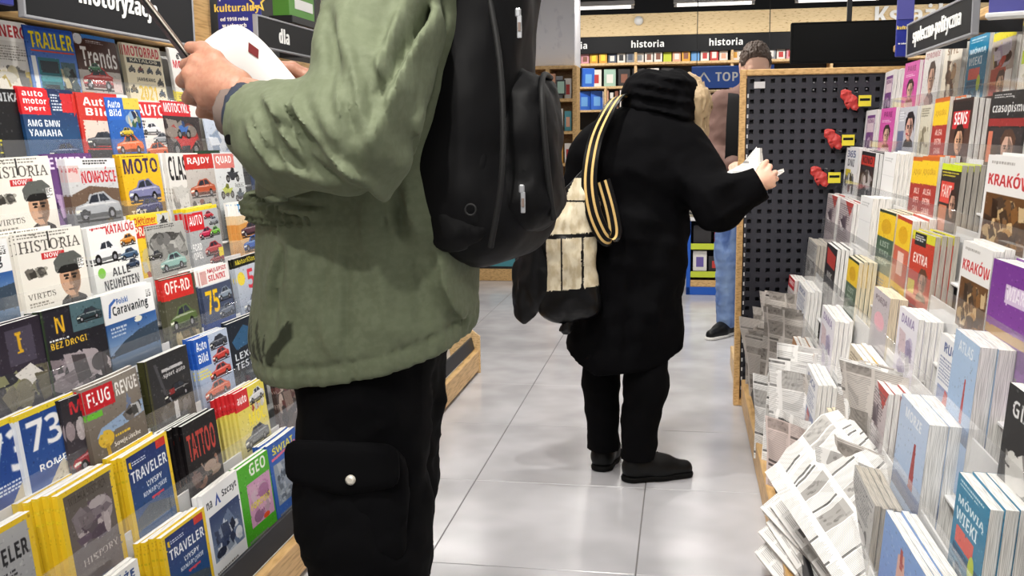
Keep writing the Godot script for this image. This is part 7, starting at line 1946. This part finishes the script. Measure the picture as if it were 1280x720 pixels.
func far_shop() -> void:
	for c in [["pink_card", "d89aa6"], ["orange_card", "d8a03a"], ["slate_card", "4a5468"], ["white_card", "e6e2dc"], ["grey_card", "8e9298"], ["brown_card", "8a5a48"], ["lime_card", "c4d23a"], ["peach_card", "e0a98c"], ["sky_card", "6aa2dc"], ["red_card", "c03a36"], ["blue_card", "2b62c4"], ["teal_card", "4f9aa8"], ["mint_card", "a4c4b4"], ["dark_card", "2c2a2c"], ["yellow_card", "e6d838"], ["green_card", "5a9a3a"], ["violet_card", "6a5aa0"]]:
		mat(c[0], srgb(c[1]), 0.45)
	# long book case along the back wall
	var z := -11.55
	var o := thing("bookcase", "long wall bookcase with black header lettered historia, far behind", "bookcase", Vector3(1.2, 0, z))
	part("fascia", boxm(Vector3(5.6, 0.24, 0.05), 0.003), M.chipwood, o, Vector3(0, 2.4, 0.05))
	part("header", boxm(Vector3(5.6, 0.18, 0.04), 0.003), M.sign_black, o, Vector3(0, 2.185, 0.08))
	for w in [["historia", -2.47], ["historia", -1.62], ["historia", -0.77], ["M", 0.03]]:
		part("lettering", text_mesh(w[0], 0.1, 0.004), M.sign_white, o, Vector3(w[1], 2.185, 0.103))
	part("big_lettering", text_mesh("Książki", 0.26, 0.02), M.sign_white, o, Vector3(1.19, 2.41, 0.1))
	part("big_lettering", text_mesh("ksu", 0.2, 0.02), M.sign_white, o, Vector3(2.32, 2.41, 0.1))
	part("back_panel", boxm(Vector3(5.6, 2.1, 0.03), 0.002), M.dark_metal, o, Vector3(0, 1.05, -0.2))
	for y in [0.1, 0.45, 0.75, 1.02, 1.24, 1.48, 1.72, 1.975]:
		part("shelf", boxm(Vector3(5.6, 0.028, 0.32), 0.003), M.wood_pale, o, Vector3(0, y, -0.03))
	for x in [-2.8, -1.75, -0.7, 0.35, 1.4, 2.8]:
		part("upright", boxm(Vector3(0.03, 2.1, 0.3), 0.003), M.wood_pale, o, Vector3(x, 1.05, -0.04))
	var kinds := [["pink_card", "brown_card"], ["orange_card", "yellow_card"], ["orange_card", "yellow_card"], ["slate_card", "white_card"], ["white_card", "dark_card"], ["grey_card", "slate_card"], ["white_card", "grey_card"], ["white_card", "brown_card"], ["white_card", "brown_card"], ["lime_card", ""], ["peach_card", "white_card"], ["orange_card", "brown_card"], ["sky_card", ""], ["white_card", "red_card"], ["red_card", "white_card"], ["white_card", "peach_card"], ["white_card", "orange_card"], ["white_card", ""], ["grey_card", "dark_card"], ["white_card", "slate_card"], ["grey_card", "white_card"], ["white_card", "red_card"], ["pink_card", "red_card"], ["white_card", "brown_card"], ["white_card", "sky_card"], ["slate_card", "white_card"], ["white_card", "peach_card"], ["grey_card", "brown_card"], ["white_card", ""], ["sky_card", "white_card"]]
	var ord := ["first", "second", "third", "fourth", "fifth", "sixth", "seventh", "eighth", "ninth", "tenth", "eleventh", "twelfth", "thirteenth", "fourteenth", "fifteenth", "sixteenth", "seventeenth", "eighteenth", "nineteenth", "twentieth", "twenty-first", "twenty-second", "twenty-third", "twenty-fourth", "twenty-fifth", "twenty-sixth", "twenty-seventh", "twenty-eighth", "twenty-ninth", "thirtieth"]
	for k in kinds.size():
		var x := -1.12 + k * 0.102
		if absf(x + 0.55) < 0.025 or absf(x - 0.5) < 0.025 or absf(x - 1.55) < 0.025: x += 0.02
		plain_book("book", "%s book on the far top shelf under the header, %s from the pillar" % [kinds[k][0].replace("_card", ""), ord[k]], "book", "books on the far top shelf", Vector3(x, 1.99, z + 0.03 + 0.01 * (k % 3)), rng.randf_range(-0.08, 0.08), Vector3(0.088, 0.115 + 0.012 * ((k * 7) % 3), 0.03), kinds[k][0], kinds[k][1])
	# second shelf, seen left of the hood
	var k2 := [["white_card", "red_card"], ["mint_card", "white_card"], ["dark_card", "brown_card"], ["dark_card", ""], ["white_card", "slate_card"], ["dark_card", "grey_card"]]
	for k in k2.size():
		plain_book("book", "%s book on the far second shelf left of the black hood, %s from the left" % [k2[k][0].replace("_card", ""), ord[k]], "book", "books on the far second shelf", Vector3(-1.0 + k * 0.16, 1.735, z + 0.04), rng.randf_range(-0.1, 0.1), Vector3(0.13, 0.19, 0.03), k2[k][0], k2[k][1])
	# third shelf: spines
	var k3 := ["red_card", "white_card", "peach_card", "white_card", "brown_card", "white_card", "grey_card", "red_card", "white_card", "orange_card"]
	for k in k3.size():
		plain_book("book", "%s spine on the far third shelf above the striped strap, %s from the left" % [k3[k].replace("_card", ""), ord[k]], "book", "spines on the far third shelf", Vector3(-0.98 + k * 0.055, 1.495, z + 0.04), PI / 2 + 0.0, Vector3(0.12, 0.17 + 0.015 * (k % 3), 0.035), k3[k], "")
	# blue boxed sets at the left end of the case
	for q in [[Vector3(-1.06, 1.72, -11.2), 0.12, "upper"], [Vector3(-1.1, 1.47, -11.15), 0.05, "lower"], [Vector3(-0.96, 1.47, -11.15), -0.05, "lower right"]]:
		plain_book("book", "bright blue boxed book leaning beside the pillar, %s one" % q[2], "book", "blue boxed books by the pillar", q[0], 0.3, Vector3(0.13, 0.2, 0.06), "blue_card", "sky_card", q[1])
	o = thing("book_stand", "small wooden stand holding blue boxed books beside the pillar", "stand", Vector3(-1.03, 0, -11.17))
	for y in [1.455, 1.705]: part("shelf", boxm(Vector3(0.34, 0.02, 0.2), 0.002), M.wood_pale, o, Vector3(0, y, 0))
	for x in [-0.17, 0.17]: part("leg", boxm(Vector3(0.02, 1.71, 0.18), 0.002), M.wood_pale, o, Vector3(x, 0.855, 0))
	o = thing("smoke_detector", "small white detector on the wooden fascia above the header", "detector", Vector3(-0.52, 2.44, -11.44))
	var dome := begin()
	tube(dome, [Vector3(0, 0, -0.04), Vector3(0, 0, 0.0), Vector3(0, 0, 0.02), Vector3(0, 0, 0.03)], [0.05, 0.05, 0.04, 0.015], 16)
	part("housing", done(dome), M.lamp_white, o)
	# blue banner
	o = sign_board("banner", "blue banner lettered TOP hanging before the far bookcase", Vector3(0.46, 1.755, -10.4), 0.0, Vector2(0.8, 0.215), [["TOP", 0.12, -0.055, 0.0, "sign_white"]], "banner_blue", "")
	var ch := begin()
	for s in [-1, 1]: cbox(ch, Vector3.ZERO, Vector3(0.015, 0.11, 0.004), 0.001, Transform3D(Basis(Vector3.BACK, s * 0.6), Vector3(s * 0.03 - 0.28, 0.0, 0.008)))
	part("chevron", done(ch), M.sign_white, o)
	for x in [-0.35, 0.35]: part("rod", boxm(Vector3(0.008, 0.9, 0.008), 0.001), M.dark_metal, o, Vector3(x, 0.55, 0))
	# stand under the banner with a yellow poster and books
	o = thing("display_stand", "wooden display stand below the blue banner", "stand", Vector3(0.5, 0, -10.6))
	for y in [0.12, 0.5, 0.9, 1.23, 1.62]: part("shelf", boxm(Vector3(0.9, 0.025, 0.3), 0.003), M.wood_pale, o, Vector3(0, y, 0))
	for x in [-0.45, 0.45]: part("side", boxm(Vector3(0.025, 1.64, 0.3), 0.003), M.wood_pale, o, Vector3(x, 0.82, 0))
	part("back_panel", boxm(Vector3(0.9, 1.6, 0.015), 0.002), M.dark_metal, o, Vector3(0, 0.8, -0.14))
	magazine("poster_book", "yellow book with red and green title words left of the brown coat", "book", "", Transform3D(Basis(), Vector3(0.31, 1.245, -10.48)), 0.2, 0.33, 0.02, "blueposter")
	plain_book("book", "grey book with dark picture beside the yellow one below the banner", "book", "", Vector3(0.53, 1.245, -10.5), 0.0, Vector3(0.18, 0.28, 0.03), "grey_card", "dark_card")
	plain_book("book", "brown book beside the yellow one on the shelf below the banner", "book", "", Vector3(0.74, 1.245, -10.5), 0.0, Vector3(0.18, 0.28, 0.03), "brown_card", "white_card")
	# screen hanging over the pegboard
	o = thing("screen", "black flat screen hanging beyond the pegboard", "screen", Vector3(1.05, 1.78, -7.0))
	part("housing", boxm(Vector3(0.74, 0.265, 0.05), 0.006), M.sole_black, o)
	part("glass", boxm(Vector3(0.715, 0.24, 0.004), 0.001), M.screen_black, o, Vector3(0, 0, 0.0265))
	part("hanger", boxm(Vector3(0.03, 1.05, 0.03), 0.003), M.dark_metal, o, Vector3(0, 0.65, -0.01))
	# pillar and the wooden unit at its foot
	var pl := structure("wall_pillar")
	part("pillar_face", boxm(Vector3(0.46, 1.15, 0.4), 0.008), M.marble, pl, Vector3(-1.11, 2.33, -8.45))
	part("pillar_side", boxm(Vector3(0.5, 1.15, 0.35), 0.008), M.wall_white, pl, Vector3(-1.6, 2.33, -8.5))
	o = thing("shelf_unit", "light wooden shelf unit under the white pillar behind the backpack", "shelf", Vector3(-1.36, 0, -8.3))
	for x in [-0.48, 0.26, 0.48]: part("upright", boxm(Vector3(0.035, 1.75, 0.26), 0.003), M.wood, o, Vector3(x, 0.875, 0))
	for y in [0.06, 0.38, 0.68, 0.96, 1.22, 1.48, 1.74]: part("shelf", boxm(Vector3(0.97, 0.025, 0.26), 0.003), M.wood, o, Vector3(0, y, 0))
	part("back_panel", boxm(Vector3(0.96, 1.74, 0.012), 0.002), M.wood_dark, o, Vector3(0, 0.87, -0.12))
	part("small_picture", boxm(Vector3(0.075, 0.12, 0.01), 0.002), M.dark_card, o, Vector3(0.37, 1.58, 0.135))
	part("picture_print", boxm(Vector3(0.055, 0.095, 0.002), 0.0005), M.mint_card, o, Vector3(0.37, 1.58, 0.1412))
	part("base_board", boxm(Vector3(0.97, 0.1, 0.02), 0.003), M.wood, o, Vector3(0, 0.05, 0.14))
	var sh := ["seventh", "sixth", "fifth", "fourth", "third", "second"]
	sh = ["sixth", "fifth", "fourth", "third", "second", "first"]
	var cols := ["teal_card", "white_card", "red_card", "white_card", "grey_card", "peach_card", "white_card", "slate_card", "red_card", "white_card", "orange_card", "white_card"]
	var n := 0
	for yi in 6:
		var y: float = [0.06, 0.38, 0.68, 0.96, 1.22, 1.48][yi]
		for xi in 3:
			var xx: float = [-0.94, -1.01, -1.07][xi]
			plain_book("booklet", "%s booklet on the pillar unit, %s shelf from the top, %s from the post" % [cols[n % 12].replace("_card", ""), sh[yi], ["third", "second", "first"][xi]], "booklet", "booklets in the wooden unit under the pillar", Vector3(xx, y + 0.0135, -8.24), 0.0, Vector3(0.055, 0.16 + 0.02 * (n % 3), 0.03), cols[n % 12], cols[(n + 5) % 12])
			n += 1
		plain_book("book", "wide dark book in the wooden unit behind the backpack, %s shelf from the top" % sh[yi], "book", "", Vector3(-1.5, y + 0.0135, -8.24), 0.0, Vector3(0.4, 0.2, 0.05), "dark_card", cols[(yi * 3) % 12])
	# blue display table
	o = thing("display_table", "blue framed display table with lime price strips behind the black coat", "table", Vector3(0.32, 0, -7.75))
	for x in [-0.28, 0.28]: part("side", boxm(Vector3(0.03, 0.56, 0.4), 0.003), M.banner_blue, o, Vector3(x, 0.28, 0))
	part("base", boxm(Vector3(0.59, 0.06, 0.4), 0.003), M.banner_blue, o, Vector3(0, 0.03, 0))
	part("table_top", boxm(Vector3(0.64, 0.025, 0.44), 0.004), M.white_metal, o, Vector3(0, 0.57, 0))
	part("back_panel", boxm(Vector3(0.56, 0.5, 0.02), 0.002), M.dark_metal, o, Vector3(0, 0.3, -0.15))
	part("wood_floor", boxm(Vector3(0.53, 0.05, 0.38), 0.002), M.wood, o, Vector3(0, 0.085, 0))
	for y in [0.17, 0.38]:
		part("shelf", boxm(Vector3(0.53, 0.015, 0.36), 0.002), M.dark_metal, o, Vector3(0, y - 0.01, 0))
		part("price_strip", boxm(Vector3(0.53, 0.045, 0.006), 0.001), M.lime_card, o, Vector3(0, y - 0.015, 0.19))
	plain_book("book", "white book with violet figure in the blue display table", "book", "", Vector3(0.125, 0.178, -7.6), 0.0, Vector3(0.1, 0.15, 0.02), "white_card", "violet_card")
	plain_book("book", "dark book with red picture in the blue display table", "book", "", Vector3(0.245, 0.178, -7.6), 0.0, Vector3(0.11, 0.11, 0.02), "dark_card", "red_card")
	plain_book("book", "black book on the upper shelf of the blue display table", "book", "", Vector3(0.14, 0.388, -7.6), 0.0, Vector3(0.13, 0.13, 0.02), "dark_card", "")
	plain_book("book", "red and black book on the upper shelf of the blue display table", "book", "", Vector3(0.28, 0.388, -7.6), 0.0, Vector3(0.1, 0.13, 0.02), "red_card", "dark_card")
	for k in 5:
		plain_book("booklet", "%s booklet in the heap on the blue display table, layer %s" % [["grey", "white", "grey", "white", "lime"][k], ord[k]], "booklet", "heap on the display table", Vector3(0.12 + 0.05 * (k % 3), 0.59 + 0.028 * k, -7.62 + 0.02 * (k % 2)), 0.4 * k, Vector3(0.18, 0.2, 0.022), ["grey_card", "white_card", "grey_card", "white_card", "lime_card"][k], "", -PI / 2 + 0.06)

func _ready() -> void:
	rng.seed = 7
	camera_and_light()
	make_materials()
	people_materials()
	tube_lights()
	track_lights()
	draw_covers()
	room()
	rack(true, "long stepped wooden magazine rack along the left of the aisle")
	rack(false, "long stepped magazine rack along the right of the aisle")
	put_mags(true, LEFT)
	put_mags(false, RIGHT)
	fill_rows()
	far_shop()
	pegboard()
	newspapers()
	signs()
	reader()
	open_magazine()
	backpack()
	woman()
	shoulder_bag()
	far_man()
